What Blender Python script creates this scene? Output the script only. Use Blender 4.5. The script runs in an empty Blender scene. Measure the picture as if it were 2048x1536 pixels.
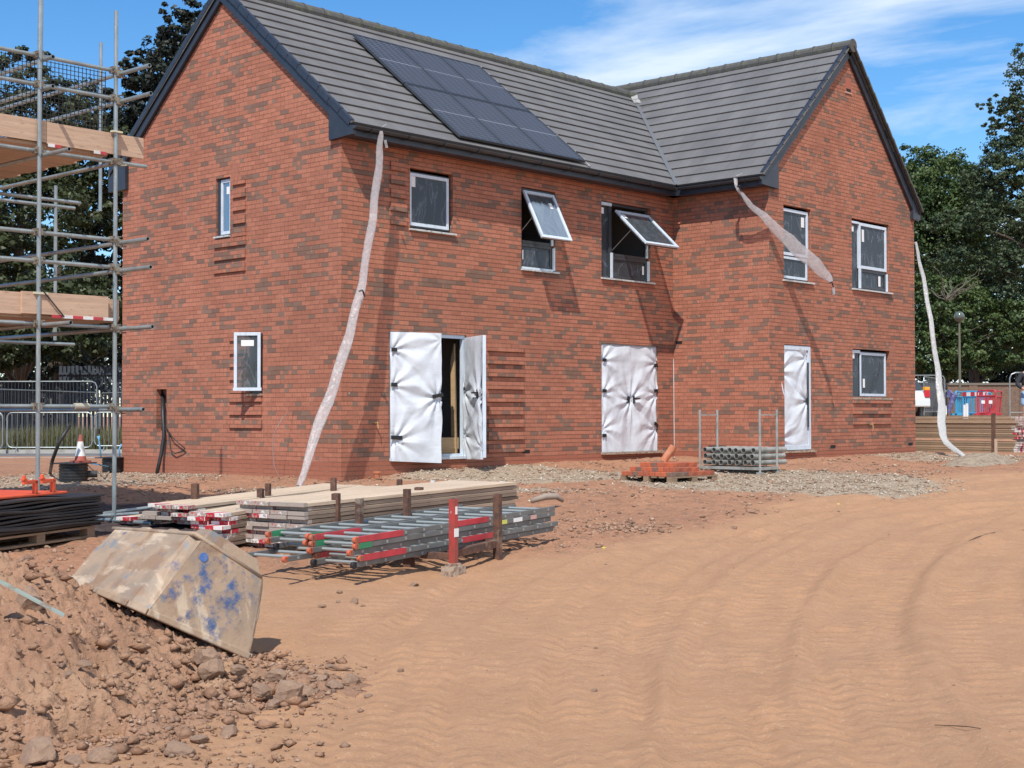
import bpy, math, random
import numpy as np
from mathutils import Vector, Matrix
random.seed(7); rng = np.random.default_rng(7)
S = bpy.context.scene; COL = S.collection
PI = math.pi
# ------------------------------------------------------------------ camera
CF, CP, CY, CR = 2868.85, 0.0215, 0.8282, -0.0019
CC = np.array([-15.003, -17.4651, 1.0575])
fwd = np.array([math.sin(CY)*math.cos(CP), math.cos(CY)*math.cos(CP), math.sin(CP)])
rt = np.array([math.cos(CY), -math.sin(CY), 0.0]); up = np.cross(rt, fwd)
rt2 = rt*math.cos(CR)+up*math.sin(CR); up2 = up*math.cos(CR)-rt*math.sin(CR)
cd = bpy.data.cameras.new('camera'); cam = bpy.data.objects.new('camera', cd); COL.objects.link(cam)
cd.sensor_width = 36; cd.lens = CF/2048*36; cd.clip_end = 3000; cd.clip_start = .1
M = Matrix(((rt2[0], up2[0], -fwd[0], CC[0]), (rt2[1], up2[1], -fwd[1], CC[1]), (rt2[2], up2[2], -fwd[2], CC[2]), (0, 0, 0, 1)))
cam.matrix_world = M; S.camera = cam
# measuring helpers: a pixel of the survey photograph and a known plane give a point of the place
def ray(x, y): return fwd + rt2*(x-1024)/CF - up2*(y-768)/CF
def atd(x, y, d): return CC + ray(x, y)*d
def atp(x, y, n, k):
    q = ray(x, y); n = np.array(n, float); return CC + q*((k-CC@n)/(q@n))
def atX(x, y, v): return atp(x, y, (1, 0, 0), v)
def atY(x, y, v): return atp(x, y, (0, 1, 0), v)
def atZ(x, y, v): return atp(x, y, (0, 0, 1), v)
fh = np.array([math.sin(CY), math.cos(CY)])
def dv(x, y):
    a = np.asarray(x)-CC[0]; b = np.asarray(y)-CC[1]
    return a*fh[0]+b*fh[1], a*rt[0]+b*rt[1]
def from_dv(d, v): return np.array([CC[0]+fh[0]*d+rt[0]*v, CC[1]+fh[1]*d+rt[1]*v])
# ------------------------------------------------------------------ light
EL = math.radians(53.5); az = np.array([-.856, -.517]); az /= np.linalg.norm(az)
sundir = Vector((az[0]*math.cos(EL), az[1]*math.cos(EL), math.sin(EL)))
ld = bpy.data.lights.new('sun', 'SUN'); ld.energy = 4.6; ld.angle = math.radians(.5); ld.color = (1.0, .955, .88)
lo = bpy.data.objects.new('sun', ld); COL.objects.link(lo); lo.rotation_euler = sundir.to_track_quat('Z', 'Y').to_euler()
w = bpy.data.worlds.new('World'); S.world = w; w.use_nodes = True
def nd(nt, t, **k):
    n = nt.nodes.new(t)
    for a, b in k.items():
        if a.startswith('i_'):
            key = a[2:].replace('_', ' '); n.inputs[int(key) if key.isdigit() else key].default_value = b
        else: setattr(n, a, b)
    return n
wt = w.node_tree; wt.nodes.clear(); L = wt.links.new
sky = nd(wt, 'ShaderNodeTexSky', sky_type='NISHITA', sun_disc=False, sun_elevation=EL, sun_rotation=math.atan2(az[0], az[1]), air_density=1.0, dust_density=.05, ozone_density=5.0)
tc = nd(wt, 'ShaderNodeTexCoord'); sep = nd(wt, 'ShaderNodeSeparateXYZ'); L(tc.outputs['Generated'], sep.inputs[0])
def mth(nt, op, a, b=None, c=None, clamp=False):
    n = nt.nodes.new('ShaderNodeMath'); n.operation = op; n.use_clamp = clamp
    for i, v in enumerate((a, b, c)):
        if v is None: continue
        if isinstance(v, (int, float)): n.inputs[i].default_value = v
        else: nt.links.new(v, n.inputs[i])
    return n.outputs[0]
zz = mth(wt, 'MAXIMUM', mth(wt, 'ADD', sep.outputs[2], .06), .03)
cx_ = mth(wt, 'DIVIDE', sep.outputs[0], zz); cy_ = mth(wt, 'DIVIDE', sep.outputs[1], zz)
cmb = nd(wt, 'ShaderNodeCombineXYZ'); L(cx_, cmb.inputs[0]); L(cy_, cmb.inputs[1])
mp = nd(wt, 'ShaderNodeMapping'); mp.inputs['Rotation'].default_value = (0, 0, .9); mp.inputs['Scale'].default_value = (.62, .36, 1); mp.inputs['Location'].default_value = (3.1, .35, 0); L(cmb.outputs[0], mp.inputs[0])
n1 = nd(wt, 'ShaderNodeTexNoise', i_Scale=1.35, i_Detail=9.0, i_Roughness=.58, i_Distortion=.5); L(mp.outputs[0], n1.inputs['Vector'])
# more cloud towards the east (+x -y side of the sky)
bias = mth(wt, 'SUBTRACT', mth(wt, 'MULTIPLY', sep.outputs[0], .75), mth(wt, 'MULTIPLY', sep.outputs[1], .75))
cl = mth(wt, 'ADD', n1.outputs[0], mth(wt, 'MULTIPLY', mth(wt, 'ADD', bias, -.02), .34))
rp = nd(wt, 'ShaderNodeValToRGB'); rp.color_ramp.elements[0].position = .525; rp.color_ramp.elements[1].position = .70
rp.color_ramp.elements[1].color = (.9, .9, .9, 1); L(cl, rp.inputs[0])
hs = nd(wt, 'ShaderNodeHueSaturation', i_Saturation=1.24, i_Value=1.58); L(sky.outputs[0], hs.inputs['Color'])
mixc = nd(wt, 'ShaderNodeMix', data_type='RGBA'); L(rp.outputs[0], mixc.inputs[0]); L(hs.outputs[0], mixc.inputs[6]); mixc.inputs[7].default_value = (8.2, 9.4, 10.9, 1)
bg = nd(wt, 'ShaderNodeBackground', i_Strength=.095); L(mixc.outputs[2], bg.inputs[0])
wo = nd(wt, 'ShaderNodeOutputWorld'); L(bg.outputs[0], wo.inputs[0])
S.view_settings.view_transform = 'Standard'; S.view_settings.look = 'None'; S.view_settings.exposure = 0.12; S.view_settings.gamma = 1
S.cycles.max_bounces = 6; S.cycles.transparent_max_bounces = 16
# ------------------------------------------------------------------ numpy noise
def _h(ix, iy, s):
    n = (ix.astype(np.int64)*374761393 + iy.astype(np.int64)*668265263 + s*1442695041) & 0x7fffffff
    n = ((n ^ (n >> 13))*1274126177) & 0x7fffffff
    return ((n ^ (n >> 16)) & 0xffff)/65535.0
def vn(x, y, s=0):
    x = np.asarray(x, float); y = np.asarray(y, float)
    ix = np.floor(x); iy = np.floor(y); fx = x-ix; fy = y-iy; fx = fx*fx*(3-2*fx); fy = fy*fy*(3-2*fy)
    a = _h(ix, iy, s); b = _h(ix+1, iy, s); c = _h(ix, iy+1, s); d = _h(ix+1, iy+1, s)
    return (a+(b-a)*fx)*(1-fy)+(c+(d-c)*fx)*fy
def fbm(x, y, o=4, s=0, g=.5):
    r = 0; a = 1; t = 0
    for i in range(o): r = r+a*vn(x*2**i+i*13.7, y*2**i-i*7.3, s+i); t += a; a *= g
    return r/t-.5
def sst(a, b, x): t = np.clip((x-a)/(b-a), 0, 1); return t*t*(3-2*t)
# ------------------------------------------------------------------ mesh helpers
class MB:
    def __init__(s): s.v = []; s.f = []; s.m = []
    def add(s, vs, fs, mi=0):
        n = len(s.v); s.v += [tuple(float(c) for c in v) for v in vs]; s.f += [tuple(n+i for i in f) for f in fs]; s.m += [mi]*len(fs); return s
    def box(s, c, sz, R=None, mi=0):
        h = np.array(sz)/2; P = np.array([(x, y, z) for x in (-1, 1) for y in (-1, 1) for z in (-1, 1)])*h
        if R is not None: P = P@np.array(R).T
        return s.add(P+np.array(c), [(0, 1, 3, 2), (4, 6, 7, 5), (0, 4, 5, 1), (2, 3, 7, 6), (0, 2, 6, 4), (1, 5, 7, 3)], mi)
    def bb(s, x0, x1, y0, y1, z0, z1, mi=0): return s.box(((x0+x1)/2, (y0+y1)/2, (z0+z1)/2), (x1-x0, y1-y0, z1-z0), None, mi)
    def bar(s, p, q, w_, h_, mi=0, upv=(0, 0, 1)):
        p = np.array(p, float); q = np.array(q, float); a = q-p; l = np.linalg.norm(a); a /= l
        u = np.array(upv, float); b = np.cross(u, a)
        if np.linalg.norm(b) < 1e-4: b = np.cross((1, 0, 0), a)
        b /= np.linalg.norm(b); c = np.cross(a, b); return s.box((p+q)/2, (l, w_, h_), np.array([a, b, c]).T, mi)
    def tube(s, pts, r, n=10, mi=0, cap=True, hollow=False):
        pts = [np.array(p, float) for p in pts]; k = len(pts); rs = r if isinstance(r, (list, tuple)) else [r]*k
        t0 = pts[1]-pts[0]; t0 /= np.linalg.norm(t0); u = np.cross(t0, (0, 0, 1))
        if np.linalg.norm(u) < 1e-3: u = np.cross(t0, (1, 0, 0))
        u /= np.linalg.norm(u); vs = []
        for i in range(k):
            t = pts[min(i+1, k-1)]-pts[max(i-1, 0)]; t /= np.linalg.norm(t); u = u-t*(u@t); u /= np.linalg.norm(u); w_ = np.cross(t, u)
            for j in range(n): a = 2*PI*j/n; vs.append(pts[i]+rs[i]*(u*math.cos(a)+w_*math.sin(a)))
        fs = [(i*n+j, i*n+(j+1) % n, (i+1)*n+(j+1) % n, (i+1)*n+j) for i in range(k-1) for j in range(n)]
        if cap and not hollow: fs += [tuple(range(n))[::-1], tuple((k-1)*n+j for j in range(n))]
        s.add(vs, fs, mi)
        if hollow:   # dark bore at both ends
            for i, sgn in ((0, 1), (k-1, -1)):
                c = pts[i]; t = (pts[1]-pts[0]) if i == 0 else (pts[-1]-pts[-2]); t = t/np.linalg.norm(t)
                o = np.array(vs[i*n:(i+1)*n]); inn = c+(o-c)*.82; dp = inn+t*sgn*.12
                s.add(np.vstack([o, inn, dp]), [(j, (j+1) % n, n+(j+1) % n, n+j) for j in range(n)]+[(n+j, n+(j+1) % n, 2*n+(j+1) % n, 2*n+j) for j in range(n)]+[tuple(range(2*n, 3*n))], mi)
        return s
    def lathe(s, c, prof, n=20, mi=0, axis=None):
        R = np.eye(3) if axis is None else np.array(Vector(axis).to_track_quat('Z', 'Y').to_matrix())
        vs = [np.array(c)+R@np.array((r*math.cos(2*PI*j/n), r*math.sin(2*PI*j/n), z)) for r, z in prof for j in range(n)]
        k = len(prof); fs = [(i*n+j, i*n+(j+1) % n, (i+1)*n+(j+1) % n, (i+1)*n+j) for i in range(k-1) for j in range(n)]
        fs += [tuple(range(n))[::-1], tuple((k-1)*n+j for j in range(n))]; return s.add(vs, fs, mi)
    def quad(s, *p, mi=0): return s.add(p, [tuple(range(len(p)))], mi)
    def prism(s, poly, ext, mi=0):
        n = len(poly); P = [np.array(p, float) for p in poly]; e = np.array(ext, float)
        return s.add(P+[p+e for p in P], [tuple(range(n))[::-1], tuple(range(n, 2*n))]+[(i, (i+1) % n, n+(i+1) % n, n+i) for i in range(n)], mi)
def link(name, me, parent=None):
    o = bpy.data.objects.new(name, me); COL.objects.link(o)
    if parent is not None: o.parent = parent
    return o
def obj(name, mb, mats, parent=None, smooth=False, bevel=0, loc=None):
    if not isinstance(mats, (list, tuple)): mats = [mats]
    off = np.zeros(3)
    if parent is not None:
        q = parent
        while q is not None: off += np.array(q.location); q = q.parent
    if loc is not None: off = off+np.array(loc)
    me = bpy.data.meshes.new(name); me.from_pydata([(a-off[0], b-off[1], c-off[2]) for a, b, c in mb.v], [], mb.f)
    for m in mats: me.materials.append(m)
    if len(mats) > 1: me.polygons.foreach_set('material_index', mb.m)
    if smooth: me.polygons.foreach_set('use_smooth', [True]*len(mb.f))
    me.update(); o = link(name, me, parent)
    if loc is not None: o.location = loc
    if bevel: b = o.modifiers.new('bevel', 'BEVEL'); b.width = bevel; b.segments = 2; b.limit_method = 'ANGLE'
    if smooth == 'auto' or smooth is True: pass
    return o
def npmesh(name, V, F, mats, parent=None, smooth=False):
    me = bpy.data.meshes.new(name); V = np.asarray(V, np.float32); F = np.asarray(F, np.int32); k = F.shape[1]
    me.vertices.add(len(V)); me.vertices.foreach_set('co', V.ravel()); me.loops.add(F.size); me.loops.foreach_set('vertex_index', F.ravel())
    me.polygons.add(len(F)); me.polygons.foreach_set('loop_start', np.arange(0, F.size, k, dtype=np.int32)); me.polygons.foreach_set('loop_total', np.full(len(F), k, np.int32))
    if smooth: me.polygons.foreach_set('use_smooth', np.ones(len(F), bool))
    me.update(calc_edges=True)
    for m in (mats if isinstance(mats, (list, tuple)) else [mats]): me.materials.append(m)
    return link(name, me, parent)
def tag(o, label=None, cat=None, group=None, kind=None):
    if label: o['label'] = label
    if cat: o['category'] = cat
    if group: o['group'] = group
    if kind: o['kind'] = kind
    return o
def thing(name, label, cat, loc=(0, 0, 0), rz=0, group=None):
    o = bpy.data.objects.new(name, None); COL.objects.link(o); o.location = [float(c) for c in loc]; o.rotation_euler = (0, 0, rz); o.empty_display_size = .2
    return tag(o, label, cat, group)
def copy_tree(o, parent=None):
    c = o.copy(); COL.objects.link(c); c.parent = parent
    for ch in o.children: copy_tree(ch, c)
    return c
ORD = ['first', 'second', 'third', 'fourth', 'fifth', 'sixth', 'seventh', 'eighth', 'ninth', 'tenth', 'eleventh', 'twelfth', 'thirteenth', 'fourteenth', 'fifteenth', 'sixteenth']
# ------------------------------------------------------------------ materials
def mat(name, col, rough=.6, metal=0, spec=.5, noise=None, bump=None, coat=0):
    """noise=(colour2, scale, detail, lo, hi, stretch) ; bump=(scale, strength, distance, stretch)"""
    m = bpy.data.materials.new(name); m.use_nodes = True; nt = m.node_tree; b = nt.nodes['Principled BSDF']
    b.inputs['Base Color'].default_value = (*col, 1); b.inputs['Roughness'].default_value = rough; b.inputs['Metallic'].default_value = metal; b.inputs['Specular IOR Level'].default_value = spec
    if coat: b.inputs['Coat Weight'].default_value = coat
    t = None
    def coords(st):
        tc = nd(nt, 'ShaderNodeTexCoord'); mp = nd(nt, 'ShaderNodeMapping'); nt.links.new(tc.outputs['Object'], mp.inputs[0]); mp.inputs['Scale'].default_value = st; return mp.outputs[0]
    if noise:
        ns = noise if isinstance(noise, list) else [noise]; prev = None
        for (c2, sc, det, lo_, hi_, st) in ns:
            n = nd(nt, 'ShaderNodeTexNoise', i_Scale=sc, i_Detail=det, i_Roughness=.6); nt.links.new(coords(st), n.inputs['Vector'])
            r = nd(nt, 'ShaderNodeMapRange', i_1=lo_, i_2=hi_); nt.links.new(n.outputs[0], r.inputs[0])
            mx = nd(nt, 'ShaderNodeMix', data_type='RGBA'); nt.links.new(r.outputs[0], mx.inputs[0]); mx.inputs[6].default_value = (*col, 1)
            if prev is not None: nt.links.new(prev, mx.inputs[6])
            mx.inputs[7].default_value = (*c2, 1); prev = mx.outputs[2]
        nt.links.new(prev, b.inputs['Base Color'])
    if bump:
        sc, st_, di, stv = bump; n = nd(nt, 'ShaderNodeTexNoise', i_Scale=sc, i_Detail=6.0, i_Roughness=.65); nt.links.new(coords(stv), n.inputs['Vector'])
        bp = nd(nt, 'ShaderNodeBump', i_Strength=st_, i_Distance=di); nt.links.new(n.outputs[0], bp.inputs['Height']); nt.links.new(bp.outputs[0], b.inputs['Normal'])
    return m
one = (1, 1, 1)
M_ = {}
M_['galv'] = mat('galvanised', (.36, .40, .40), .42, .55, noise=[((.26, .29, .29), 3, 5, .4, .65, one), ((.5, .5, .46), 40, 3, .58, .75, (1, 1, .2))])
M_['galvw'] = mat('weathered_zinc', (.38, .375, .345), .55, .3, noise=[((.26, .25, .22), 5, 6, .45, .65, one), ((.52, .5, .46), 30, 3, .6, .75, one)])
M_['galvd'] = mat('galvanised_dull', (.27, .285, .29), .5, .35, noise=((.22, .23, .23), 4, 4, .45, .7, one))
M_['rust'] = mat('rusty_steel', (.16, .075, .045), .85, .1, noise=[((.085, .05, .04), 18, 6, .4, .6, one), ((.26, .2, .15), 7, 6, .58, .7, one)], bump=(60, .3, .002, one))
M_['redsteel'] = mat('red_painted_steel', (.42, .05, .04), .55, noise=[((.28, .06, .045), 9, 6, .5, .62, one), ((.5, .33, .25), 24, 6, .66, .72, one)])
M_['redplastic'] = mat('red_plastic', (.55, .045, .06), .4, noise=((.38, .04, .05), 6, 4, .4, .7, one))
M_['cap'] = mat('faded_orange_cap', (.52, .115, .05), .55, noise=((.36, .13, .08), 14, 5, .45, .65, one))
M_['orange'] = mat('orange_plastic', (.75, .10, .03), .42, noise=((.6, .09, .04), 8, 4, .45, .7, one))
M_['blueplastic'] = mat('blue_plastic', (.03, .30, .55), .4, noise=((.06, .36, .56), 6, 4, .4, .7, one))
M_['black'] = mat('black_plastic', (.022, .021, .022), .5, noise=((.06, .052, .046), 7, 6, .5, .75, one))
M_['matblack'] = mat('black_mat', (.022, .02, .021), .5, noise=[((.05, .043, .04), 3, 7, .5, .72, (.5, .5, 3)), ((.10, .085, .07), 18, 6, .62, .78, (.4, .4, 2))], bump=(14, .5, .01, one))
M_['white'] = mat('white_plastic', (.72, .72, .70), .45, noise=((.55, .53, .48), 6, 5, .5, .7, one))
M_['tape'] = mat('black_tape', (.015, .015, .016), .35)
M_['frame'] = mat('window_frame_film', (.62, .69, .76), .32, noise=((.50, .57, .65), 5, 4, .45, .7, (3, 3, 1)))
M_['framedark'] = mat('window_frame_anthracite', (.045, .052, .06), .4)
M_['fascia'] = mat('anthracite_board', (.026, .032, .046), .38, noise=((.036, .042, .055), 5, 4, .45, .7, one))
M_['gutter'] = mat('anthracite_gutter', (.035, .04, .047), .3, noise=((.05, .053, .058), 4, 4, .45, .7, one))
M_['sill'] = mat('sill_board', (.55, .56, .55), .5, noise=((.25, .22, .18), 14, 5, .5, .7, one))
M_['mortarsill'] = mat('mortar_dusted_sill', (.42, .33, .25), .9, noise=((.2, .12, .08), 22, 6, .45, .62, one), bump=(50, .6, .01, one))
M_['label'] = mat('paper_sticker', (.8, .8, .78), .6)
M_['dark'] = mat('dark_void', (.01, .01, .01), .9)
M_['plaster'] = mat('plasterboard', (.30, .28, .26), .9)
M_['card'] = mat('cardboard', (.50, .34, .18), .85, noise=((.42, .28, .15), 5, 4, .4, .7, (1, 1, 6)))
M_['slipwood'] = mat('pallet_wood', (.30, .20, .125), .85, noise=[((.18, .12, .08), 5, 6, .45, .7, (1, 1, 8)), ((.16, .11, .08), 26, 5, .6, .75, one)], bump=(30, .4, .004, (1, 1, 6)))
M_['terracotta'] = mat('terracotta', (.48, .17, .08), .75, noise=((.55, .27, .16), 9, 5, .45, .7, one))
M_['lamp'] = mat('lamp_globe_glass', (.10, .12, .10), .18, 0, .6)
M_['lamppost'] = mat('lamp_post_paint', (.14, .13, .09), .6)
M_['bark'] = mat('bark', (.12, .09, .065), .95, noise=((.05, .04, .03), 9, 6, .4, .65, (1, 1, .2)), bump=(20, .7, .03, (1, 1, .2)))
M_['rope'] = mat('blue_rope', (.12, .38, .62), .8)
M_['skin'] = mat('skin', (.52, .30, .21), .5)
M_['shorts'] = mat('pale_blue_shorts', (.33, .50, .68), .85, noise=((.27, .42, .6), 12, 4, .4, .7, one))
M_['jacket'] = mat('dark_top', (.025, .027, .035), .8)
M_['hair'] = mat('dark_hair', (.03, .02, .015), .6)
M_['carwhite'] = mat('car_paint_white', (.70, .76, .74), .2, 0, .5, coat=1)
M_['carglass'] = mat('car_glass', (.02, .03, .04), .05, 0, .8)
M_['lensred'] = mat('red_lens', (.55, .01, .02), .12, 0, .6)
M_['lensamber'] = mat('amber_lens', (.8, .35, .02), .12, 0, .6)
M_['tyre'] = mat('rubber', (.02, .02, .02), .8)
M_['fencewood'] = mat('tree_shaded_fence_boards', (.022, .022, .027), .85, noise=((.014, .014, .018), 3, 6, .4, .7, (6, 6, .3)))  # shade of the trees is put into the colour of these dark boards
M_['fencegrey'] = mat('grey_metal_fence', (.045, .055, .075), .6)
M_['stone'] = mat('stone', (.42, .265, .175), .9, noise=[((.33, .205, .135), 5, 6, .42, .65, one), ((.5, .38, .28), 18, 6, .6, .75, one)], bump=(22, .8, .02, one))
M_['gravel'] = mat('gravel_stones', (.40, .31, .22), .95, noise=[((.27, .19, .13), 3.1, 2, .42, .6, one), ((.60, .54, .45), 7.7, 2, .56, .66, one)])
M_['rubble'] = mat('rubble', (.385, .235, .155), .95, noise=[((.20, .12, .08), 4.3, 3, .4, .6, one), ((.50, .37, .27), 11, 3, .58, .70, one)], bump=(60, .6, .01, one))
M_['kerb'] = mat('concrete_kerb', (.42, .40, .36), .85, noise=((.3, .28, .25), 4, 6, .4, .7, one))
M_['tarmac'] = mat('tarmac', (.13, .125, .125), .9, noise=((.19, .18, .17), 2, 6, .4, .7, one))
M_['pave'] = mat('pavement_slabs', (.40, .31, .22), .9, noise=((.33, .25, .18), 1.3, 6, .4, .7, one))
M_['farbrick'] = mat('old_brick_wall', (.20, .13, .085), .9, noise=[((.13, .085, .06), 7, 3, .4, .6, (1, 1, 3)), ((.27, .18, .12), 16, 3, .55, .7, (1, 1, 3))])
M_['coping'] = mat('coping_stone', (.17, .15, .12), .9)
M_['mossy'] = mat('ridge_tile', (.085, .082, .078), .85, noise=((.12, .125, .075), 9, 6, .5, .65, one))
M_['flash'] = mat('mastic_flashing', (.36, .35, .33), .6, noise=((.2, .19, .18), 9, 5, .5, .62, one))
M_['lead'] = mat('valley_lead', (.13, .135, .14), .55)
# wood of the scaffold boards, with some per-board variety
def wood(name, c1, c2, c3, rnd=.35, ax=(.35, 9, 9)):
    m = mat(name, c1, .85, noise=[(c2, 3.5, 6, .38, .66, ax), (c3, 9, 6, .58, .74, (ax[0]*3, ax[1]*.6, ax[2]*.6))], bump=(8, .5, .004, ax)); nt = m.node_tree; b = nt.nodes['Principled BSDF']
    l = b.inputs['Base Color'].links[0]; src = l.from_socket; oi = nd(nt, 'ShaderNodeObjectInfo'); hv = nd(nt, 'ShaderNodeHueSaturation')
    nt.links.new(mth(nt, 'ADD', mth(nt, 'MULTIPLY', oi.outputs['Random'], rnd*2), 1-rnd), hv.inputs['Value']); nt.links.new(src, hv.inputs['Color']); nt.links.new(hv.outputs[0], b.inputs['Base Color']); return m
M_['board'] = wood('weathered_board', (.33, .245, .175), (.22, .16, .12), (.12, .09, .07))
M_['boardtop'] = wood('fresh_board', (.58, .45, .32), (.44, .33, .235), (.30, .23, .17), .14)
M_['toe'] = wood('toe_board_wood', (.56, .38, .26), (.43, .29, .20), (.3, .2, .14), .12)
M_['sheetwood'] = wood('stacked_timber', (.38, .27, .17), (.27, .19, .125), (.17, .12, .08), .25)
def striped(name, worn):
    m = bpy.data.materials.new(name); m.use_nodes = True; nt = m.node_tree; b = nt.nodes['Principled BSDF']; b.inputs['Roughness'].default_value = .6
    tc = nd(nt, 'ShaderNodeTexCoord'); sp = nd(nt, 'ShaderNodeSeparateXYZ'); nt.links.new(tc.outputs['Object'], sp.inputs[0]); oi = nd(nt, 'ShaderNodeObjectInfo')
    s1 = mth(nt, 'ADD', mth(nt, 'ADD', mth(nt, 'MULTIPLY', sp.outputs[1], 1/.115), mth(nt, 'MULTIPLY', sp.outputs[0], 1/.115)), mth(nt, 'MULTIPLY', mth(nt, 'ROUND', mth(nt, 'MULTIPLY', oi.outputs['Random'], 5)), 1.0))
    st = mth(nt, 'GREATER_THAN', mth(nt, 'FRACT', mth(nt, 'MULTIPLY', s1, .5)), .5)
    mx = nd(nt, 'ShaderNodeMix', data_type='RGBA'); nt.links.new(st, mx.inputs[0]); mx.inputs[6].default_value = (.72, .70, .66, 1); mx.inputs[7].default_value = (.50, .03, .045, 1)
    n = nd(nt, 'ShaderNodeTexNoise', i_Scale=30.0, i_Detail=5.0, i_Roughness=.7); nt.links.new(tc.outputs['Object'], n.inputs['Vector'])
    r = mth(nt, 'GREATER_THAN', mth(nt, 'ADD', n.outputs[0], mth(nt, 'MULTIPLY', oi.outputs['Random'], .25)), worn)
    m2 = nd(nt, 'ShaderNodeMix', data_type='RGBA'); nt.links.new(r, m2.inputs[0]); nt.links.new(mx.outputs[2], m2.inputs[6]); m2.inputs[7].default_value = (.38, .32, .27, 1)
    nt.links.new(m2.outputs[2], b.inputs['Base Color']); return m
M_['stripe'] = striped('red_white_end_band', .66); M_['stripeworn'] = striped('worn_end_band', .55)
def brickmat():
    m = bpy.data.materials.new('brickwork'); m.use_nodes = True; nt = m.node_tree; b = nt.nodes['Principled BSDF']; b.inputs['Roughness'].default_value = .9; b.inputs['Specular IOR Level'].default_value = .2
    K = nt.links.new; tc = nd(nt, 'ShaderNodeTexCoord'); sp = nd(nt, 'ShaderNodeSeparateXYZ'); K(tc.outputs['Object'], sp.inputs[0])
    ge = nd(nt, 'ShaderNodeNewGeometry'); sn = nd(nt, 'ShaderNodeSeparateXYZ'); K(ge.outputs['True Normal'], sn.inputs[0])
    ax = mth(nt, 'GREATER_THAN', mth(nt, 'ABSOLUTE', sn.outputs[0]), .5)
    along = mth(nt, 'ADD', mth(nt, 'MULTIPLY', sp.outputs[0], mth(nt, 'SUBTRACT', 1.0, ax)), mth(nt, 'MULTIPLY', mth(nt, 'SUBTRACT', 57.6, sp.outputs[1]), ax))
    wob = nd(nt, 'ShaderNodeTexNoise', i_Scale=1.7, i_Detail=3.0); K(tc.outputs['Object'], wob.inputs['Vector'])
    zc = mth(nt, 'ADD', sp.outputs[2], mth(nt, 'MULTIPLY', mth(nt, 'SUBTRACT', wob.outputs[0], .5), .010))
    rz = mth(nt, 'DIVIDE', mth(nt, 'ADD', zc, 3.0), .075); row = mth(nt, 'FLOOR', rz); fz = mth(nt, 'FRACT', rz)
    sh = mth(nt, 'MULTIPLY', mth(nt, 'MODULO', row, 2.0), .5)
    rx = mth(nt, 'ADD', mth(nt, 'DIVIDE', mth(nt, 'ADD', along, 100.0), .225), sh); colm = mth(nt, 'FLOOR', rx); fx = mth(nt, 'FRACT', rx)
    idv = nd(nt, 'ShaderNodeCombineXYZ'); K(colm, idv.inputs[0]); K(row, idv.inputs[1]); K(ax, idv.inputs[2])
    wn = nd(nt, 'ShaderNodeTexWhiteNoise', noise_dimensions='3D'); K(idv.outputs[0], wn.inputs[0])
    wn2 = nd(nt, 'ShaderNodeTexWhiteNoise', noise_dimensions='4D', i_W=5.0); K(idv.outputs[0], wn2.inputs[0])
    cs = nd(nt, 'ShaderNodeVectorMath', operation='MULTIPLY'); K(idv.outputs[0], cs.inputs[0]); cs.inputs[1].default_value = (.20, .42, 7)
    cn = nd(nt, 'ShaderNodeTexNoise', i_Scale=1.0, i_Detail=2.0); K(cs.outputs[0], cn.inputs['Vector'])
    idv2 = nd(nt, 'ShaderNodeCombineXYZ'); K(mth(nt, 'FLOOR', mth(nt, 'DIVIDE', mth(nt, 'ADD', colm, mth(nt, 'MULTIPLY', row, 1.37)), 2.0)), idv2.inputs[0]); K(row, idv2.inputs[1]); K(ax, idv2.inputs[2])
    wn3 = nd(nt, 'ShaderNodeTexWhiteNoise', noise_dimensions='3D'); K(idv2.outputs[0], wn3.inputs[0])
    sc_ = mth(nt, 'ADD', mth(nt, 'ADD', mth(nt, 'MULTIPLY', wn.outputs[0], .30), mth(nt, 'MULTIPLY', wn3.outputs[0], .28)), cn.outputs[0])
    darkb = mth(nt, 'MULTIPLY', mth(nt, 'GREATER_THAN', sc_, .885), mth(nt, 'GREATER_THAN', sp.outputs[2], .33))
    # some bricks only half burnt
    half = mth(nt, 'GREATER_THAN', mth(nt, 'ADD', fx, mth(nt, 'MULTIPLY', wn2.outputs[0], .9)), .62)
    darkb = mth(nt, 'MULTIPLY', darkb, mth(nt, 'MAXIMUM', half, mth(nt, 'GREATER_THAN', sc_, 1.02)))
    col = nd(nt, 'ShaderNodeMix', data_type='RGBA'); K(wn2.outputs[0], col.inputs[0]); col.inputs[6].default_value = (.475, .190, .120, 1); col.inputs[7].default_value = (.38, .148, .094, 1)
    st = nd(nt, 'ShaderNodeMapping'); st.inputs['Scale'].default_value = (42, 42, 9); K(tc.outputs['Object'], st.inputs[0])
    sn_ = nd(nt, 'ShaderNodeTexNoise', i_Scale=1.0, i_Detail=4.0, i_Roughness=.7); K(st.outputs[0], sn_.inputs['Vector'])
    c2 = nd(nt, 'ShaderNodeMix', data_type='RGBA'); K(mth(nt, 'MULTIPLY', mth(nt, 'SUBTRACT', sn_.outputs[0], .50, clamp=True), 3.6, clamp=True), c2.inputs[0]); K(col.outputs[2], c2.inputs[6]); c2.inputs[7].default_value = (.19, .085, .058, 1)
    dk = nd(nt, 'ShaderNodeMix', data_type='RGBA'); K(wn2.outputs[0], dk.inputs[0]); dk.inputs[6].default_value = (.225, .155, .115, 1); dk.inputs[7].default_value = (.165, .112, .088, 1)
    c3 = nd(nt, 'ShaderNodeMix', data_type='RGBA'); K(mth(nt, 'MULTIPLY', darkb, mth(nt, 'SUBTRACT', 1.0, mth(nt, 'MULTIPLY', mth(nt, 'ABSOLUTE', mth(nt, 'SUBTRACT', sn_.outputs[0], .47)), 3.2, clamp=True))), c3.inputs[0]); K(c2.outputs[2], c3.inputs[6]); K(dk.outputs[2], c3.inputs[7])
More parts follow.
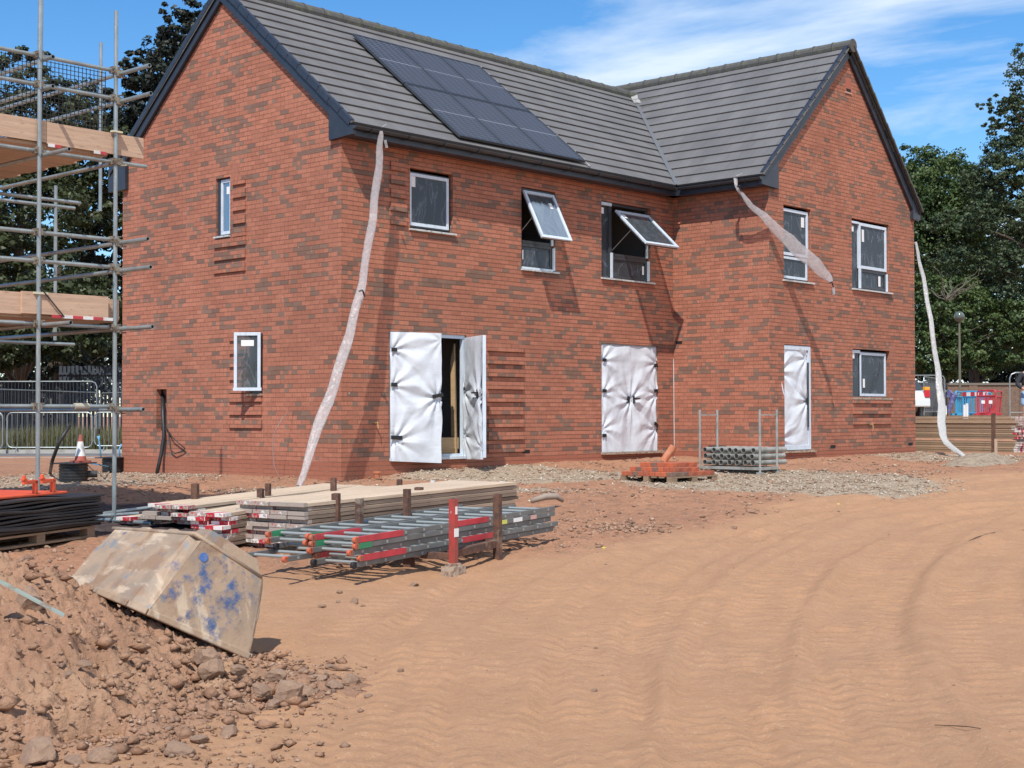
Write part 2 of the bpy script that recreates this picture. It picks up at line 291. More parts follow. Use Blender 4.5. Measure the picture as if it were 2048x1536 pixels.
    # plinth: plainer smooth red
    pl = mth(nt, 'LESS_THAN', sp.outputs[2], .30)
    c4 = nd(nt, 'ShaderNodeMix', data_type='RGBA'); K(mth(nt, 'MULTIPLY', pl, .8), c4.inputs[0]); K(c3.outputs[2], c4.inputs[6]); c4.inputs[7].default_value = (.35, .12, .075, 1)
    # large soft weathering
    big = nd(nt, 'ShaderNodeTexNoise', i_Scale=.55, i_Detail=5.0); K(tc.outputs['Object'], big.inputs['Vector'])
    c5 = nd(nt, 'ShaderNodeMix', data_type='RGBA', blend_type='MULTIPLY'); c5.inputs[0].default_value = 1; K(c4.outputs[2], c5.inputs[6])
    bgv = mth(nt, 'ADD', mth(nt, 'MULTIPLY', big.outputs[0], .5), .75); cb = nd(nt, 'ShaderNodeCombineColor'); [K(bgv, cb.inputs[i]) for i in range(3)]; K(cb.outputs[0], c5.inputs[7])
    # mortar; bed joints coloured darker for the shadow line in the recess
    bed = mth(nt, 'LESS_THAN', fz, .15); perp = mth(nt, 'LESS_THAN', fx, .045)
    mor = mth(nt, 'MAXIMUM', bed, mth(nt, 'MULTIPLY', perp, .45))
    mc = nd(nt, 'ShaderNodeMix', data_type='RGBA'); mn = nd(nt, 'ShaderNodeTexNoise', i_Scale=2.3, i_Detail=4.0); K(tc.outputs['Object'], mn.inputs['Vector'])
    K(mth(nt, 'MULTIPLY', mth(nt, 'SUBTRACT', mn.outputs[0], .5, clamp=True), 4.0, clamp=True), mc.inputs[0]); mc.inputs[6].default_value = (.155, .075, .05, 1); mc.inputs[7].default_value = (.33, .19, .135, 1)
    c6 = nd(nt, 'ShaderNodeMix', data_type='RGBA'); K(mth(nt, 'MULTIPLY', mor, .85), c6.inputs[0]); K(c5.outputs[2], c6.inputs[6]); K(mc.outputs[2], c6.inputs[7])
    sp2 = nd(nt, 'ShaderNodeTexNoise', i_Scale=9.0, i_Detail=2.0); K(tc.outputs['Object'], sp2.inputs['Vector'])
    c7 = nd(nt, 'ShaderNodeMix', data_type='RGBA'); K(mth(nt, 'MULTIPLY', mth(nt, 'GREATER_THAN', sp2.outputs[0], .765), .6), c7.inputs[0]); K(c6.outputs[2], c7.inputs[6]); c7.inputs[7].default_value = (.62, .42, .33, 1)
    # ground splash dust
    c8 = nd(nt, 'ShaderNodeMix', data_type='RGBA'); ds = nd(nt, 'ShaderNodeMapRange', i_1=.42, i_2=.0); K(mth(nt, 'ADD', sp.outputs[2], mth(nt, 'MULTIPLY', mn.outputs[0], .2)), ds.inputs[0])
    K(mth(nt, 'MULTIPLY', ds.outputs[0], .45), c8.inputs[0]); K(c7.outputs[2], c8.inputs[6]); c8.inputs[7].default_value = (.42, .20, .12, 1)
    K(c8.outputs[2], b.inputs['Base Color'])
    hgt = mth(nt, 'ADD', mth(nt, 'MULTIPLY', mth(nt, 'SUBTRACT', 1.0, mor), 1.0), mth(nt, 'ADD', mth(nt, 'MULTIPLY', sn_.outputs[0], .5), mth(nt, 'MULTIPLY', wn.outputs[0], .5)))
    bp = nd(nt, 'ShaderNodeBump', i_Strength=.85, i_Distance=.012); K(hgt, bp.inputs['Height']); K(bp.outputs[0], b.inputs['Normal'])
    return m
M_['brick'] = brickmat()
def tilemat():
    m = mat('roof_tile', (.150, .143, .140), .72, noise=[((.115, .110, .110), 1.1, 6, .4, .65, one), ((.19, .18, .165), 60, 3, .55, .75, one)], bump=(90, .35, .003, one)); nt = m.node_tree; b = nt.nodes['Principled BSDF']
    src = b.inputs['Base Color'].links[0].from_socket; uv = nd(nt, 'ShaderNodeUVMap'); sp = nd(nt, 'ShaderNodeSeparateXYZ'); nt.links.new(uv.outputs[0], sp.inputs[0])
    rowi = mth(nt, 'FLOOR', sp.outputs[1]); fx = mth(nt, 'FRACT', mth(nt, 'ADD', mth(nt, 'DIVIDE', sp.outputs[0], .30), mth(nt, 'MULTIPLY', mth(nt, 'MODULO', rowi, 2.0), .5)))
    ci = mth(nt, 'FLOOR', mth(nt, 'ADD', mth(nt, 'DIVIDE', sp.outputs[0], .30), mth(nt, 'MULTIPLY', mth(nt, 'MODULO', rowi, 2.0), .5)))
    cv = nd(nt, 'ShaderNodeCombineXYZ'); nt.links.new(ci, cv.inputs[0]); nt.links.new(rowi, cv.inputs[1]); wn = nd(nt, 'ShaderNodeTexWhiteNoise', noise_dimensions='2D'); nt.links.new(cv.outputs[0], wn.inputs[0])
    hv = nd(nt, 'ShaderNodeHueSaturation'); nt.links.new(src, hv.inputs['Color'])
    nt.links.new(mth(nt, 'SUBTRACT', mth(nt, 'ADD', mth(nt, 'MULTIPLY', wn.outputs[0], .13), .95), mth(nt, 'MULTIPLY', mth(nt, 'LESS_THAN', fx, .03), .28)), hv.inputs['Value']); nt.links.new(hv.outputs[0], b.inputs['Base Color']); return m
M_['tile'] = tilemat()
def pvmat():
    m = bpy.data.materials.new('solar_cells'); m.use_nodes = True; nt = m.node_tree; b = nt.nodes['Principled BSDF']; b.inputs['Roughness'].default_value = .3; b.inputs['Specular IOR Level'].default_value = .22
    uv = nd(nt, 'ShaderNodeUVMap'); sp = nd(nt, 'ShaderNodeSeparateXYZ'); nt.links.new(uv.outputs[0], sp.inputs[0])
    fx = mth(nt, 'FRACT', mth(nt, 'MULTIPLY', sp.outputs[0], 6)); fy = mth(nt, 'FRACT', mth(nt, 'MULTIPLY', sp.outputs[1], 20)); bx = mth(nt, 'FRACT', mth(nt, 'MULTIPLY', sp.outputs[0], 54))
    g = mth(nt, 'MAXIMUM', mth(nt, 'LESS_THAN', fx, .05), mth(nt, 'LESS_THAN', fy, .09)); mid = mth(nt, 'LESS_THAN', mth(nt, 'ABSOLUTE', mth(nt, 'SUBTRACT', sp.outputs[1], .5)), .009)
    g = mth(nt, 'MAXIMUM', mth(nt, 'MULTIPLY', g, .95), mth(nt, 'MULTIPLY', mid, 1.0)); g = mth(nt, 'MAXIMUM', g, mth(nt, 'MULTIPLY', mth(nt, 'LESS_THAN', bx, .14), .12))
    mx = nd(nt, 'ShaderNodeMix', data_type='RGBA'); nt.links.new(g, mx.inputs[0]); mx.inputs[6].default_value = (.040, .040, .046, 1); mx.inputs[7].default_value = (.22, .225, .245, 1); nt.links.new(mx.outputs[2], b.inputs['Base Color']); return m
M_['pv'] = pvmat()
def glassmat(name, film):
    m = bpy.data.materials.new(name); m.use_nodes = True; nt = m.node_tree; nt.nodes.clear(); K = nt.links.new
    tr = nd(nt, 'ShaderNodeBsdfTransparent'); tr.inputs[0].default_value = (.42, .46, .46, 1); gl = nd(nt, 'ShaderNodeBsdfGlossy', i_Roughness=.08); gl.inputs[0].default_value = (.36, .40, .44, 1)
    fr = nd(nt, 'ShaderNodeFresnel', i_IOR=1.55); tc = nd(nt, 'ShaderNodeTexCoord'); mp = nd(nt, 'ShaderNodeMapping'); mp.inputs['Scale'].default_value = (2.2, 2.2, .9); mp.inputs['Rotation'].default_value = (.3, .2, .1); K(tc.outputs['Object'], mp.inputs[0])
    n = nd(nt, 'ShaderNodeTexNoise', i_Scale=1.3, i_Detail=4.0, i_Roughness=.5, i_Distortion=1.2); K(mp.outputs[0], n.inputs['Vector'])
    ridge = mth(nt, 'POWER', mth(nt, 'SUBTRACT', 1.0, mth(nt, 'MULTIPLY', mth(nt, 'ABSOLUTE', mth(nt, 'SUBTRACT', n.outputs[0], .5)), 6.0), clamp=True), 9.0)
    bp = nd(nt, 'ShaderNodeBump', i_Strength=.35, i_Distance=.02); K(n.outputs[0], bp.inputs['Height']); K(bp.outputs[0], gl.inputs['Normal'])
    mx = nd(nt, 'ShaderNodeMixShader'); K(mth(nt, 'ADD', mth(nt, 'MULTIPLY', fr.outputs[0], 1.1), .03, clamp=True), mx.inputs[0]); K(tr.outputs[0], mx.inputs[1]); K(gl.outputs[0], mx.inputs[2])
    df = nd(nt, 'ShaderNodeBsdfDiffuse'); df.inputs[0].default_value = (.42, .48, .54, 1); m2 = nd(nt, 'ShaderNodeMixShader'); K(mth(nt, 'ADD', mth(nt, 'MULTIPLY', ridge, film), .11), m2.inputs[0]); K(mx.outputs[0], m2.inputs[1]); K(df.outputs[0], m2.inputs[2])
    o = nd(nt, 'ShaderNodeOutputMaterial'); K(m2.outputs[0], o.inputs[0]); return m
M_['glass'] = glassmat('film_covered_glass', .17); M_['glassclear'] = glassmat('window_glass', .08)
def transl(name, col, alpha, rough=.4, streak=.3):
    m = bpy.data.materials.new(name); m.use_nodes = True; nt = m.node_tree; nt.nodes.clear(); K = nt.links.new
    tr = nd(nt, 'ShaderNodeBsdfTransparent'); df = nd(nt, 'ShaderNodeBsdfPrincipled', i_Roughness=rough); df.inputs['Base Color'].default_value = (*col, 1)
    tl = nd(nt, 'ShaderNodeBsdfTranslucent'); tl.inputs[0].default_value = (*col, 1); a = nd(nt, 'ShaderNodeMixShader', i_0=.35); K(df.outputs[0], a.inputs[1]); K(tl.outputs[0], a.inputs[2])
    tc = nd(nt, 'ShaderNodeTexCoord'); n = nd(nt, 'ShaderNodeTexNoise', i_Scale=9.0, i_Detail=5.0, i_Distortion=1.0); K(tc.outputs['Object'], n.inputs['Vector'])
    bp = nd(nt, 'ShaderNodeBump', i_Strength=.8, i_Distance=.02); K(n.outputs[0], bp.inputs['Height']); K(bp.outputs[0], df.inputs['Normal'])
    mx = nd(nt, 'ShaderNodeMixShader'); K(mth(nt, 'ADD', mth(nt, 'MULTIPLY', mth(nt, 'SUBTRACT', n.outputs[0], .5), streak), alpha, clamp=True), mx.inputs[0]); K(tr.outputs[0], mx.inputs[1]); K(a.outputs[0], mx.inputs[2])
    o = nd(nt, 'ShaderNodeOutputMaterial'); K(mx.outputs[0], o.inputs[0]); return m
M_['sleeve'] = transl('polythene_sleeve', (.66, .62, .62), .52, .3, .5); M_['sleevewhite'] = transl('opaque_polythene_sleeve', (.62, .62, .61), .88, .35, .2)
def sheetmat():
    m = mat('white_protective_sheet', (.68, .72, .76), .30, 0, .5, noise=((.60, .63, .68), 2, 4, .4, .7, one)); nt = m.node_tree; b = nt.nodes['Principled BSDF']
    tc = nd(nt, 'ShaderNodeTexCoord'); n = nd(nt, 'ShaderNodeTexNoise', i_Scale=3.0, i_Detail=5.0, i_Roughness=.5, i_Distortion=1.8); nt.links.new(tc.outputs['Object'], n.inputs['Vector'])
    bp = nd(nt, 'ShaderNodeBump', i_Strength=.3, i_Distance=.035); nt.links.new(n.outputs[0], bp.inputs['Height']); nt.links.new(bp.outputs[0], b.inputs['Normal']); return m
M_['sheet'] = sheetmat()
def leafmat(name, c1, c2, c3=None):
    m = bpy.data.materials.new(name); m.use_nodes = True; nt = m.node_tree; nt.nodes.clear(); K = nt.links.new
    tc = nd(nt, 'ShaderNodeTexCoord'); n = nd(nt, 'ShaderNodeTexNoise', i_Scale=.7, i_Detail=3.0); K(tc.outputs['Object'], n.inputs['Vector']); wn = nd(nt, 'ShaderNodeTexNoise', i_Scale=7.0, i_Detail=1.0); K(tc.outputs['Object'], wn.inputs['Vector'])
    mx = nd(nt, 'ShaderNodeMix', data_type='RGBA'); r = nd(nt, 'ShaderNodeMapRange', i_1=.35, i_2=.65); K(mth(nt, 'ADD', mth(nt, 'MULTIPLY', n.outputs[0], .6), mth(nt, 'MULTIPLY', wn.outputs[0], .4)), r.inputs[0]); K(r.outputs[0], mx.inputs[0]); mx.inputs[6].default_value = (*c1, 1); mx.inputs[7].default_value = (*c2, 1)
    df = nd(nt, 'ShaderNodeBsdfPrincipled', i_Roughness=.5); df.inputs['Specular IOR Level'].default_value = .35; K(mx.outputs[2], df.inputs['Base Color']); tl = nd(nt, 'ShaderNodeBsdfTranslucent'); K(mx.outputs[2], tl.inputs[0])
    a = nd(nt, 'ShaderNodeMixShader', i_0=.25); K(df.outputs[0], a.inputs[1]); K(tl.outputs[0], a.inputs[2]); o = nd(nt, 'ShaderNodeOutputMaterial'); K(a.outputs[0], o.inputs[0]); return m
M_['leaf'] = leafmat('maple_leaves', (.030, .046, .016), (.085, .098, .040))
M_['leafpurple'] = leafmat('dark_bluish_leaves', (.018, .026, .020), (.045, .055, .040))
M_['leafmid'] = leafmat('mid_green_leaves', (.032, .070, .024), (.12, .165, .050))
M_['leafcedar'] = leafmat('cedar_needles', (.042, .075, .040), (.11, .14, .065))
M_['grass'] = leafmat('dry_grass', (.10, .105, .035), (.20, .175, .085))
# ------------------------------------------------------------------ ground
bp_d = [0, 5, 7, 8.5, 13, 17, 20, 24, 27, 30, 34, 45, 60, 100]; bp_z = [-.9, -.72, -.64, -.60, -.36, -.19, -.06, .03, .10, .14, .15, -.02, -.05, .0]
def ground_base(x, y):
    d, v = dv(x, y); z = np.interp(d, bp_d, bp_z)
    z = z - .16*sst(-3, -7, v)*sst(22, 30, d)
    z = z + .86*sst(35.6, 40.5, d)*sst(3.5, 7.5, v)
    # raised spoil against the long wall and the projecting wing
    nb = np.maximum(0, 1-np.abs(y+.3)/1.3)*sst(.3, 1.6, x)*sst(9.5, 8.8, x)
    z = z + .07*nb + .05*np.maximum(0, 1-np.abs(y+2.7)/1.2)*sst(8.5, 9.5, x)*sst(16, 14.8, x)
    # darker dug strip under the scaffold and boards
    return z
def track_line(pix): return [from_dv(*dv(*atZ(a, b, z)[:2])) for a, b, z in pix]
TR = [track_line(t) for t in (
    [(1520, 1640, -.66), (1480, 1400, -.60), (1500, 1240, -.52), (1640, 1110, -.38), (1850, 1020, -.2), (2100, 965, -.0)],
    [(1160, 1640, -.66), (1090, 1400, -.60), (1120, 1240, -.52), (1300, 1120, -.38), (1560, 1035, -.22), (1950, 968, .02)],
    [(2080, 1500, -.63), (1980, 1330, -.56), (1950, 1220, -.48), (2010, 1120, -.38), (2200, 1040, -.2)],
    [(820, 1640, -.66), (900, 1420, -.60), (960, 1280, -.54), (1120, 1150, -.42), (1400, 1050, -.25), (1700, 985, -.05)],
    [(1380, 1640, -.66), (1290, 1400, -.60), (1310, 1250, -.52), (1450, 1130, -.4), (1750, 1030, -.2), (2100, 985, .0)],
    [(1900, 1640, -.66), (1760, 1400, -.60), (1735, 1260, -.52), (1800, 1130, -.4), (2000, 1045, -.22), (2300, 990, -.0)])]
def track_h(x, y):
    out = np.zeros_like(x); rut = np.zeros_like(x)
    for k, T in enumerate(TR):
        best = np.full(x.shape, 1e9); sarc = np.zeros_like(x); off = np.zeros_like(x); acc = 0
        # densify
        P = []
        T = [np.array(p) for p in T]
        for i in range(len(T)-1):
            p0 = T[max(i-1, 0)]; p1 = T[i]; p2 = T[i+1]; p3 = T[min(i+2, len(T)-1)]
            for t in np.linspace(0, 1, 6)[:-1]: P.append(.5*((2*p1)+(-p0+p2)*t+(2*p0-5*p1+4*p2-p3)*t*t+(-p0+3*p1-3*p2+p3)*t**3))
        P.append(T[-1])
        for a, b in zip(P[:-1], P[1:]):
            e = b-a; l = np.hypot(*e); u = e/l; tx = (x-a[0])*u[0]+(y-a[1])*u[1]; ox = (x-a[0])*u[1]-(y-a[1])*u[0]
            cl_ = np.clip(tx, 0, l); dd = np.hypot(tx-cl_, ox); m = dd < best; best = np.where(m, dd, best); sarc = np.where(m, acc+cl_, sarc); off = np.where(m, ox, off); acc += l
        for c in (-.85, .85):
            q = np.abs(off-c); side = off-c
            wear = sst(.22, .42, vn(x*.8+k*9, y*.8, 31)+.12)*(.12+.88*sst(.35, .6, vn(x*2.3+k, y*2.3, 35)))
            msk = sst(.30, .25, q)*(1-.75*sst(.05, .02, q))*wear
            ph = sarc/.17+q*1.9+(side > 0)*.5+fbm(x*.9, y*.9, 2, 3+k)*.5
            fr_ = ph-np.floor(ph); lug = sst(.0, .16, fr_)*sst(.62, .34, fr_)
            out += msk*lug*.013*(.6+.6*vn(x*2.2, y*2.2, 17+k)); rut += -.02*sst(.42, .26, q)+.012*np.exp(-((q-.40)/.07)**2)
    return out+rut
def ground_full(x, y):
    d, v = dv(x, y); z = ground_base(x, y)
    near = sst(60, 25, d)
    z = z + near*(fbm(x*.6, y*.6, 4, 1)*.075 + fbm(x*3, y*3, 4, 2)*.020)
    sand = sand_mask(x, y)
    rough = (1-sand)
    z = z + near*rough*(np.abs(fbm(x*5, y*5, 4, 5))*.10+fbm(x*16, y*16, 2, 6)*.022)*sst(45, 20, d)
    z = z + near*sand*(fbm(x*9, y*9, 4, 8, .65)*.016 + fbm(x*22, y*22, 2, 18)*.005 + np.abs(fbm(x*4, y*4, 4, 9, .6))*.022)
    m = (d < 32) & (d > 4) & (sand > .05)
    if m.any(): z[m] += track_h(x[m], y[m])*sand[m]
    # nothing of the ground inside the house
    ins = ((x > .15) & (x < 14.8) & (y > .15) & (y < 6.2)) | ((x > 9.1) & (x < 14.8) & (y > -2.1) & (y < 6.2))
    return np.where(ins, -.1, z)
def sand_mask(x, y):
    """1 on the driven sandy haul road, 0 on the rough spoil round the house"""
    d, v = dv(x, y); w_ = fbm(x*.8, y*.8, 4, 11)*1.8
    edge = np.interp(v, [-9, -4, -2.2, 0, 1.2, 2.4, 4.2, 7, 9.5, 14], [9, 10.5, 12.6, 13.6, 15.2, 16.8, 20.3, 23.8, 25.5, 30])
    return sst(edge+.8, edge-.8, d+w_)
def clay_mask(x, y):
    d, v = dv(x, y); return 1-sand_mask(x, y)
def gravel_mask(x, y):
    d, v = dv(x, y); w_ = fbm(x*.9, y*.9, 4, 21)*1.6
    a = sst(1.0, .55, np.hypot((v-4.2)/3.2, (d-22.5+w_)/3.4))
    b = sst(1.0, .6, np.hypot((v+1.5)/3.2, (d-20.8+w_*.7)/1.2))
    c = sst(1.0, .6, np.hypot((v-9.2)/2.2, (d-30+w_)/2.6)); e = sst(1., .6, np.hypot((v+7.0)/2.6, (d-24+w_)/4.0))
    return np.clip(a+b*.8+c*.7+e*.65+.8*sst(1., .6, np.hypot((v-.1)/3.2, (d-24.2+w_)/2.2)), 0, 1)
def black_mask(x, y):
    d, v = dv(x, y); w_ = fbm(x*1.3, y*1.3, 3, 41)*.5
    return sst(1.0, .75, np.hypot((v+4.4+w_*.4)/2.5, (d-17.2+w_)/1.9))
def axis_pts(segs):
    out = [segs[0][0]]
    for a, b, st in segs:
        n = max(1, int(round((b-a)/st))); out += list(np.linspace(a, b, n+1)[1:])
    return np.array(out)
U = axis_pts([(-600, -60, 90), (-60, 0, 12), (0, 5.5, .8), (5.5, 12, .0205), (12, 17, .035), (17, 24, .06), (24, 34, .12), (34, 50, .5), (50, 100, 4), (100, 1500, 140)])
V = axis_pts([(-1200, -60, 140), (-60, -14, 3), (-14, -8, .25), (-8, 8, .042), (8, 14, .25), (14, 60, 3), (60, 1200, 140)])
UU, VV = np.meshgrid(U, V, indexing='ij'); GX = CC[0]+fh[0]*UU+rt[0]*VV; GY = CC[1]+fh[1]*UU+rt[1]*VV
GZ = ground_full(GX.ravel(), GY.ravel())
nU, nV = len(U), len(V); idx = np.arange(nU*nV).reshape(nU, nV)
F = np.stack([idx[:-1, :-1], idx[1:, :-1], idx[1:, 1:], idx[:-1, 1:]], -1).reshape(-1, 4)[:, ::-1]
def groundmat():
    m = bpy.data.materials.new('site_ground'); m.use_nodes = True; nt = m.node_tree; b = nt.nodes['Principled BSDF']; b.inputs['Roughness'].default_value = .95; b.inputs['Specular IOR Level'].default_value = .15; K = nt.links.new
    tc = nd(nt, 'ShaderNodeTexCoord'); P = tc.outputs['Object']
    def noise(sc, det=6, ro=.6, dist=0):
        n = nd(nt, 'ShaderNodeTexNoise', i_Scale=sc, i_Detail=float(det), i_Roughness=ro, i_Distortion=float(dist)); K(P, n.inputs['Vector']); return n.outputs[0]
    def mr(s, a, b_): r = nd(nt, 'ShaderNodeMapRange', i_1=a, i_2=b_); K(s, r.inputs[0]); return r.outputs[0]
    def mix(f, a, b_):
        x = nd(nt, 'ShaderNodeMix', data_type='RGBA')
        if isinstance(f, float): x.inputs[0].default_value = f
        else: K(f, x.inputs[0])
        for i, c in ((6, a), (7, b_)):
            if isinstance(c, tuple): x.inputs[i].default_value = (*c, 1)
            else: K(c, x.inputs[i])
        return x.outputs[2]
    at = nd(nt, 'ShaderNodeVertexColor', layer_name='zones'); sp = nd(nt, 'ShaderNodeSeparateColor'); K(at.outputs['Color'], sp.inputs[0]); sand, grav, blk = sp.outputs[0], sp.outputs[1], sp.outputs[2]
    c_s = mix(mr(noise(.35), .35, .65), (.448, .250, .137), (.418, .238, .138)); c_s = mix(mr(noise(2.2, 7), .45, .7), c_s, (.390, .218, .122)); c_s = mix(mr(noise(9, 7, .7), .5, .72), c_s, (.365, .208, .124)); c_s = mix(mr(noise(38, 4), .55, .8), c_s, (.49, .32, .21))
    c_c = mix(mr(noise(1.2), .38, .62), (.40, .205, .12), (.34, .175, .105)); c_c = mix(mr(noise(7, 6), .5, .68), c_c, (.25, .14, .09)); c_c = mix(mr(noise(26, 4), .58, .72), c_c, (.52, .36, .25))
    c_g = mix(mr(noise(4, 6), .38, .62), (.37, .29, .205), (.31, .22, .15)); c_g = mix(mr(noise(30, 4, .7), .52, .66), c_g, (.56, .51, .42)); c_g = mix(mr(noise(21, 3, .7), .58, .7), c_g, (.24, .17, .12))
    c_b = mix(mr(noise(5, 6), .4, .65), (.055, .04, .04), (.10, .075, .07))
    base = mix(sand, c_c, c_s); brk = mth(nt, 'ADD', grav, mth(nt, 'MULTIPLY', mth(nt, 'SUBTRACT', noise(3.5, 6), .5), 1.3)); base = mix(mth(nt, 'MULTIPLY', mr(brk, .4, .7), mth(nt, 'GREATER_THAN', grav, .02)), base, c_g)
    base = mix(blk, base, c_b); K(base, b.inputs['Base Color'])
    h = mth(nt, 'ADD', mth(nt, 'MULTIPLY', noise(14, 8, .7), .5), mth(nt, 'MULTIPLY', noise(70, 5, .7), .25))
    bp = nd(nt, 'ShaderNodeBump', i_Distance=.045); K(mth(nt, 'SUBTRACT', 1.0, mth(nt, 'MULTIPLY', sand, .15)), bp.inputs['Strength']); K(h, bp.inputs['Height']); K(bp.outputs[0], b.inputs['Normal']); return m
M_['ground'] = groundmat()
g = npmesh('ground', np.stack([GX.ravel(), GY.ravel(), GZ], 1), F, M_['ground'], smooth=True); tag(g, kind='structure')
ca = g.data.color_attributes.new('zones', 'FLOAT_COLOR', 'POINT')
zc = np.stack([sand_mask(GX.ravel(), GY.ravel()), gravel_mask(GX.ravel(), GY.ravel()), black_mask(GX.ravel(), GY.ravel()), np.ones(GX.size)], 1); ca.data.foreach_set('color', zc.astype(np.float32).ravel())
def gz(x, y): return float(ground_full(np.array([float(x)]), np.array([float(y)]))[0])
# ------------------------------------------------------------------ the house
L1, L2, WA, WD = 8.931, 2.300, 6.317, 6.031; ZS = 5.51; XR = L1+WD
house = thing('brick_house', 'new two storey red brick house with grey tiled roof and solar panels', 'house')
REV = .11
def wall(mb, org, u, n, us, top, ops, zb=-.6):
    """vertical wall from org along u with outward normal n; top: function u->z (piecewise linear at the knots in us); ops: (u0,u1,z0,z1)"""
    org = np.array(org, float); u = np.array(u, float); n = np.array(n, float); P = lambda s, z, dpt=0: org+u*s+np.array((0, 0, z))-n*dpt
    flip = np.cross(u, (0, 0, 1))@n < 0
    def q(a, b, c, d): mb.quad(*((a, b, c, d) if not flip else (d, c, b, a)))
    ks = sorted(set(list(us)+[o[0] for o in ops]+[o[1] for o in ops])); zs = sorted(set([zb, ZS]+[o[2] for o in ops]+[o[3] for o in ops]))
    for a, b in zip(ks[:-1], ks[1:]):
        for z0, z1 in zip(zs[:-1], zs[1:]):
            m = ((a+b)/2, (z0+z1)/2)
            if any(o[0] < m[0] < o[1] and o[2] < m[1] < o[3] for o in ops): continue
            q(P(a, z0), P(b, z0), P(b, z1), P(a, z1))
        if top(a) > ZS+.01 or top(b) > ZS+.01:
            q(P(a, ZS), P(b, ZS), P(b, top(b)), P(a, top(a)))
    for a, b, z0, z1 in ops:
        q(P(a, z0), P(a, z1), P(a, z1, REV), P(a, z0, REV)); q(P(b, z1), P(b, z0), P(b, z0, REV), P(b, z1, REV)); q(P(a, z1), P(b, z1), P(b, z1, REV), P(a, z1, REV)); q(P(b, z0), P(a, z0), P(a, z0, REV), P(b, z0, REV))
wb = MB()
OA = [(2.95, 3.36, 4.16, 5.212), (2.025, 2.45, 1.42, 2.443), (4.85, 5.18, .78, 1.54)]
OB = [(1.506, 2.522, 4.16, 5.212), (4.285, 5.235, 3.698, 5.212), (6.596, 8.176, 3.698, 5.212), (1.037, 2.851, .33, 2.443), (6.58, 8.40, .33, 2.443)]
OD = [(.533, 1.568, 3.698, 5.212), (3.223, 4.852, 3.698, 5.212), (.533, 1.568, .33, 2.443), (3.223, 4.852, 1.37, 2.443)]
RM, RW = 8.53, 8.83; sM = (RM-5.67)/3.51; xr = 12.0; sW = (RW-5.675)/(xr-8.58); sWr = (RW-5.62)/(15.1-xr)
gA = lambda s: min(5.67+sM*(s+.35), 5.67+sM*(WA+.35-s))-.10
gD = lambda s: min(5.675+sW*(L1+s-8.58), 5.62+sWr*(15.1-(L1+s)))-.10
wall(wb, (0, 0, 0), (0, 1, 0), (-1, 0, 0), [0, WA/2, WA], gA, OA)
wall(wb, (0, 0, 0), (1, 0, 0), (0, -1, 0), [0, L1], lambda s: ZS, OB)
wall(wb, (L1, 0, 0), (0, -1, 0), (-1, 0, 0), [0, L2], lambda s: ZS, [])
wall(wb, (L1, -L2, 0), (1, 0, 0), (0, -1, 0), [0, xr-L1, WD], gD, OD)
wall(wb, (XR, -L2, 0), (0, 1, 0), (1, 0, 0), [0, L2+WA], lambda s: ZS, [])
wall(wb, (XR, WA, 0), (-1, 0, 0), (0, 1, 0), [0, XR], lambda s: ZS, [])
# projecting brick courses beside and below the openings
def ledges(org, u, n, u0, u1, z0, z1, depth=.034):
    org = np.array(org, float); u = np.array(u, float); n = np.array(n, float)
    k0 = math.ceil((z0-.33)/.075); z = .30+.075*math.ceil((z0-.30)/.075)
    while z < z1:
        c = org+u*(u0+u1)/2+n*(depth/2-.02)+np.array((0, 0, z+.075+.01)); R = np.array([u, n, (0, 0, 1)]).T
        wb.box(c, (u1-u0, depth+.04, .135), R); z += .225
ledges((0, 0, 0), (0, 1, 0), (-1, 0, 0), 2.49, 2.85, 4.12, 5.2); ledges((0, 0, 0), (0, 1, 0), (-1, 0, 0), 2.49, 3.385, 3.50, 4.05)
ledges((0, 0, 0), (0, 1, 0), (-1, 0, 0), 2.46, 2.93, 1.42, 2.40); ledges((0, 0, 0), (0, 1, 0), (-1, 0, 0), 2.03, 2.93, .82, 1.36)
ledges((0, 0, 0), (1, 0, 0), (0, -1, 0), 3.38, 4.32, .34, 2.40); ledges((0, 0, 0), (1, 0, 0), (0, -1, 0), 1.05, 1.41, 4.13, 5.15)
ledges((L1, -L2, 0), (1, 0, 0), (0, -1, 0), 3.21, 4.85, .80, 1.30)
walls = obj('wall', wb, M_['brick'], house)
# meter recess lining, air bricks, small vent
mb = MB(); mb.bb(.16, .20, 4.80, 5.23, .70, 1.62); obj('meter_recess', mb, mat('recess_lining', (.30, .17, .13), .9, noise=((.16, .1, .09), 6, 5, .4, .65, one)), house)
for s, z in ((1.568+.82, .36), (5.78, .36)): mb = MB(); mb.bb(L1+s-.1, L1+s+.1, -L2-.004, -L2+.02, z, z+.06); obj('air_brick', mb, M_['dark'], house)
for x, z in ((4.4, .36),): mb = MB(); mb.bb(x-.1, x+.1, -.004, .02, z, z+.06); obj('air_brick', mb, M_['dark'], house)
mb = MB(); mb.bb(L1-.004, L1+.02, -.22, -.06, 2.50, 2.56); obj('air_brick', mb, M_['dark'], house)
mb = MB(); mb.bb(11.93, 12.15, -L2-.012, -L2+.02, 7.86, 8.16); mb.bb(11.95, 12.13, -L2-.016, -L2-.011, 7.87, 7.93, 1); mb.bb(11.91, 12.17, -L2-.02, -L2+.02, 7.83, 7.858, 2); obj('gable_vent', mb, [mat('vent_red', (.38, .12, .075), .8), M_['dark'], mat('vent_pale', (.5, .33, .27), .8)], house)
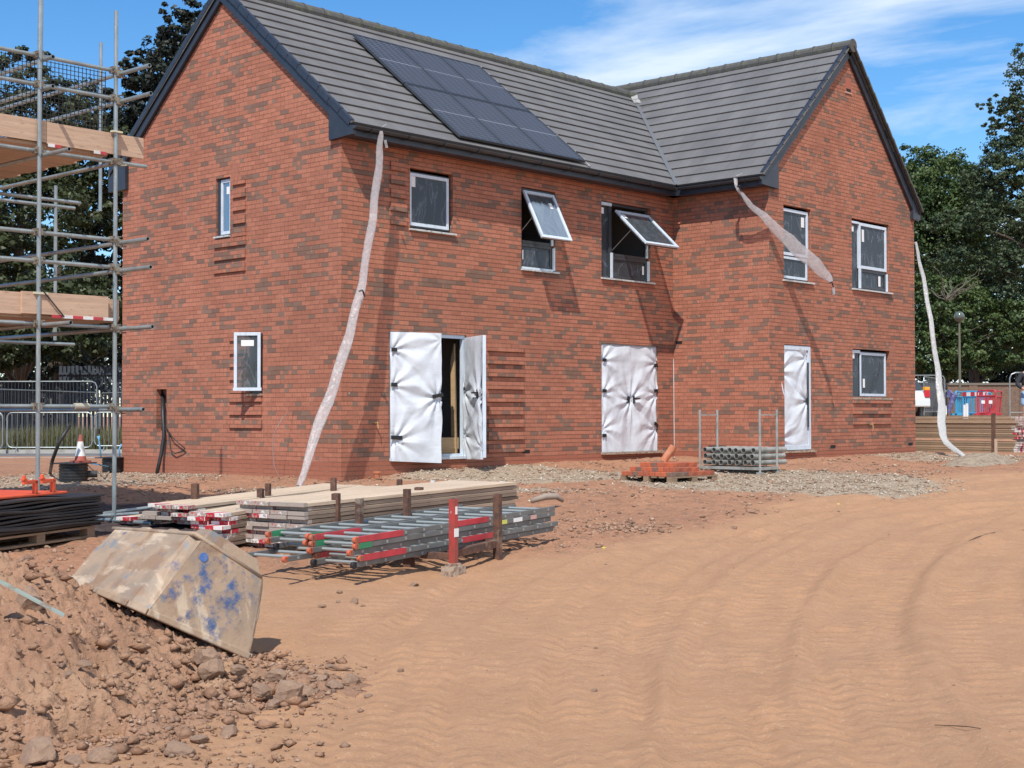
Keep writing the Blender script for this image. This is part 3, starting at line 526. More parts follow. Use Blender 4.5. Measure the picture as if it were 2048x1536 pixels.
# interior: floors and partitions so the openings look into rooms
mb = MB(); mb.bb(.2, XR-.2, .25, WA-.2, .0, .28); mb.bb(L1+.2, XR-.2, -L2+.25, .25, .0, .28); mb.bb(.2, XR-.2, .25, WA-.2, 2.62, 2.9); mb.bb(L1+.2, XR-.2, -L2+.25, .25, 2.62, 2.9); mb.bb(.01, XR-.01, .01, WA-.01, 5.35, 5.45); mb.bb(L1+.01, XR-.01, -L2+.01, .009, 5.352, 5.452)
obj('floor_slab', mb, mat('chipboard', (.25, .2, .15), .9), house)
mb = MB()
for x in (3.6, 6.1, 8.75, 11.6): mb.bb(x, x+.1, .2, WA-.2, .28, 2.62); mb.bb(x+.05, x+.15, .2, WA-.2, 2.9, 5.35)
mb.bb(.2, XR-.2, 3.8, 3.9, .28, 2.62); mb.bb(.2, XR-.2, 3.6, 3.7, 2.9, 5.35)
obj('partition', mb, M_['plaster'], house)
# --- roof courses
def roof_slope(name, ztop, zbot, ncourse, pos, x0f, x1f, mats, n_up):
    """pos(s,z): world point, x0f/x1f: extent along the eave as functions of z; each course a thin tilted slab with its own lip"""
    mb = MB(); uvs = []; dz = (ztop-zbot)/ncourse; n_up = np.array(n_up, float)
    for i in range(ncourse):
        za, zb_ = zbot+i*dz, zbot+(i+1)*dz
        a0, a1 = x0f(za), x1f(za); b0, b1 = x0f(zb_), x1f(zb_)
        up_, lowr = n_up*.034, n_up*.004
        A, B, C_, D_ = pos(a0, za)+up_, pos(a1, za)+up_, pos(b1, zb_)+lowr, pos(b0, zb_)+lowr
        A2, B2 = pos(a0, za)-n_up*.006, pos(a1, za)-n_up*.006
        mb.quad(A, B, C_, D_); uvs += [(a0, i+.02), (a1, i+.02), (b1, i+.98), (b0, i+.98)]
        mb.quad(A2, B2, B, A); uvs += [(a0+.1, i+.02)]*4
        mb.quad(A2, A, D_); uvs += [(a0+.1, i+.02)]*3; mb.quad(B, B2, C_); uvs += [(a0+.1, i+.02)]*3
    o = obj(name, mb, mats, house); l = o.data.uv_layers.new(name='UVMap'); l.data.foreach_set('uv', np.array(uvs, np.float32).ravel()); return o
yM = lambda z: -.35+(z-5.67)/sM; xW = lambda z: 8.58+(z-5.675)/sW
nm = np.array((0, -sM, 1)); nm = nm/np.linalg.norm(nm); nw = np.array((-sW, 0, 1)); nw = nw/np.linalg.norm(nw)
roof_slope('roof', RM, 5.67, 14, lambda s, z: np.array((s, yM(z), z)), lambda z: -.10, lambda z: xW(z)-.03, M_['tile'], nm)
yV = lambda z: (yM(z)-.03) if z < RM-.02 else 3.9
roof_slope('roof', RW, 5.675, 14, lambda s, z: np.array((xW(z), s, z)), lambda z: -L2-.12, yV, M_['tile'], nw)
mb = MB()   # back slopes and underlay
mb.quad((-.1, 3.16, RM), (XR+.1, 3.16, RM), (XR+.1, 6.67, 5.67), (-.1, 6.67, 5.67)); mb.quad((-.1, 3.16, RM), (-.1, 6.67, 5.67), (-.1, 6.67, 5.60), (-.1, 3.16, RM-.08))
mb.quad((xr, -L2-.12, RW), (15.1, -L2-.12, 5.62), (15.1, 3.9, 5.62), (xr, 3.9, RW)); mb.quad((xr, -L2-.12, RW-.06), (15.1, -L2-.12, 5.56), (15.1, 3.9, 5.56), (xr, 3.9, RW-.06))
mb.quad((-.08, -.33, 5.64), (8.4, -.33, 5.64), (11.6, 3.16, RM-.04), (-.08, 3.16, RM-.04)); mb.quad((8.6, -L2-.1, 5.65), (8.6, -.4, 5.65), (11.6, 3.16, RM-.04), (xr, 3.9, RW-.05), (xr, -L2-.1, RW-.05))
mb.quad((xr, 3.9, RW), (xW(6), 3.9, 6.0), (15.1, 3.9, 6.0))
mb2 = MB(); 
for i in range(11): mb.bar((xr+.02+i*.28, -L2-.15, RW+.0-i*.28*sWr), (xr+.02+i*.28+.27, -L2-.15, RW-.30*sWr-i*.28*sWr), .05, .04)
obj('roof', mb, M_['mossy'], house)
mb = MB(); va = np.array((8.56, -.37, 5.675)); vb = np.array((xW(RM), 3.14, RM)); mb.bar(va+(0, 0, .035), vb+(0, 0, .035), .085, .02); obj('valley', mb, M_['lead'], house)
mb = MB(); mb.bar(vb+(-.35, -.42, -.28), vb+(0, 0, .05), .2, .05); obj('valley_mortar', mb, M_['flash'], house)
def ridge(p, q, nm_):
    p = np.array(p, float); q = np.array(q, float); l = np.linalg.norm(q-p); n = int(l/.45); u = (q-p)/l; mb = MB()
    for i in range(n):
        a = p+u*l*i/n; b = p+u*(l*(i+1)/n+.0); r0 = .135; mb.tube([a, a+u*.03, a+u*.031, b-u*.008], [r0+.008, r0+.008, r0-.006, r0-.002], 14)
    return obj(nm_, mb, M_['mossy'], house, smooth=False)
ridge((-.10, 3.16, RM-.01), (XR+.1, 3.16, RM-.01), 'ridge_tiles'); ridge((xr, -L2-.16, RW-.01), (xr, 3.9, RW-.01), 'ridge_tiles')
# --- verges, fascia, soffit, gutters
def verge(pa, pb, out, nm_='bargeboard'):
    """dark verge trim from eave end pa to ridge end pb; out = outward direction of the gable"""
    pa = np.array(pa, float); pb = np.array(pb, float); out = np.array(out, float); mb = MB()
    up_ = np.array((0, 0, 1.0)); d = pb-pa; l = np.linalg.norm(d); u = d/l; nrm = np.cross(u, out); nrm = nrm if nrm[2] > 0 else -nrm
    R = np.array([u, out, nrm]).T
    mb.box((pa+pb)/2+out*.045-nrm*.13, (l, .05, .17), R); mb.box((pa+pb)/2+out*.02-nrm*.205, (l-.1, .09, .03), R)
    n = max(1, int(l/.335))
    for i in range(n): c = pa+u*(l*(i+.5)/n); mb.box(c+out*.07-nrm*.018+nrm*.006*(i % 2), (l/n-.008, .075, .105), R)
    return obj(nm_, mb, M_['fascia'], house, bevel=.004)
verge((0, -.34, 5.70), (0, 3.10, RM+.01), (-1, 0, 0)); verge((0, 6.66, 5.70), (0, 3.22, RM+.01), (-1, 0, 0))
verge((8.60, -L2, 5.71), (xr-.04, -L2, RW+.02), (0, -1, 0)); verge((15.1, -L2, 5.64), (xr+.04, -L2, RW+.02), (0, -1, 0))
def boxend(pts, ext): mb = MB(); mb.prism(pts, ext); obj('box_end', mb, M_['fascia'], house, bevel=.004)
boxend([(-.082, .22, 5.47), (-.082, -.36, 5.50), (-.082, -.36, 5.64), (-.082, .22, 6.10)], (.08, 0, 0)); boxend([(-.082, 6.12, 5.32), (-.082, 6.70, 5.32), (-.082, 6.70, 5.62), (-.082, 6.12, 6.08)], (.08, 0, 0))
boxend([(9.17, -L2-.082, 5.47), (8.57, -L2-.082, 5.50), (8.57, -L2-.082, 5.65), (9.17, -L2-.082, 6.20)], (0, .08, 0)); boxend([(14.78, -L2-.082, 5.44), (15.12, -L2-.082, 5.44), (15.12, -L2-.082, 5.58), (14.78, -L2-.082, 5.92)], (0, .08, 0))
for b_ in ((-.002, 8.62, -.32, -.29, 5.49, 5.66), (8.62, 8.65, -L2-.002, -.29, 5.49, 5.66), (15.06, 15.09, -L2, WA, 5.45, 5.6)): mb = MB(); mb.bb(*b_); obj('fascia', mb, M_['fascia'], house)
for b_ in ((-.001, 8.62, -.289, -.001, 5.50, 5.512), (8.651, L1-.001, -L2-.001, -.29, 5.50, 5.512), (XR+.001, 15.059, -L2, WA, 5.46, 5.472)): mb = MB(); mb.bb(*b_); obj('soffit', mb, M_['fascia'], house)
def gutter(p, q, out):
    p = np.array(p, float); q = np.array(q, float); out = np.array(out, float); mb = MB(); n = 8; r = .056; sec = []
    for j in range(n+1): a = PI*j/n; sec.append(out*(-math.cos(a)*r)+np.array((0, 0, -math.sin(a)*r)))
    vs = [p+s for s in sec]+[q+s for s in sec]+[p+s*.93 for s in sec]+[q+s*.93 for s in sec]; k = n+1
    fs = [(j, j+1, k+j+1, k+j) for j in range(n)]+[(2*k+j, 3*k+j, 3*k+j+1, 2*k+j+1) for j in range(n)]+[tuple(range(k))[::-1], tuple(range(k, 2*k))]
    mb.add(vs, fs); l = np.linalg.norm(q-p); u = (q-p)/l
    g_ = obj('gutter', mb, M_['gutter'], house)
    m2 = MB(); x = .35
    while x < l:
        for j in range(n): m2.bar(p+u*x+sec[j]*1.1, p+u*x+sec[j+1]*1.1, .035, .008, 0, u)
        x += .82
    obj('gutter_bracket', m2, M_['gutter'], g_)
gutter((-.08, -.385, 5.635), (8.51, -.385, 5.635), (0, -1, 0)); gutter((8.555, -L2-.08, 5.64), (8.555, -.44, 5.64), (-1, 0, 0))
# --- solar panels
def panel(i, j):
    x0 = 2.38+i*1.125; s0 = .06+j*1.80; u = np.array((1, 0, 0)); v_ = np.array((0, 1/math.hypot(1, sM), sM/math.hypot(1, sM))); o = np.array((x0, -.30, 5.67+sM*.05))+nm*.085+v_*s0
    w_, h_ = 1.115, 1.78; mb = MB(); R = np.array([u, v_, nm]).T
    for c, sz in (((w_/2, .012), (w_, .024)), ((w_/2, h_-.012), (w_, .024)), ((.012, h_/2), (.024, h_-.048)), ((w_-.012, h_/2), (.024, h_-.048))): mb.box(o+u*c[0]+v_*c[1], (sz[0], sz[1], .042), R)
    pnl = obj('solar_panel', mb, M_['framedark'], house)
    m2 = MB(); A = o+u*.024+v_*.024+nm*.014; m2.quad(A, A+u*(w_-.048), A+u*(w_-.048)+v_*(h_-.048), A+v_*(h_-.048)); c = obj('cell_sheet', m2, M_['pv'], pnl); l = c.data.uv_layers.new(name='UVMap'); l.data.foreach_set('uv', np.array([(0, 0), (1, 0), (1, 1), (0, 1)], np.float32).ravel())
for i in range(3):
    for j in range(2): panel(i, j)
mb = MB(); v_ = np.array((0, 1/math.hypot(1, sM), sM/math.hypot(1, sM)))
for k in range(13): p = np.array((5.80, -.36, 5.67))+nm*(.055)+v_*(.02+k*.29); mb.bar(p, p+v_*.26, .035, .02); mb.box(p+v_*.27+np.array((.03, 0, .0)), (.09, .04, .035))
obj('flashing', mb, M_['flash'], house)
# --- windows
def frame_rect(mb, O, u, z0, z1, s0, s1, t, dpt, n, off, mi=0):
    """rectangular frame in plane; O origin, u along, n outward, off: outward offset of the outer face"""
    P = lambda s, z: O+u*s+np.array((0, 0, z))+n*(off-dpt/2); R = np.array([u, n, (0, 0, 1)]).T
    mb.box(P((s0+s1)/2, z0+t/2), (s1-s0, dpt, t), R, mi); mb.box(P((s0+s1)/2, z1-t/2), (s1-s0, dpt, t), R, mi)
    mb.box(P(s0+t/2, (z0+z1)/2), (t, dpt, z1-z0-2*t), R, mi); mb.box(P(s1-t/2, (z0+z1)/2), (t, dpt, z1-z0-2*t), R, mi)
def pane(parent, O, u, n, s0, s1, z0, z1, off, m='glass'):
    mb = MB(); P = lambda s, z: O+u*s+np.array((0, 0, z))+n*off; a = (P(s0, z0), P(s1, z0), P(s1, z1), P(s0, z1)); mb.quad(*a); obj('pane', mb, M_[m], parent)
def sticker(parent, O, u, n, s, z, w_, h_, off, tilt=0):
    mb = MB(); c, s_ = math.cos(tilt), math.sin(tilt); e = lambda a, b: O+u*(s+a*c-b*s_)+np.array((0, 0, z+a*s_+b*c))+n*off; mb.quad(e(-w_/2, -h_/2), e(w_/2, -h_/2), e(w_/2, h_/2), e(-w_/2, h_/2)); obj('sticker', mb, M_['label'], parent)
def fixed(O, u, n, s0, s1, z0, z1, label=None, white=True, t=.055, off=-.045, m='glass', parent=None):
    mb = MB(); frame_rect(mb, O, u, z0, z1, s0, s1, .03, .07, n, off-.012, 1); frame_rect(mb, O, u, z0+.022, z1-.022, s0+.02, s1-.02, t, .05, n, off, 0)
    f = obj('window', mb, [M_['frame'] if white else M_['framedark'], M_['framedark']], house, bevel=.004)
    if label: f['label'] = label
    pane(f, O, u, n, s0+.07, s1-.07, z0+.07, z1-.07, off-.022, m); return f
def sill(parent_u, O, u, n, s0, s1, z, mat_='sill', pr=.05, th=.03):
    mb = MB(); R = np.array([u, n, (0, 0, 1)]).T; mb.box(O+u*(s0+s1)/2+n*(pr/2-.055)+np.array((0, 0, z-th/2)), (s1-s0+.03, pr+.11, th), R); obj('sill', mb, M_[mat_], parent_u)
OAo, OBo, ODo = np.zeros(3), np.zeros(3), np.array((L1, -L2, 0.)); uA, uB = np.array((0, 1., 0)), np.array((1., 0, 0)); nA, nB = np.array((-1., 0, 0)), np.array((0, -1., 0))
f = fixed(OAo, uA, nA, 2.955, 3.30, 4.20, 5.205, 'narrow upstairs window in the end gable', m='glassclear'); sill(f, OAo, uA, nA, 2.95, 3.36, 4.19); sticker(f, OAo, uA, nA, 3.08, 4.99, .10, .13, -.06); mb = MB(); mb.bb(.035, .10, 3.30, 3.358, 4.20, 5.21); obj('filler', mb, M_['framedark'], f)
f = fixed(OBo, uB, nB, 1.51, 2.49, 4.225, 5.16, 'square closed upstairs window nearest the corner'); sill(f, OBo, uB, nB, 1.50, 2.56, 4.185); sticker(f, OBo, uB, nB, 1.64, 5.0, .09, .19, -.06)
def sash(parent, O, u, n, s0, s1, ztop, h, ang, off=.0, stick=(.7, .2), m='glassclear'):
    """top hung sash swung outwards by ang"""
    hd = np.array((0, 0, -1.))*math.cos(ang)+n*math.sin(ang); nn = n*math.cos(ang)+np.array((0, 0, 1.))*math.sin(ang); A = O+u*s0+n*off+np.array((0, 0, ztop)); w_ = s1-s0; t = .055; R = np.array([u, hd, nn]).T; mb = MB()
    for c, sz in (((w_/2, t/2), (w_, t)), ((w_/2, h-t/2), (w_, t)), ((t/2, h/2), (t, h-2*t)), ((w_-t/2, h/2), (t, h-2*t))): mb.box(A+u*c[0]+hd*c[1], (sz[0], sz[1], .04), R); mb.box(A+u*c[0]+hd*c[1]-nn*.035, (sz[0]*.97, sz[1]*.97, .026), R, 1)
    sh = obj('sash', mb, [M_['frame'], M_['framedark']], parent, bevel=.004); m2 = MB(); B_ = A+u*t+hd*t; m2.quad(B_, B_+u*(w_-2*t), B_+u*(w_-2*t)+hd*(h-2*t), B_+hd*(h-2*t)); obj('pane', m2, M_[m], sh)
    m3 = MB(); B_ = A+u*w_*stick[0]+hd*h*stick[1]+nn*.004; m3.quad(B_, B_+u*.09, B_+u*.09+hd*.12, B_+hd*.12); obj('sticker', m3, M_['label'], sh)
    m4 = MB(); m4.bar(A+hd*h*.55-nn*.03+u*.01, O+u*(s0+.01)+np.array((0, 0, ztop-h*.75))-n*.05, .012, .006); m4.bar(A+hd*h*.55-nn*.03+u*(w_-.01), O+u*(s1-.01)+np.array((0, 0, ztop-h*.75))-n*.05, .012, .006); obj('stay', m4, M_['galvd'], sh)
# second long-wall window: top hung sash open
f = fixed(OBo, uB, nB, 4.30, 5.20, 3.72, 4.20, 'upstairs window with tall top hung sash open slightly', False, .045); sill(f, OBo, uB, nB, 4.285, 5.28, 3.715); frm = MB(); frame_rect(frm, OBo, uB, 4.20, 5.205, 4.30, 5.20, .05, .07, nB, -.055, 0); obj('frame', frm, M_['framedark'], f)
[obj('frame_tape', MB().bb(*q), M_['frame'], f) for q in ((5.19, 5.225, -.0, .04, 3.74, 4.16), (5.16, 5.185, .01, .05, 4.2, 4.45), (4.31, 5.19, .015, .05, 3.725, 3.76))]; sash(f, OBo, uB, nB, 4.31, 5.15, 5.14, 1.0, math.radians(27), .02); sticker(f, OBo, uB, nB, 4.36, 3.98, .06, .17, -.05)
f = fixed(OBo, uB, nB, 6.93, 8.12, 3.72, 4.17, 'upstairs window with sash propped wide open near the inner corner', False, .045); sill(f, OBo, uB, nB, 6.59, 8.25, 3.715); frm = MB(); frame_rect(frm, OBo, uB, 4.17, 5.205, 6.93, 8.12, .05, .07, nB, -.055, 0); frame_rect(frm, OBo, uB, 3.72, 5.205, 6.61, 6.93, .04, .07, nB, -.055, 0); obj('frame', frm, M_['framedark'], f); pane(f, OBo, uB, nB, 6.65, 6.89, 3.76, 5.16, -.08)
[obj('frame_tape', MB().bb(*q), M_['frame'], f) for q in ((8.10, 8.14, -.0, .04, 3.74, 4.14), (8.07, 8.1, .01, .05, 4.2, 4.5), (6.90, 6.94, -.01, .03, 3.73, 4.22), (6.6, 6.92, 0.0, .04, 5.13, 5.19))]; sash(f, OBo, uB, nB, 6.98, 8.06, 5.05, 1.03, math.radians(47), .03, (.1, .1)); sticker(f, OBo, uB, nB, 6.68, 5.03, .1, .12, -.05); sticker(f, OBo, uB, nB, 7.98, 3.95, .06, .17, -.05)
# wing windows
f = fixed(ODo, uB, nB, .45, 1.52, 3.74, 4.22, 'upstairs window on the wing gable, left of two', True, .05); sill(f, ODo, uB, nB, .5, 1.62, 3.72); mb = MB(); frame_rect(mb, ODo, uB, 4.22, 5.15, .45, 1.52, .06, .06, nB, -.035, 0); obj('frame', mb, M_['frame'], f, bevel=.004); pane(f, ODo, uB, nB, .5, 1.47, 4.27, 5.1, -.06); sticker(f, ODo, uB, nB, 1.33, 4.93, .12, .2, -.05)
f = fixed(ODo, uB, nB, 3.60, 4.78, 3.74, 4.17, 'upstairs window on the wing gable with narrow side light', False, .045); sill(f, ODo, uB, nB, 3.22, 4.92, 3.72); mb = MB(); frame_rect(mb, ODo, uB, 4.17, 5.15, 3.58, 4.78, .065, .06, nB, -.02, 0); mb.bb(L1+3.56, L1+3.6, -L2-.01, -L2+.04, 3.74, 4.2); mb.bb(L1+4.76, L1+4.8, -L2-.0, -L2+.04, 3.74, 4.12); mb.bb(L1+3.24, L1+3.58, -L2+.02, -L2+.06, 5.11, 5.16); obj('frame', mb, M_['frame'], f, bevel=.004); pane(f, ODo, uB, nB, 3.64, 4.72, 4.23, 5.1, -.045); pane(f, ODo, uB, nB, 3.24, 3.57, 3.74, 5.15, -.07); sticker(f, ODo, uB, nB, 3.75, 4.88, .10, .26, -.03); sticker(f, ODo, uB, nB, 3.33, 5.0, .12, .12, -.05); sticker(f, ODo, uB, nB, 4.5, 3.95, .1, .22, -.05)
f = fixed(ODo, uB, nB, 3.60, 4.78, 1.42, 2.40, 'downstairs window on the wing gable'); sill(f, ODo, uB, nB, 3.22, 4.90, 1.41, 'mortarsill', .04, .04); pane(f, ODo, uB, nB, 3.24, 3.6, 1.42, 2.43, -.07); mb = MB(); mb.bb(L1+3.24, L1+3.6, -L2+.03, -L2+.07, 2.36, 2.42); obj('frame', mb, M_['frame'], f); sticker(f, ODo, uB, nB, 3.75, 1.72, .09, .19, -.03); sticker(f, ODo, uB, nB, 3.33, 2.3, .12, .12, -.05)
# ground floor gable window: side hung sash open
f = None; mb = MB(); frame_rect(mb, OAo, uA, 1.43, 2.44, 2.03, 2.45, .035, .07, nA, -.05, 0); f = obj('window', mb, M_['framedark'], house); f['label'] = 'narrow downstairs gable window with its sash open'; sill(f, OAo, uA, nA, 2.03, 2.42, 1.42, 'mortarsill', .05, .03)
a = math.radians(38); hd = uA*math.cos(a)+nA*math.sin(a); nn = nA*math.cos(a)-uA*math.sin(a); A = np.array((-.03, 2.035, 1.47)); w_, h_, t = .46, .99, .055; R = np.array([hd, nn, (0, 0, 1)]).T; mb = MB(); Z_ = np.array((0, 0, 1.))
for c, sz in (((w_/2, t/2), (w_+.03, t)), ((w_/2, h_-t/2), (w_, t)), ((t/2, h_/2), (t, h_-2*t)), ((w_-t/2, h_/2), (t, h_-2*t))): mb.box(A+hd*c[0]+Z_*c[1], (sz[0], .05, sz[1]), R)
sh = obj('sash', mb, M_['frame'], f, bevel=.004); m2 = MB(); B_ = A+hd*t+Z_*t; m2.quad(B_, B_+hd*(w_-2*t), B_+hd*(w_-2*t)+Z_*(h_-2*t), B_+Z_*(h_-2*t)); obj('pane', m2, M_['glass'], sh); m3 = MB(); B_ = A+hd*.12+Z_*.76+nn*.004; m3.quad(B_, B_+hd*.22, B_+hd*.22+Z_*.1, B_+Z_*.1); obj('sticker', m3, M_['label'], sh)
# --- doors with white protective sheeting
def sheet(parent, P0, u, v, n, w_, h_, pins, seed, amp=.02, sag=0, nx=44, ny=86, bag=.02):
    s, t = np.meshgrid(np.linspace(0, 1, nx), np.linspace(0, 1, ny)); X_ = s*w_; Y_ = t*h_
    disp = fbm(X_*2.2+seed, Y_*1.7, 3, seed)*amp*2.2 + bag*np.sin(PI*s)*np.sin(PI*t)**.5
    for k, (px_, py_, st_) in enumerate(pins):
        dx, dy = X_-px_*w_, Y_-py_*h_; r = np.hypot(dx, dy)+1e-4; th = np.arctan2(dy, dx)
        wr = np.sin(th*9+seed+k*2.1+fbm(X_*1.3, Y_*1.3, 2, seed+k)*5); disp += st_*amp*1.15*np.sign(wr)*np.abs(wr)**1.6*np.exp(-r/.5)*np.minimum(1, r/.07); disp -= st_*.022*np.exp(-(r/.09)**2)
    loose = np.clip((t-.0)/.06, 0, 1)
    P0 = np.array(P0, float); sgx = (fbm(s*0+3, Y_*3, 3, seed+5)*.035)*((s > .5)*2-1)*np.abs(s*2-1)**3
    Vt = P0+u*(X_+sgx)[..., None]+v*(Y_-sag*s*(1-t))[..., None]+n*disp[..., None]
    id_ = np.arange(nx*ny).reshape(ny, nx); F_ = np.stack([id_[:-1, :-1], id_[:-1, 1:], id_[1:, 1:], id_[1:, :-1]], -1).reshape(-1, 4)
    V_ = Vt.reshape(-1, 3); q = parent
    off = np.zeros(3)
    while q is not None: off += np.array(q.location); q = q.parent
    return npmesh('protective_sheet', V_-off, F_, M_['sheet'], parent, True)
def leaf(label, hinge, u, n, w_, h_, z0, pins, seed, tapes, sag=.0, handle=None, hs=1, thick=.06):
    hinge = np.array(hinge, float); R = np.array([u, n, (0, 0, 1)]).T; mb = MB(); mb.box(hinge+u*w_/2+Z_*(z0+h_/2)-n*.03, (w_, thick, h_), R); d = obj('door', mb, M_['frame'], house); d['label'] = label
    sheet(d, hinge+u*(-.01)+Z_*(z0-.03)+n*.022, u, Z_, n, w_+.02, h_+.03, pins, seed, sag=sag)
    for (s, t, wt_, ang) in tapes:
        m2 = MB(); c, s_ = math.cos(ang), math.sin(ang); uu = u*c+Z_*s_; vv = -u*s_+Z_*c; m2.box(hinge+u*s*w_+Z_*(z0+t*h_)+n*.045, (wt_, .012, .065), np.array([uu, n, vv]).T); obj('tape', m2, M_['tape'], d)
    if handle is not None: m3 = MB(); p = hinge+u*handle[0]*w_+Z_*(z0+handle[1]*h_)+n*.05; m3.bar(p, p+n*.06, .03, .03); m3.bar(p+n*.055, p+n*.055+u*.13*hs, .02, .022); m3.bar(p-Z_*.1, p+Z_*.06, .03, .02); obj('handle', m3, M_['tape'], d)
    return d
ph = math.radians(17); u1 = np.array((math.cos(ph), -math.sin(ph), 0)); n1_ = np.array((-math.sin(ph), -math.cos(ph), 0))
leaf('left patio door leaf, ajar, wrapped in white sheeting', (1.05, -.015, 0), u1, n1_, .93, 2.10, .33, [(.92, .5, 1.3), (.02, .86, 1), (.02, .58, 1), (.06, .17, 1.2), (1, .95, .5)], 3, [(.05, .86, .1, 0), (.05, .585, .11, 0), (.1, .17, .2, -.03), (.92, .5, .2, .2)], .05)
ph = math.radians(63); u2 = np.array((-math.cos(ph), -math.sin(ph), 0)); n2_ = np.array((math.sin(ph), -math.cos(ph), 0)); n2_ = -n2_ if False else n2_
hg = np.array((2.83, -.0, 0)); fe = hg+u2*.9
leaf('right patio door leaf swung well open, wrapped in white sheeting', fe, -u2, np.array((-math.sin(ph), math.cos(ph), 0)), .9, 2.06, .34, [(.1, .5, 1.2), (.95, .55, 1.3), (.95, .2, 1.2), (.05, .1, .8)], 8, [(.93, .57, .04, 1.3)], .02, (.15, .53), 1)
mb = MB(); frame_rect(mb, OBo, uB, .33, 2.44, 1.04, 2.85, .06, .07, nB, -.03, 0); mb.bb(1.04, 2.85, -.04, .09, .30, .345); df = obj('door_frame', mb, M_['frame'], house)
for k, (s0, s1) in enumerate(((6.60, 7.50), (7.50, 8.38))):
    leaf(('left' if k == 0 else 'right')+' leaf of the closed patio doors under white sheeting', (s0, .04, 0), uB, nB, s1-s0-.01, 2.06, .345, [(.98 if k == 0 else .04, .5, 1.3), (.05 if k == 0 else .95, .55, 1), (.05 if k == 0 else .97, .86, .9), (.05 if k == 0 else .96, .22, 1)], 14+k*5,
         [(.08, .86, .12, 0), (.08, .57, .12, 0), (.07, .15, .12, 0), (.93, .49, .12, 1.5)] if k == 0 else [(.95, .83, .11, .2), (.95, .58, .11, 0), (.95, .25, .12, -.5)], .0, None if k == 0 else (.1, .5), 1)
mb = MB(); frame_rect(mb, OBo, uB, .33, 2.44, 6.58, 8.40, .04, .06, nB, -.05, 0); mb.bb(6.56, 8.50, -.09, .09, .285, .33, 1); obj('door_frame', mb, [M_['frame'], M_['mortarsill']], house)
dd_ = leaf('wing door with a sheeted panel in a pale frame', (L1+.40, -L2+.05, 0), uB, nB, 1.02, 2.0, .40, [(.98, .48, 1.3), (.0, .75, 1.4), (.0, .1, 1.2), (.95, .9, 1)], 31, [(.965, .47, .1, .9)], .0, None)
mb = MB(); frame_rect(mb, ODo, uB, .35, 2.43, .40, 1.545, .085, .09, nB, -.012, 0); mb.bb(L1+.45, L1+1.66, -L2-.05, -L2+.09, .295, .335, 1); mb.bb(L1+1.415, L1+1.44, -L2+.02, -L2-.012, .8, 2.1, 2); obj('door_frame', mb, [M_['frame'], M_['mortarsill'], M_['framedark']], house)
# cardboard boxes and packed door inside the doorway
t_ = thing('cardboard_box', 'brown cardboard box standing just inside the open patio doors', 'box', (2.55, .35, .28)); mb = MB(); mb.bb(2.28, 2.80, .16, .50, .35, .66); obj('body', mb, M_['card'], t_, bevel=.01); mb = MB(); mb.bb(2.27, 2.81, .145, .157, .47, .665); mb.bb(2.28, 2.80, .16, .4, .661, .668); obj('flap', mb, M_['card'], t_)
mb = MB(); mb.prism([(2.72, .12, .3), (2.72, .24, .3), (2.72, .26, 2.0), (2.72, .17, 2.3)], (.05, .02, 0)); o = obj('cardboard_sheet', mb, M_['card']); tag(o, 'tall brown cardboard sheet standing upright inside the open patio doors', 'cardboard')
# wall tap tails (little brass stubs)
for k, p in enumerate(((atY(748, 846, 0)), (atY(1738, 849, -L2)))):
    m3 = MB(); n = np.array((0, -1., 0)); p = np.array(p); m3.tube([p, p+n*.06, p+n*.09+Z_*.01], .013, 8); m3.tube([p+n*.09, p+n*.1-Z_*.09], .008, 6)
    o = obj('tap_tail', m3, mat('brass', (.8, .5, .2), .35, .7)); tag(o, ('small brass pipe stub on the wall left of the open patio doors', 'small brass pipe stub on the wing wall under the downstairs window')[k], 'pipe stub')
mb = MB(); p = atX(1346, 750, L1-.01); mb.bar((L1-.012, -.012, 2.2), (L1-.012, -.02, .3), .011, .011); o = obj('cable', mb, M_['white']); tag(o, 'thin white cable running down the inner corner of the house', 'cable')
mb = MB(); pts = [np.array(atX(x, y, v)) for x, y, v in ((325, 790, .12), (326, 830, .0), (328, 870, -.06), (322, 910, -.10), (312, 955, -.25))]; mb.tube(pts, .035, 10); o = obj('service_duct', mb, M_['black'], smooth=True); tag(o, 'thick black duct coming out of the meter recess into the ground', 'duct')
mb = MB(); pts = [np.array(atX(x, y, v)) for x, y, v in ((329, 850, -.03), (345, 875, -.07), (370, 897, -.05), (366, 902, -.04), (350, 907, -.05), (341, 900, -.05), (337, 870, -.03), (334, 858, -.02))]; mb.tube(pts, .010, 8); o = obj('cable', mb, M_['black'], smooth=True); tag(o, 'looped thin black cable hanging from the meter recess', 'cable')
mb = MB(); pts = [np.array(atX(x, y, v)) for x, y, v in ((585, 820, -.02), (565, 835, -.25), (550, 862, -.38), (545, 890, -.42), (548, 930, -.42), (563, 966, -.45))]; mb.tube(pts, .0045, 6); o = obj('cable', mb, M_['galvd'], smooth=True); tag(o, 'thin pale cable arching out of the gable wall to the ground', 'cable')
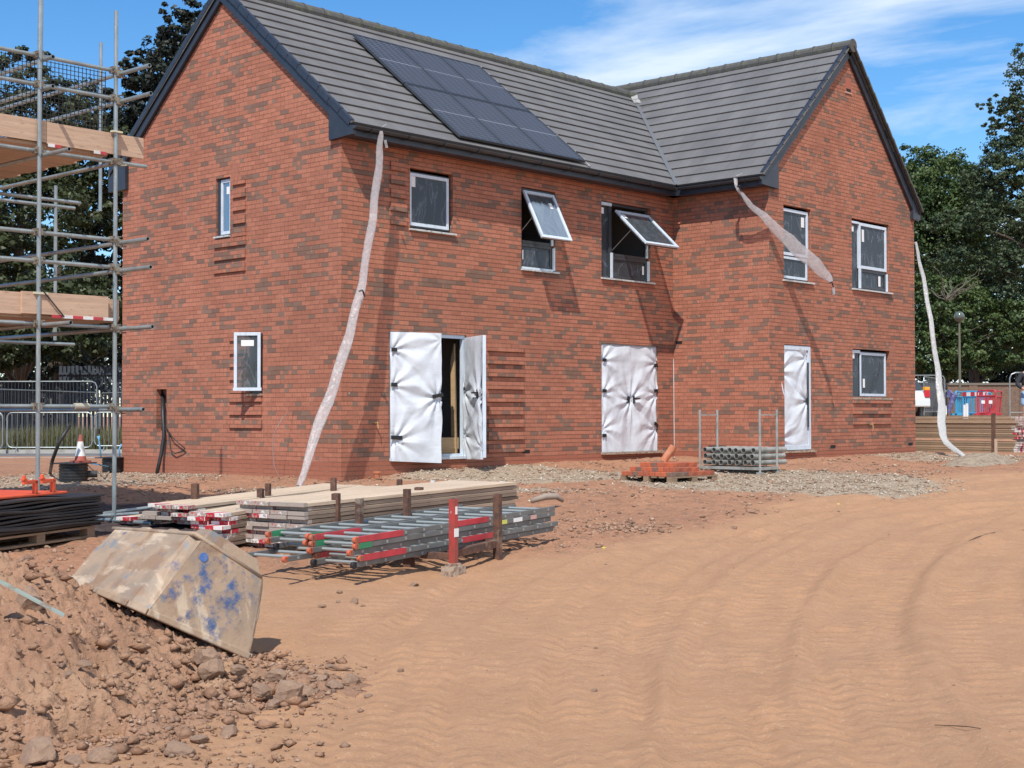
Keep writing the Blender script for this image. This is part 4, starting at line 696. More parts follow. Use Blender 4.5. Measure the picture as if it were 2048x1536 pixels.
# ------------------------------------------------------------------ polythene sleeves hanging from the gutters
def sleeve(label, pts, ws, m, knot=()):
    P = [np.array(p, float) for p in pts]; n = 46; V_ = []; ts = np.linspace(0, len(P)-1, n)
    for t in ts:
        i = min(int(t), len(P)-2); f_ = t-i; p0, p1, p2, p3 = P[max(i-1, 0)], P[i], P[i+1], P[min(i+2, len(P)-1)]
        c = .5*(2*p1+(-p0+p2)*f_+(2*p0-5*p1+4*p2-p3)*f_**2+(-p0+3*p1-3*p2+p3)*f_**3); w_ = np.interp(t, range(len(P)), ws); dr = p2-p1; dr /= np.linalg.norm(dr); sd = np.cross(dr, fwd); sd /= np.linalg.norm(sd); dp = np.cross(sd, dr)
        for j in range(14):
            a = 2*PI*j/14; V_.append(c+sd*(math.cos(a)*w_/2+.012*math.sin(t*5+j))+dp*(math.sin(a)*.022+.014*math.sin(t*9+j*2.3)))
    F_ = [(i*14+j, i*14+(j+1) % 14, (i+1)*14+(j+1) % 14, (i+1)*14+j) for i in range(n-1) for j in range(14)]; base = np.array(P[-1])
    o = npmesh('polythene_sleeve', np.array(V_)-base, F_, m, None, True); o.location = base; tag(o, label, 'plastic sleeve', 'polythene sleeves hanging from the gutters')
    for (q, kind) in knot:
        mb = MB(); q = np.array(q, float)
        if kind == 'tie': mb.tube([q+(-.05, 0, .0), q+(0, -.03, .02), q+(.05, 0, -.01), q+(.06, -.02, -.08)], .014, 6)
        else: mb.bar(q, q+np.array(kind), .05, .008)
        obj('tie' if kind == 'tie' else 'knotted_end', mb, M_['tape'] if kind == 'tie' else M_['sleevewhite'], o)
sl = [(762, 262, 22.95), (760, 300, 22.95), (752, 380, 22.9), (740, 470, 22.75), (722, 575, 22.55), (703, 650, 22.35), (676, 745, 22.1), (640, 845, 21.8), (598, 972, 21.35)]
sleeve('long clear polythene sleeve hanging down past the near house corner', [atd(*q) for q in sl], [.04, .11, .13, .13, .13, .145, .165, .17, .08], M_['sleeve'], [(atd(722, 583, 22.4), 'tie'), (atd(764, 254, 22.9), (.07, -.02, .05)), (atd(770, 280, 22.9), (.04, 0, -.12)), (atd(594, 974, 21.3), 'tie')])
sl = [(1470, 356, 27.9), (1476, 378, 27.8), (1500, 408, 27.8), (1535, 440, 27.8), (1575, 480, 27.9), (1615, 515, 28.0), (1650, 548, 28.1), (1664, 566, 28.1)]
sleeve('short polythene sleeve blown sideways off the wing gutter', [atd(*q) for q in sl], [.07, .05, .10, .16, .26, .28, .21, .03], M_['sleeve'], [(atd(1471, 352, 27.85), (.14, -.05, .06)), (atd(1477, 374, 27.75), 'tie'), (atd(1662, 566, 28.1), 'tie'), (atd(1667, 575, 28.1), (.02, 0, -.14))])
sl = [(1831, 484, 32.6), (1841, 530, 32.5), (1853, 590, 32.3), (1864, 660, 32.0), (1875, 740, 31.7), (1882, 800, 31.4), (1884, 850, 31.0), (1890, 880, 30.7), (1935, 919, 30.2)]
sleeve('opaque white polythene sleeve trailing to the ground beyond the wing', [atd(*q) for q in sl], [.04, .08, .095, .10, .12, .17, .19, .14, .07], M_['sleevewhite'], [(atd(1936, 917, 30.1), (.25, -.1, .05))])
# ------------------------------------------------------------------ scaffold
sc = thing('scaffold', 'tube and board scaffold with toe boards and black mesh at the left edge', 'scaffold', (-6.8, -2.75, -.2))
Ys, X1_, X2_ = -2.75, -6.79, -5.82; zof = lambda y, d=16.0: CC[2]+(830-y)/CF*d
def tube_part(nm_, p, q, r=.0242): mb = MB(); mb.tube([p, q], r, 12, hollow=True); return obj(nm_, mb, M_['galv'], sc, smooth=False)
for o_ in [tube_part('standard', (X1_, Ys, -.25), (X1_, Ys, 5.5)), tube_part('standard', (X1_, Ys-.0, 4.95), (X1_+.02, Ys-.0, 7.2), .029), tube_part('standard', (X2_, Ys, -.22), (X2_, Ys, 5.80)), tube_part('standard', (-8.6, Ys, -.25), (-8.6, Ys, 6.0))]: pass
rp_ = atY(202, 85, .9); tube_part('standard', (rp_[0], .9, zof(300)), (rp_[0], .9, rp_[2])); rp2 = atY(111, 500, .9); tube_part('standard', (rp2[0], .9, zof(640)), (rp2[0], .9, 4.3)); tube_part('standard', (-8.6, .9, 2.0), (-8.6, .9, 6))
LZ = [zof(104), zof(163), zof(461), zof(519), zof(811)]
for z in LZ: tube_part('ledger', (-10.5, Ys+.055, z), (X2_+.06, Ys+.055, z))
tube_part('ledger', (-10.5, Ys+.055, zof(297)), (X2_+.45, Ys+.055, zof(297))); tube_part('ledger', (-10.5, Ys+.055, zof(645)), (X2_+.38, Ys+.055, zof(645)))
for y2, yend in ((143, -3.72), (199, -3.75), (484, -3.70), (540, -3.76), (657, -3.80), (818, -3.62), (321, -3.12)):
    z = zof(y2, 16.73); tube_part('transom', (X2_+.05, yend+.35, z), (X2_+.05, 1.1, z))
for x, z, ye in ((X1_+.05, zof(648), -3.35), (X1_+.05, zof(306), -3.3), (-7.6, zof(306), -2.9), (-7.6, zof(650), -2.9), (-8.4, zof(306), -2.9), (X1_+.05, LZ[0]-.05, -2.95), (X1_+.05, LZ[1]-.05, -2.95)): tube_part('transom', (x, ye, z), (x, 1.1, z))
for z in (zof(297), zof(645)): tube_part('ledger', (-10.5, .9, z-.02), (-4.2, .9, z-.02))
tube_part('ledger', (-9, -.6, zof(330)), (-5.0, -.6, zof(330)))
tube_part('base_tube', (-6.6, -2.75, -.1), (-5.5, -2.75, -.1)); tube_part('base_tube', (-5.8, -3.5, -.16), (-5.85, -1.9, -.16)); tube_part('base_tube', (-5.9, -2.6, -.09), (-4.4, -2.3, -.03))
M_['coupler'] = mat('coupler_steel', (.30, .27, .21), .6, .4, noise=((.16, .12, .09), 20, 4, .4, .6, one))
for x in (X1_, X2_):
    for z in LZ+[zof(297), zof(645)]:
        mb = MB(); mb.box((x, Ys+.03, z), (.085, .10, .075)); mb.tube([(x-.05, Ys-.01, z), (x-.05, Ys-.06, z)], .009, 6); mb.tube([(x+.045, Ys+.02, z+.03), (x+.045, Ys-.05, z+.03)], .008, 6); obj('coupler', mb, M_['coupler'], sc)
for y2 in (143, 199, 484, 540, 657, 818, 321): z = zof(y2, 16.73); mb = MB(); mb.box((X2_+.03, Ys+.0, z), (.09, .09, .08)); mb.tube([(X2_+.04, Ys-.03, z-.05), (X2_+.1, Ys-.08, z-.04)], .009, 6); obj('coupler', mb, M_['coupler'], sc)
mb = MB(); mb.tube([(X1_+.48, Ys+.055, LZ[-1]), (X1_+.66, Ys+.055, LZ[-1])], .038, 12); obj('sleeve_coupler', mb, mat('coupler_pale', (.46, .42, .33), .6, .2), sc)
def deck(z, y0, y1, xe, name='deck_board'):
    y = y0; k = 0
    while y < y1: mb = MB(); mb.bb(-10.6, xe-.03*(k % 3), y, y+.218, z, z+.038); obj(name, mb, M_['toe'], sc); y += .225; k += 1
deck(zof(645)+.065, Ys+.09, Ys+1.5, X2_+.1); deck(zof(297)+.065, Ys+.09, Ys+3.6, X2_-.05)
def toe(x0, x1, z, y, dz=0): mb = MB(); mb.add([(x0, y, z), (x1, y, z+dz), (x1, y, z+.245+dz), (x0, y, z+.245), (x0, y+.038, z), (x1, y+.038, z+dz), (x1, y+.038, z+.245+dz), (x0, y+.038, z+.245)], [(0, 1, 2, 3), (5, 4, 7, 6), (1, 5, 6, 2), (4, 0, 3, 7), (3, 2, 6, 7), (4, 5, 1, 0)]); return obj('toe_board', mb, M_['toe'], sc)
zd2, zd1 = zof(297)+.105, zof(645)+.105
toe(-10.5, X1_+.10, zd2, Ys+.03); toe(X1_+.11, atY(287, 300, Ys+.03)[0], zd2-.01, Ys+.03, -.01); toe(-10.5, X1_+.01, zd1-.01, Ys+.03); toe(X1_-.2, atY(216, 620, Ys+.0)[0], zd1, Ys-.02+.014); b_ = toe(atY(217, 620, Ys+.05)[0], atY(239, 620, Ys+.05)[0], zd1-.02, Ys+.06)
mb = MB(); x = X1_+.12
for k in range(6): mb.bb(X1_+.16+k*.13, X1_+.29+k*.13, Ys-.012, Ys-.004, zd1-.035, zd1+.0, k % 2)
obj('end_band', mb, [M_['redplastic'], M_['white']], sc)
for xx in (X1_+.12, X1_+.70): mb = MB(); mb.bb(xx, xx+.08, Ys+.015, Ys+.027, zd2-.045, zd2-.01, 1); mb.bb(xx+.08, xx+.16, Ys+.015, Ys+.027, zd2-.045, zd2-.01, 0); obj('end_band', mb, [M_['redplastic'], M_['white']], sc)
mb = MB(); mb.bar((X1_+.0, Ys-.03, zd1+.3), (X1_+.3, Ys-.03, zd1-.02), .012, .012); mb.bb(X2_-.06, X2_+.07, Ys-.04, Ys+.02, zd2+.23, zd2+.25, 1); mb.bb(X1_-.07, X1_+.10, Ys-.03, Ys+.02, zd1+.22, zd1+.245, 1); obj('cable_tie', mb, [M_['tape'], mat('tie_cream', (.6, .55, .4), .6)], sc)
mb = MB(); xe = atY(211, 200, Ys+.1)[0]; x = -10.3; zt, zb_ = LZ[0]-.02, zd2
while x < xe: mb.bb(x, x+.0065, Ys+.098, Ys+.104, zb_, zt); x += .05
z = zb_+.03
while z < zt: mb.bb(-10.3, xe, Ys+.092, Ys+.098, z, z+.0065); z += .05
obj('mesh_guard', mb, M_['black'], sc)
# ------------------------------------------------------------------ board stacks
def board_proto(label, L_=3.9, worn=False, top=False, wd=.225, th=.038):
    """board running along +x from the origin at its near end; z from 0"""
    o = thing('scaffold_board', label, 'scaffold board'); mb = MB(); mb.bb(.0, L_, 0, wd, 0, th); obj('board', mb, M_['boardtop'] if top else M_['board'], o, bevel=.004)
    mb = MB(); mb.bb(-.004, .12 if not worn else .05, -.002, wd+.002, .002, th+.0025); obj('end_band', mb, M_['stripeworn'] if worn else M_['stripe'], o); return o
protos = {}
def board(kind, pos, rz, pitch_, label, group, L_=3.9):
    k = (kind, L_)
    if k not in protos: protos[k] = board_proto('', L_, kind == 'worn' or kind == 'top', kind in ('top', 'fresh')); o = protos[k]
    else: o = copy_tree(protos[k])
    o.location = pos; o.rotation_euler = (0, -pitch_, rz); tag(o, label, 'scaffold board', group); return o
def stack(front_right, front_left_w, far, nl, nc, name, group, kinds, L_=3.9, z0=None, jit=.02, topfresh=True):
    a = np.array(front_right, float); b = np.array(far, float); d = b-a; rz = math.atan2(d[1], d[0]); hl = math.hypot(d[0], d[1]); pit = math.atan2(d[2], hl); side = np.array((-math.sin(rz), math.cos(rz), 0)); u = np.array((math.cos(rz), math.sin(rz), 0))
    for l in range(nl):
        for c in range(nc):
            j = random.uniform(-jit, jit)+(.06*(l % 3 == 1)); jj = random.uniform(-.006, .006)
            p = a+side*(c*.238+jj)+u*j+np.array((0, 0, -(l+1)*.0425+(random.uniform(-.003, .001)))); kd = kinds(l, c)
            if kd is None: continue
            board(kd, p, rz+random.uniform(-.002, .002), pit, '%s board, %s from top, %s row, %s' % ('pale' if kd in ('top', 'fresh') else 'weathered', ORD[l], ORD[c] if c else 'front', name), group, L_)
    return a, u, side, rz, pit
S1a = atZ(608, 1006, .19); S1b = atZ(1032, 963, .26); s1 = stack(S1a, 0, S1b, 11, 4, 'big long stack', 'scaffold boards in the big stack', lambda l, c: 'top' if l == 0 else ('plain' if l in (9, 10) or (c == 2 and l in (2, 7)) else 'worn'), L_=float(np.linalg.norm(S1b-S1a)))
S2a = atZ(380, 1011, .06); S2u = (S1b-S1a); S2u = S2u/np.linalg.norm(S2u); stack(S2a, 0, S2a+S2u*3.4+np.array((.0, .25, .04)), 5, 3, 'low back stack on the left', 'scaffold boards in the low back stack', lambda l, c: 'fresh' if l == 0 else ('plain' if (l+c) % 2 else 'worn'), L_=3.2, jit=.07)
S3a = atZ(262, 1034, -.10); stack(S3a, 0, S3a+S2u*2.6+np.array((0, .1, .03)), 2, 1, 'small pile nearest the mats', 'scaffold boards by the mats', lambda l, c: 'fresh', L_=2.6, jit=.03)
S4a = atZ(452, 1026, .08); stack(S4a, 0, S4a+S2u*3.0+np.array((-.1, .3, .08)), 8, 2, 'loose red ended middle pile', 'scaffold boards in the loose pile', lambda l, c: 'fresh' if l == 0 else 'plain', L_=3.0, jit=.10)
S5a = atZ(1030, 1037, -.16)
# upright posts round the stacks
def post(x, yb, yt, zb, label, m='rust', w_=.075, flat=False, cap=True):
    p = atZ(x, yb, zb); d = (p-CC)@fwd; top = CC[2]+(829.5-yt)/CF*d; g_ = zb-.25; o = thing('steel_post', label, 'post', (p[0], p[1], g_), 0, 'posts holding the board stacks'); mb = MB(); rz = .5; R = np.array([(math.cos(rz), math.sin(rz), 0), (-math.sin(rz), math.cos(rz), 0), (0, 0, 1)]).T
    mb.box((p[0], p[1], (g_+top)/2), (w_, w_, top-g_), R); mb.box((p[0], p[1], top-.001), (w_*.78, w_*.78, .006), R, 1); obj('shaft', mb, [M_[m], M_['dark']], o, bevel=.003); return o
post(390, 1052, 966, -.24, 'rusty post standing between the low board stack and the loose pile', 'rust'); post(672, 1062, 986, -.12, 'brown timber post at the near face of the big board stack, leftmost', 'rust'); post(743, 1052, 986, -.16, 'rusty steel post with bluish foot at the big board stack', 'rust', .085); post(838, 1042, 974, -.12, 'rusty steel post midway along the big board stack', 'rust', .085)
post(667, 1010, 955, .02, 'short rusty post behind the big board stack, below the house corner', 'rust', .06); post(799, 995, 958, .04, 'short rusty post behind the big stack, below the open patio doors', 'rust', .06); post(521, 1010, 976, .0, 'short rusty stub behind the boards, left of a pair', 'rust', .07); post(536, 1008, 966, .0, 'short rusty stub behind the boards, right of a pair', 'rust', .06)
post(866, 985, 960, .08, 'pale stub post behind the big board stack', 'white', .05); post(1004, 1018, 962, -.12, 'white painted post at the far end of the big board stack', 'white', .06)
# ------------------------------------------------------------------ ladders
def ladder_proto(L_, W_, tip, rng_col, side_band=None, sticker_=False):
    o = thing('ladder', '', 'ladder'); mb = MB()
    for y in (0, W_):
        m2 = MB(); s = 1 if y else -1; m2.bb(0, L_, y-.013, y+.013, -.0235, .0235); r = obj('rail', m2, M_['rail'], o, bevel=.004)
        if tip: m3 = MB(); m3.bb(.02, .02+tip[1], y-.0155, y+.0155, -.025, .025); obj('tip_sleeve', m3, M_[tip[0]], r)
        if side_band and y == 0: m3 = MB(); m3.bb(side_band[0], side_band[1], y-.0155, y+.0155, -.025, .025); obj('band', m3, M_['redplastic'], r)
        m3 = MB(); m3.tube([(-.02, y-.016, 0), (-.02, y+.016, 0)], .027, 14); m3.bb(-.022, .012, y-.016, y+.016, -.026, .026); obj('foot_cap', m3, M_[rng_col], r, bevel=.004)
        if sticker_ and not y:
            for k, (xx, w_, m_) in enumerate(((L_-1.05, .13, 'yellowlabel'), (L_-.80, .16, 'label'), (L_-.48, .11, 'pinklabel'))): m3 = MB(); m3.bb(xx, xx+w_, -.0165, -.0135, -.02, .02); obj('sticker', m3, M_[m_], r)
    x = .14
    while x < L_-.06: mb = MB(); mb.tube([(x, -.0145, 0), (x, W_+.0145, 0)], .0145, 8); obj('rung', mb, M_['rungm'], o, smooth=False); x += .27
    return o
M_['rail'] = mat('shaded_rail_aluminium', (.185, .19, .185), .5, .35, noise=((.13, .135, .13), 4, 5, .45, .7, one)); M_['rungm'] = mat('ladder_rung_aluminium', (.34, .36, .34), .5, .3)  # rails coloured darker than the rungs for the shadow on their inner faces
M_['yellowlabel'] = mat('yellow_sticker', (.6, .62, .12), .6); M_['pinklabel'] = mat('pink_sticker', (.6, .36, .3), .6); M_['greenplastic'] = mat('green_plastic', (.03, .22, .10), .45); M_['blackcap'] = mat('black_rubber', (.02, .02, .025), .6)
La = atZ(713, 1080, .0); Lb = atZ(1118, 1015, .09); ld_ = Lb-La; LL = float(np.linalg.norm(ld_)); lrz = math.atan2(ld_[1], ld_[0]); lp = math.atan2(ld_[2], math.hypot(ld_[0], ld_[1])); lside = np.array((-math.sin(lrz), math.cos(lrz), 0)); lu = np.array((math.cos(lrz), math.sin(lrz), 0))
far_e = atZ(631, 1073, .0); LW = float(abs((far_e-La)@lside)); LW = min(max(LW, .36), .48)
specs = [  # (u offset, side offset, z drop, tip, cap, band, label)
    (0, 0, 0, ('redplastic', .62), 'cap', (1.45, 2.0), True, 'top ladder of the front pile with long red tip sleeves', False),
    (0, .0, -.053, ('greenplastic', .17), 'cap', None, False, 'second ladder down in the front pile with short green tips and stickers', True),
    (-.05, .02, -.106, None, 'cap', None, False, 'third ladder down in the front pile, bare grey rails', False),
    (.06, -.0, -.159, ('redplastic', .6), 'cap', (1.5, 2.05), False, 'lowest red tipped ladder of the front pile', False),
    (-.0, .02, -.212, None, 'blackcap', None, False, 'bottom ladder of the front pile with black feet', False)]
for uo, so, zo, tip, cap, band, _, lab, stk in specs:
    o = ladder_proto(LL-.1, LW-so*2, tip, cap, band, stk); p = La+lu*uo+lside*so+np.array((0, 0, zo)); o.location = p; o.rotation_euler = (0, -lp, lrz); tag(o, lab, 'ladder', 'aluminium ladders stacked in the rack')
specs2 = [(.02, .0, .005, ('greenplastic', .16), 'cap', 'top ladder of the rear pile with green tips'), (-.0, .01, -.05, None, 'cap', 'second ladder of the rear pile with orange caps'), (.1, .02, -.105, None, 'blackcap', 'third ladder of the rear pile with dark feet'), (-.30, -.02, -.165, None, 'cap', 'lowest rear ladder sticking out furthest to the left')]
for uo, so, zo, tip, cap, lab in specs2:
    o = ladder_proto(LL-.35, LW-.02-so*2, tip, cap, None); p = La+lu*uo+lside*(LW+.06+so)+np.array((0, 0, zo)); o.location = p; o.rotation_euler = (0, -lp, lrz); tag(o, lab, 'ladder', 'aluminium ladders stacked in the rack')
# rack of posts and a cross bearer carrying the ladders
fr = thing('ladder_rack', 'steel rack with one red and one rusty post carrying the ladders', 'rack', tuple(atZ(907, 1140, -.36))); R_ = np.array([lu, lside, (0, 0, 1)]).T
def rack_post(x, yb, yt, zb, m, w_, zoff=0):
    p = atZ(x, yb, zb); d = (p-CC)@fwd; top = CC[2]+(829.5-yt)/CF*d; mb = MB(); mb.box((p[0], p[1], (zb-.14+top)/2), (w_, w_, top-zb+.14), R_); mb.box((p[0], p[1], top), (w_*.8, w_*.8, .006), R_, 1); o = obj('post', mb, [M_[m], M_['dark']], fr, bevel=.003); return p, top, o
pr, tr_, po = rack_post(907, 1132, 998, -.30, 'redsteel', .062); mb = MB(); mb.box((pr[0], pr[1], -.345), (.17, .15, .09), R_); mb.box((pr[0], pr[1], -.29), (.11, .1, .03), R_); obj('foot', mb, M_['mortarsill'], fr); mb = MB(); n_ = -lside; c_ = pr+n_*.033; [obj('sticker', MB().box(c_+Z_*a, b, R_), M_['label'], po) for a, b in ((.30, (.065, .004, .075)), (.50, (.028, .004, .07)))]
pq, tq_, po = rack_post(995, 1104, 988, -.255, 'rust', .066)
mb = MB(); a_ = pr+np.array((.02, .0, .10)); b_ = pq+np.array((-.0, 0, .08)); mb.bar(a_+lside*.05+Z_*.0, b_+lside*.03, .07, .07); obj('cross_bearer', mb, M_['rust'], fr, bevel=.003)
for q in (pr, pq): mb = MB(); mb.bar(q+Z_*.085+lside*.02, q+Z_*.085+lside*1.1, .06, .06); mb.box(q+lside*1.08+Z_*(.2), (.06, .06, .75), R_); mb.box(q+lside*.5+Z_*(-.0), (.08, .08, .14), R_); obj('bearer', mb, M_['rust'], fr, bevel=.003)
# ------------------------------------------------------------------ mats on a pallet
def pallet(label, origin, rz, w_, d_, z, parent_name='pallet'):
    o = thing('pallet', label, 'pallet', (origin[0], origin[1], z), rz); 
    def P(nm_, lst): mb = MB(); [mb.bb(*b) for b in lst]; return mb
    for k in range(7): mb = MB(); y = k*(d_-.1)/6; mb.bb(0, w_, y, y+.1, .10, .122); ob = obj_local('top_slat', mb, M_['slipwood'], o)
    for y in (0, d_/2-.05, d_-.1):
        mb = MB(); mb.bb(0, w_, y, y+.1, 0, .02); obj_local('bottom_slat', mb, M_['slipwood'], o)
        for x in (0, w_/2-.07, w_-.14): mb = MB(); mb.bb(x, x+.14, y+.002, y+.098, .02, .0995); obj_local('block', mb, M_['slipwood'], o)
    return o
def obj_local(name, mb, m, parent, **k):
    o = obj(name, mb, m, None, **k); o.parent = parent; return o
mc = atZ(190, 1080, -.22); mz = max(gz(*mc[:2]), gz(mc[0]-.9, mc[1]))-.005; mc = atZ(190, 1080, mz); mz = max(gz(*mc[:2]), gz(mc[0]-.9, mc[1]))-.005; ml = atZ(20, 1098, mz); mdir = ml-mc; mrz = math.atan2(mdir[1], mdir[0])+PI  # x axis pointing right along the front
mo = mc - np.array((math.cos(mrz), math.sin(mrz), 0))*1.9; pallet('wooden pallet under the stack of black mats', mo, mrz, 1.9, 1.15, mz)
protoM = None
for k in range(11):
    nm_ = thing('ground_mat', 'black ground protection mat, %s from the bottom of the pile' % ORD[k], 'ground mat', (0, 0, 0), 0, 'black mats stacked on the pallet')
    mb = MB(); th = .03
    # slightly wavy slab
    n = 24; xs = np.linspace(-.03, 2.0, n); Vt = []
    for x in xs:
        zz_ = .008*math.sin(x*2.1+k*1.3)+.006*math.sin(x*5+k)
        for (y, z) in ((-.03, zz_), (1.18, zz_), (1.18, zz_+th-.005), (-.03, zz_+th-.005)): Vt.append((x, y, z))
    Fq = [(i*4+j, (i+1)*4+j, (i+1)*4+(j+1) % 4, i*4+(j+1) % 4) for i in range(n-1) for j in range(4)]+[(0, 1, 2, 3), ((n-1)*4+3, (n-1)*4+2, (n-1)*4+1, (n-1)*4)]
    mb.add(Vt, Fq); obj_local('sheet', mb, M_['matblack'], nm_, bevel=.006)
    nm_.location = (mo[0]+random.uniform(-.015, .015), mo[1]+random.uniform(-.015, .015), mz+.135+k*.0305); nm_.rotation_euler = (0, 0, mrz+random.uniform(-.008, .008))
ob = thing('barrier_board', 'orange plastic barrier board with two hinge clips lying on the black mats', 'barrier', (mo[0], mo[1], mz+.135+11*.0305+.012), mrz)
mb = MB(); mb.bb(-.3, 1.55, .10, 1.0, 0, .03); obj_local('panel', mb, M_['orange'], ob, bevel=.01)
for x in (.83, 1.13): mb = MB(); mb.bb(x+.16, x+.21, .1, .14, .03, .16); mb.bb(x, x+.21, .1, .14, .13, .17); mb.tube([(x, .12, .13), (x, .12, .22)], .02, 8); mb.bb(x-.03, x+.03, .1, .14, .17, .19); obj_local('clip', mb, M_['orange'], ob, bevel=.004)
# ------------------------------------------------------------------ upturned tub on the heap
tubm = mat('battered_tub_plastic', (.36, .25, .165), .62, noise=[((.27, .205, .15), 2.6, 8, .45, .57, one), ((.50, .385, .275), 3.4, 9, .52, .60, (2.6, .7, .8)), ((.27, .17, .105), 4.5, 9, .52, .60, one), ((.20, .205, .21), 6.5, 7, .60, .68, one)], bump=(9, .5, .02, one))
R1, R2, R3 = atd(500, 1314, 9.25), atd(272, 1214, 8.85), atd(138, 1158, 9.55); R4 = R1+R3-R2; B2, B1, B3 = atd(390, 1070, 9.18), atd(532, 1162, 9.5), atd(226, 1058, 9.8); B4 = B1+B3-B2
nF_ = np.cross(R1-R2, B2-R2); nF_ /= np.linalg.norm(nF_); nL_ = np.cross(R3-R2, B2-R2); nL_ /= np.linalg.norm(nL_)
def on_plane(px_, py_, n_): q = ray(px_, py_); return CC+q*(((R2-CC)@n_)/(q@n_))-R1
def paint_patches(m, spots, col):
    nt = m.node_tree; b = nt.nodes['Principled BSDF']; src = b.inputs['Base Color'].links[0].from_socket; tc = nd(nt, 'ShaderNodeTexCoord'); acc = None
    for c, r in spots:
        v = nd(nt, 'ShaderNodeVectorMath', operation='DISTANCE'); nt.links.new(tc.outputs['Object'], v.inputs[0]); v.inputs[1].default_value = [float(k) for k in c]; q = mth(nt, 'SUBTRACT', 1.0, mth(nt, 'DIVIDE', v.outputs['Value'], r)); acc = q if acc is None else mth(nt, 'MAXIMUM', acc, q)
    n = nd(nt, 'ShaderNodeTexNoise', i_Scale=9.0, i_Detail=9.0, i_Roughness=.68); nt.links.new(tc.outputs['Object'], n.inputs['Vector'])
    f_ = nd(nt, 'ShaderNodeMapRange', i_1=.0, i_2=.75); nt.links.new(mth(nt, 'ADD', acc, mth(nt, 'MULTIPLY', mth(nt, 'SUBTRACT', n.outputs[0], .57), 5.5)), f_.inputs[0])
    mx = nd(nt, 'ShaderNodeMix', data_type='RGBA'); nt.links.new(f_.outputs[0], mx.inputs[0]); nt.links.new(src, mx.inputs[6]); n5 = nd(nt, 'ShaderNodeTexNoise', i_Scale=26.0, i_Detail=6.0, i_Roughness=.7); nt.links.new(tc.outputs['Object'], n5.inputs['Vector']); m5 = nd(nt, 'ShaderNodeMix', data_type='RGBA'); r5 = nd(nt, 'ShaderNodeMapRange', i_1=.46, i_2=.60); nt.links.new(n5.outputs[0], r5.inputs[0]); nt.links.new(r5.outputs[0], m5.inputs[0]); m5.inputs[6].default_value = (*col, 1); m5.inputs[7].default_value = (.19, .18, .17, 1); nt.links.new(m5.outputs[2], mx.inputs[7]); nt.links.new(mx.outputs[2], b.inputs['Base Color'])
tubm.name = 'battered_tub_plastic'
paint_patches(tubm, [(on_plane(392, 1165, nF_), .23), (on_plane(425, 1240, nF_), .25), (on_plane(455, 1195, nF_), .22), (on_plane(352, 1110, nF_), .04), (on_plane(330, 1110, nL_), .045), (on_plane(318, 1175, nL_), .045), (on_plane(322, 1205, nL_), .05), (on_plane(250, 1068, nL_), .03)], (.055, .095, .22))
tb = thing('skip_tub', 'battered upturned blue and tan mortar tub lying on the soil heap', 'tub', tuple(R1))
nb_ = np.cross(B1-B2, B3-B2); nb_ /= np.linalg.norm(nb_); nb_ = nb_ if nb_[2] > 0 else -nb_
mb = MB()
def lp_(a, b, t): return a+(b-a)*t
# chamfered near corner (R2-B2 edge) : two points each
def ring(A1, A2, A3, A4, ch):   # A1 right, A2 near corner, A3 left, A4 far ; returns octagon
    pts = []
    for P_, Q_, N_ in ((A1, A4, A2), (A2, A1, A3), (A3, A2, A4), (A4, A3, A1)):
        l1, l2 = np.linalg.norm(Q_-P_), np.linalg.norm(N_-P_); pts += [lp_(P_, Q_, ch/l1), lp_(P_, N_, ch/l2)]
    return pts
lo_, hi_ = ring(R1, R2, R3, R4, .02), ring(B1, B2, B3, B4, .04); lo_[2] = lp_(R2, R1, .10); lo_[3] = lp_(R2, R3, .10); hi_[2] = lp_(B2, B1, .10); hi_[3] = lp_(B2, B3, .06)
N8 = 8; cen = sum(lo_)/8
def grid_side(a, b, c, d, n=10):  # a,b low ; c,d high, with slight dents
    vs = []; nn_ = np.cross(b-a, d-a); nn_ /= np.linalg.norm(nn_)
    for i in range(n+1):
        for j in range(n+1):
            p = lp_(lp_(a, b, j/n), lp_(d, c, j/n), i/n); e = math.sin(PI*i/n)*math.sin(PI*j/n); vs.append(p-nn_*e*.02*(1+2*float(fbm(np.array([j/n*3]), np.array([i/n*3]), 2, 9)[0])))
    mb.add(vs, [(i*(n+1)+j, i*(n+1)+j+1, (i+1)*(n+1)+j+1, (i+1)*(n+1)+j) for i in range(n) for j in range(n)])
for i in range(8): grid_side(lo_[i], lo_[(i+1) % 8], hi_[(i+1) % 8], hi_[i])
mb.quad(*hi_)
body = obj('body', mb, tubm, tb, smooth=False); md = body.modifiers.new('solid', 'SOLIDIFY'); md.thickness = .012; md.offset = 0
mb = MB(); out_ = lambda p: (p-cen)/np.linalg.norm(p-cen)
for i in range(8): mb.bar(lo_[i]+out_(lo_[i])*.012, lo_[(i+1) % 8]+out_(lo_[(i+1) % 8])*.012, .035, .045, 0, nb_)
obj('rim', mb, tubm, tb, bevel=.008)
mb = MB(); mb.tube([lp_(B2, B1, .93)+nb_*.002, B2+nb_*.006, B3+nb_*.004], [.014, .018, .014], 8); obj('base_edge', mb, tubm, tb, smooth=True)
e1 = (B1-B2); l1 = np.linalg.norm(e1); e1 /= l1; e3 = (B3-B2); l3 = np.linalg.norm(e3); e3 /= l3
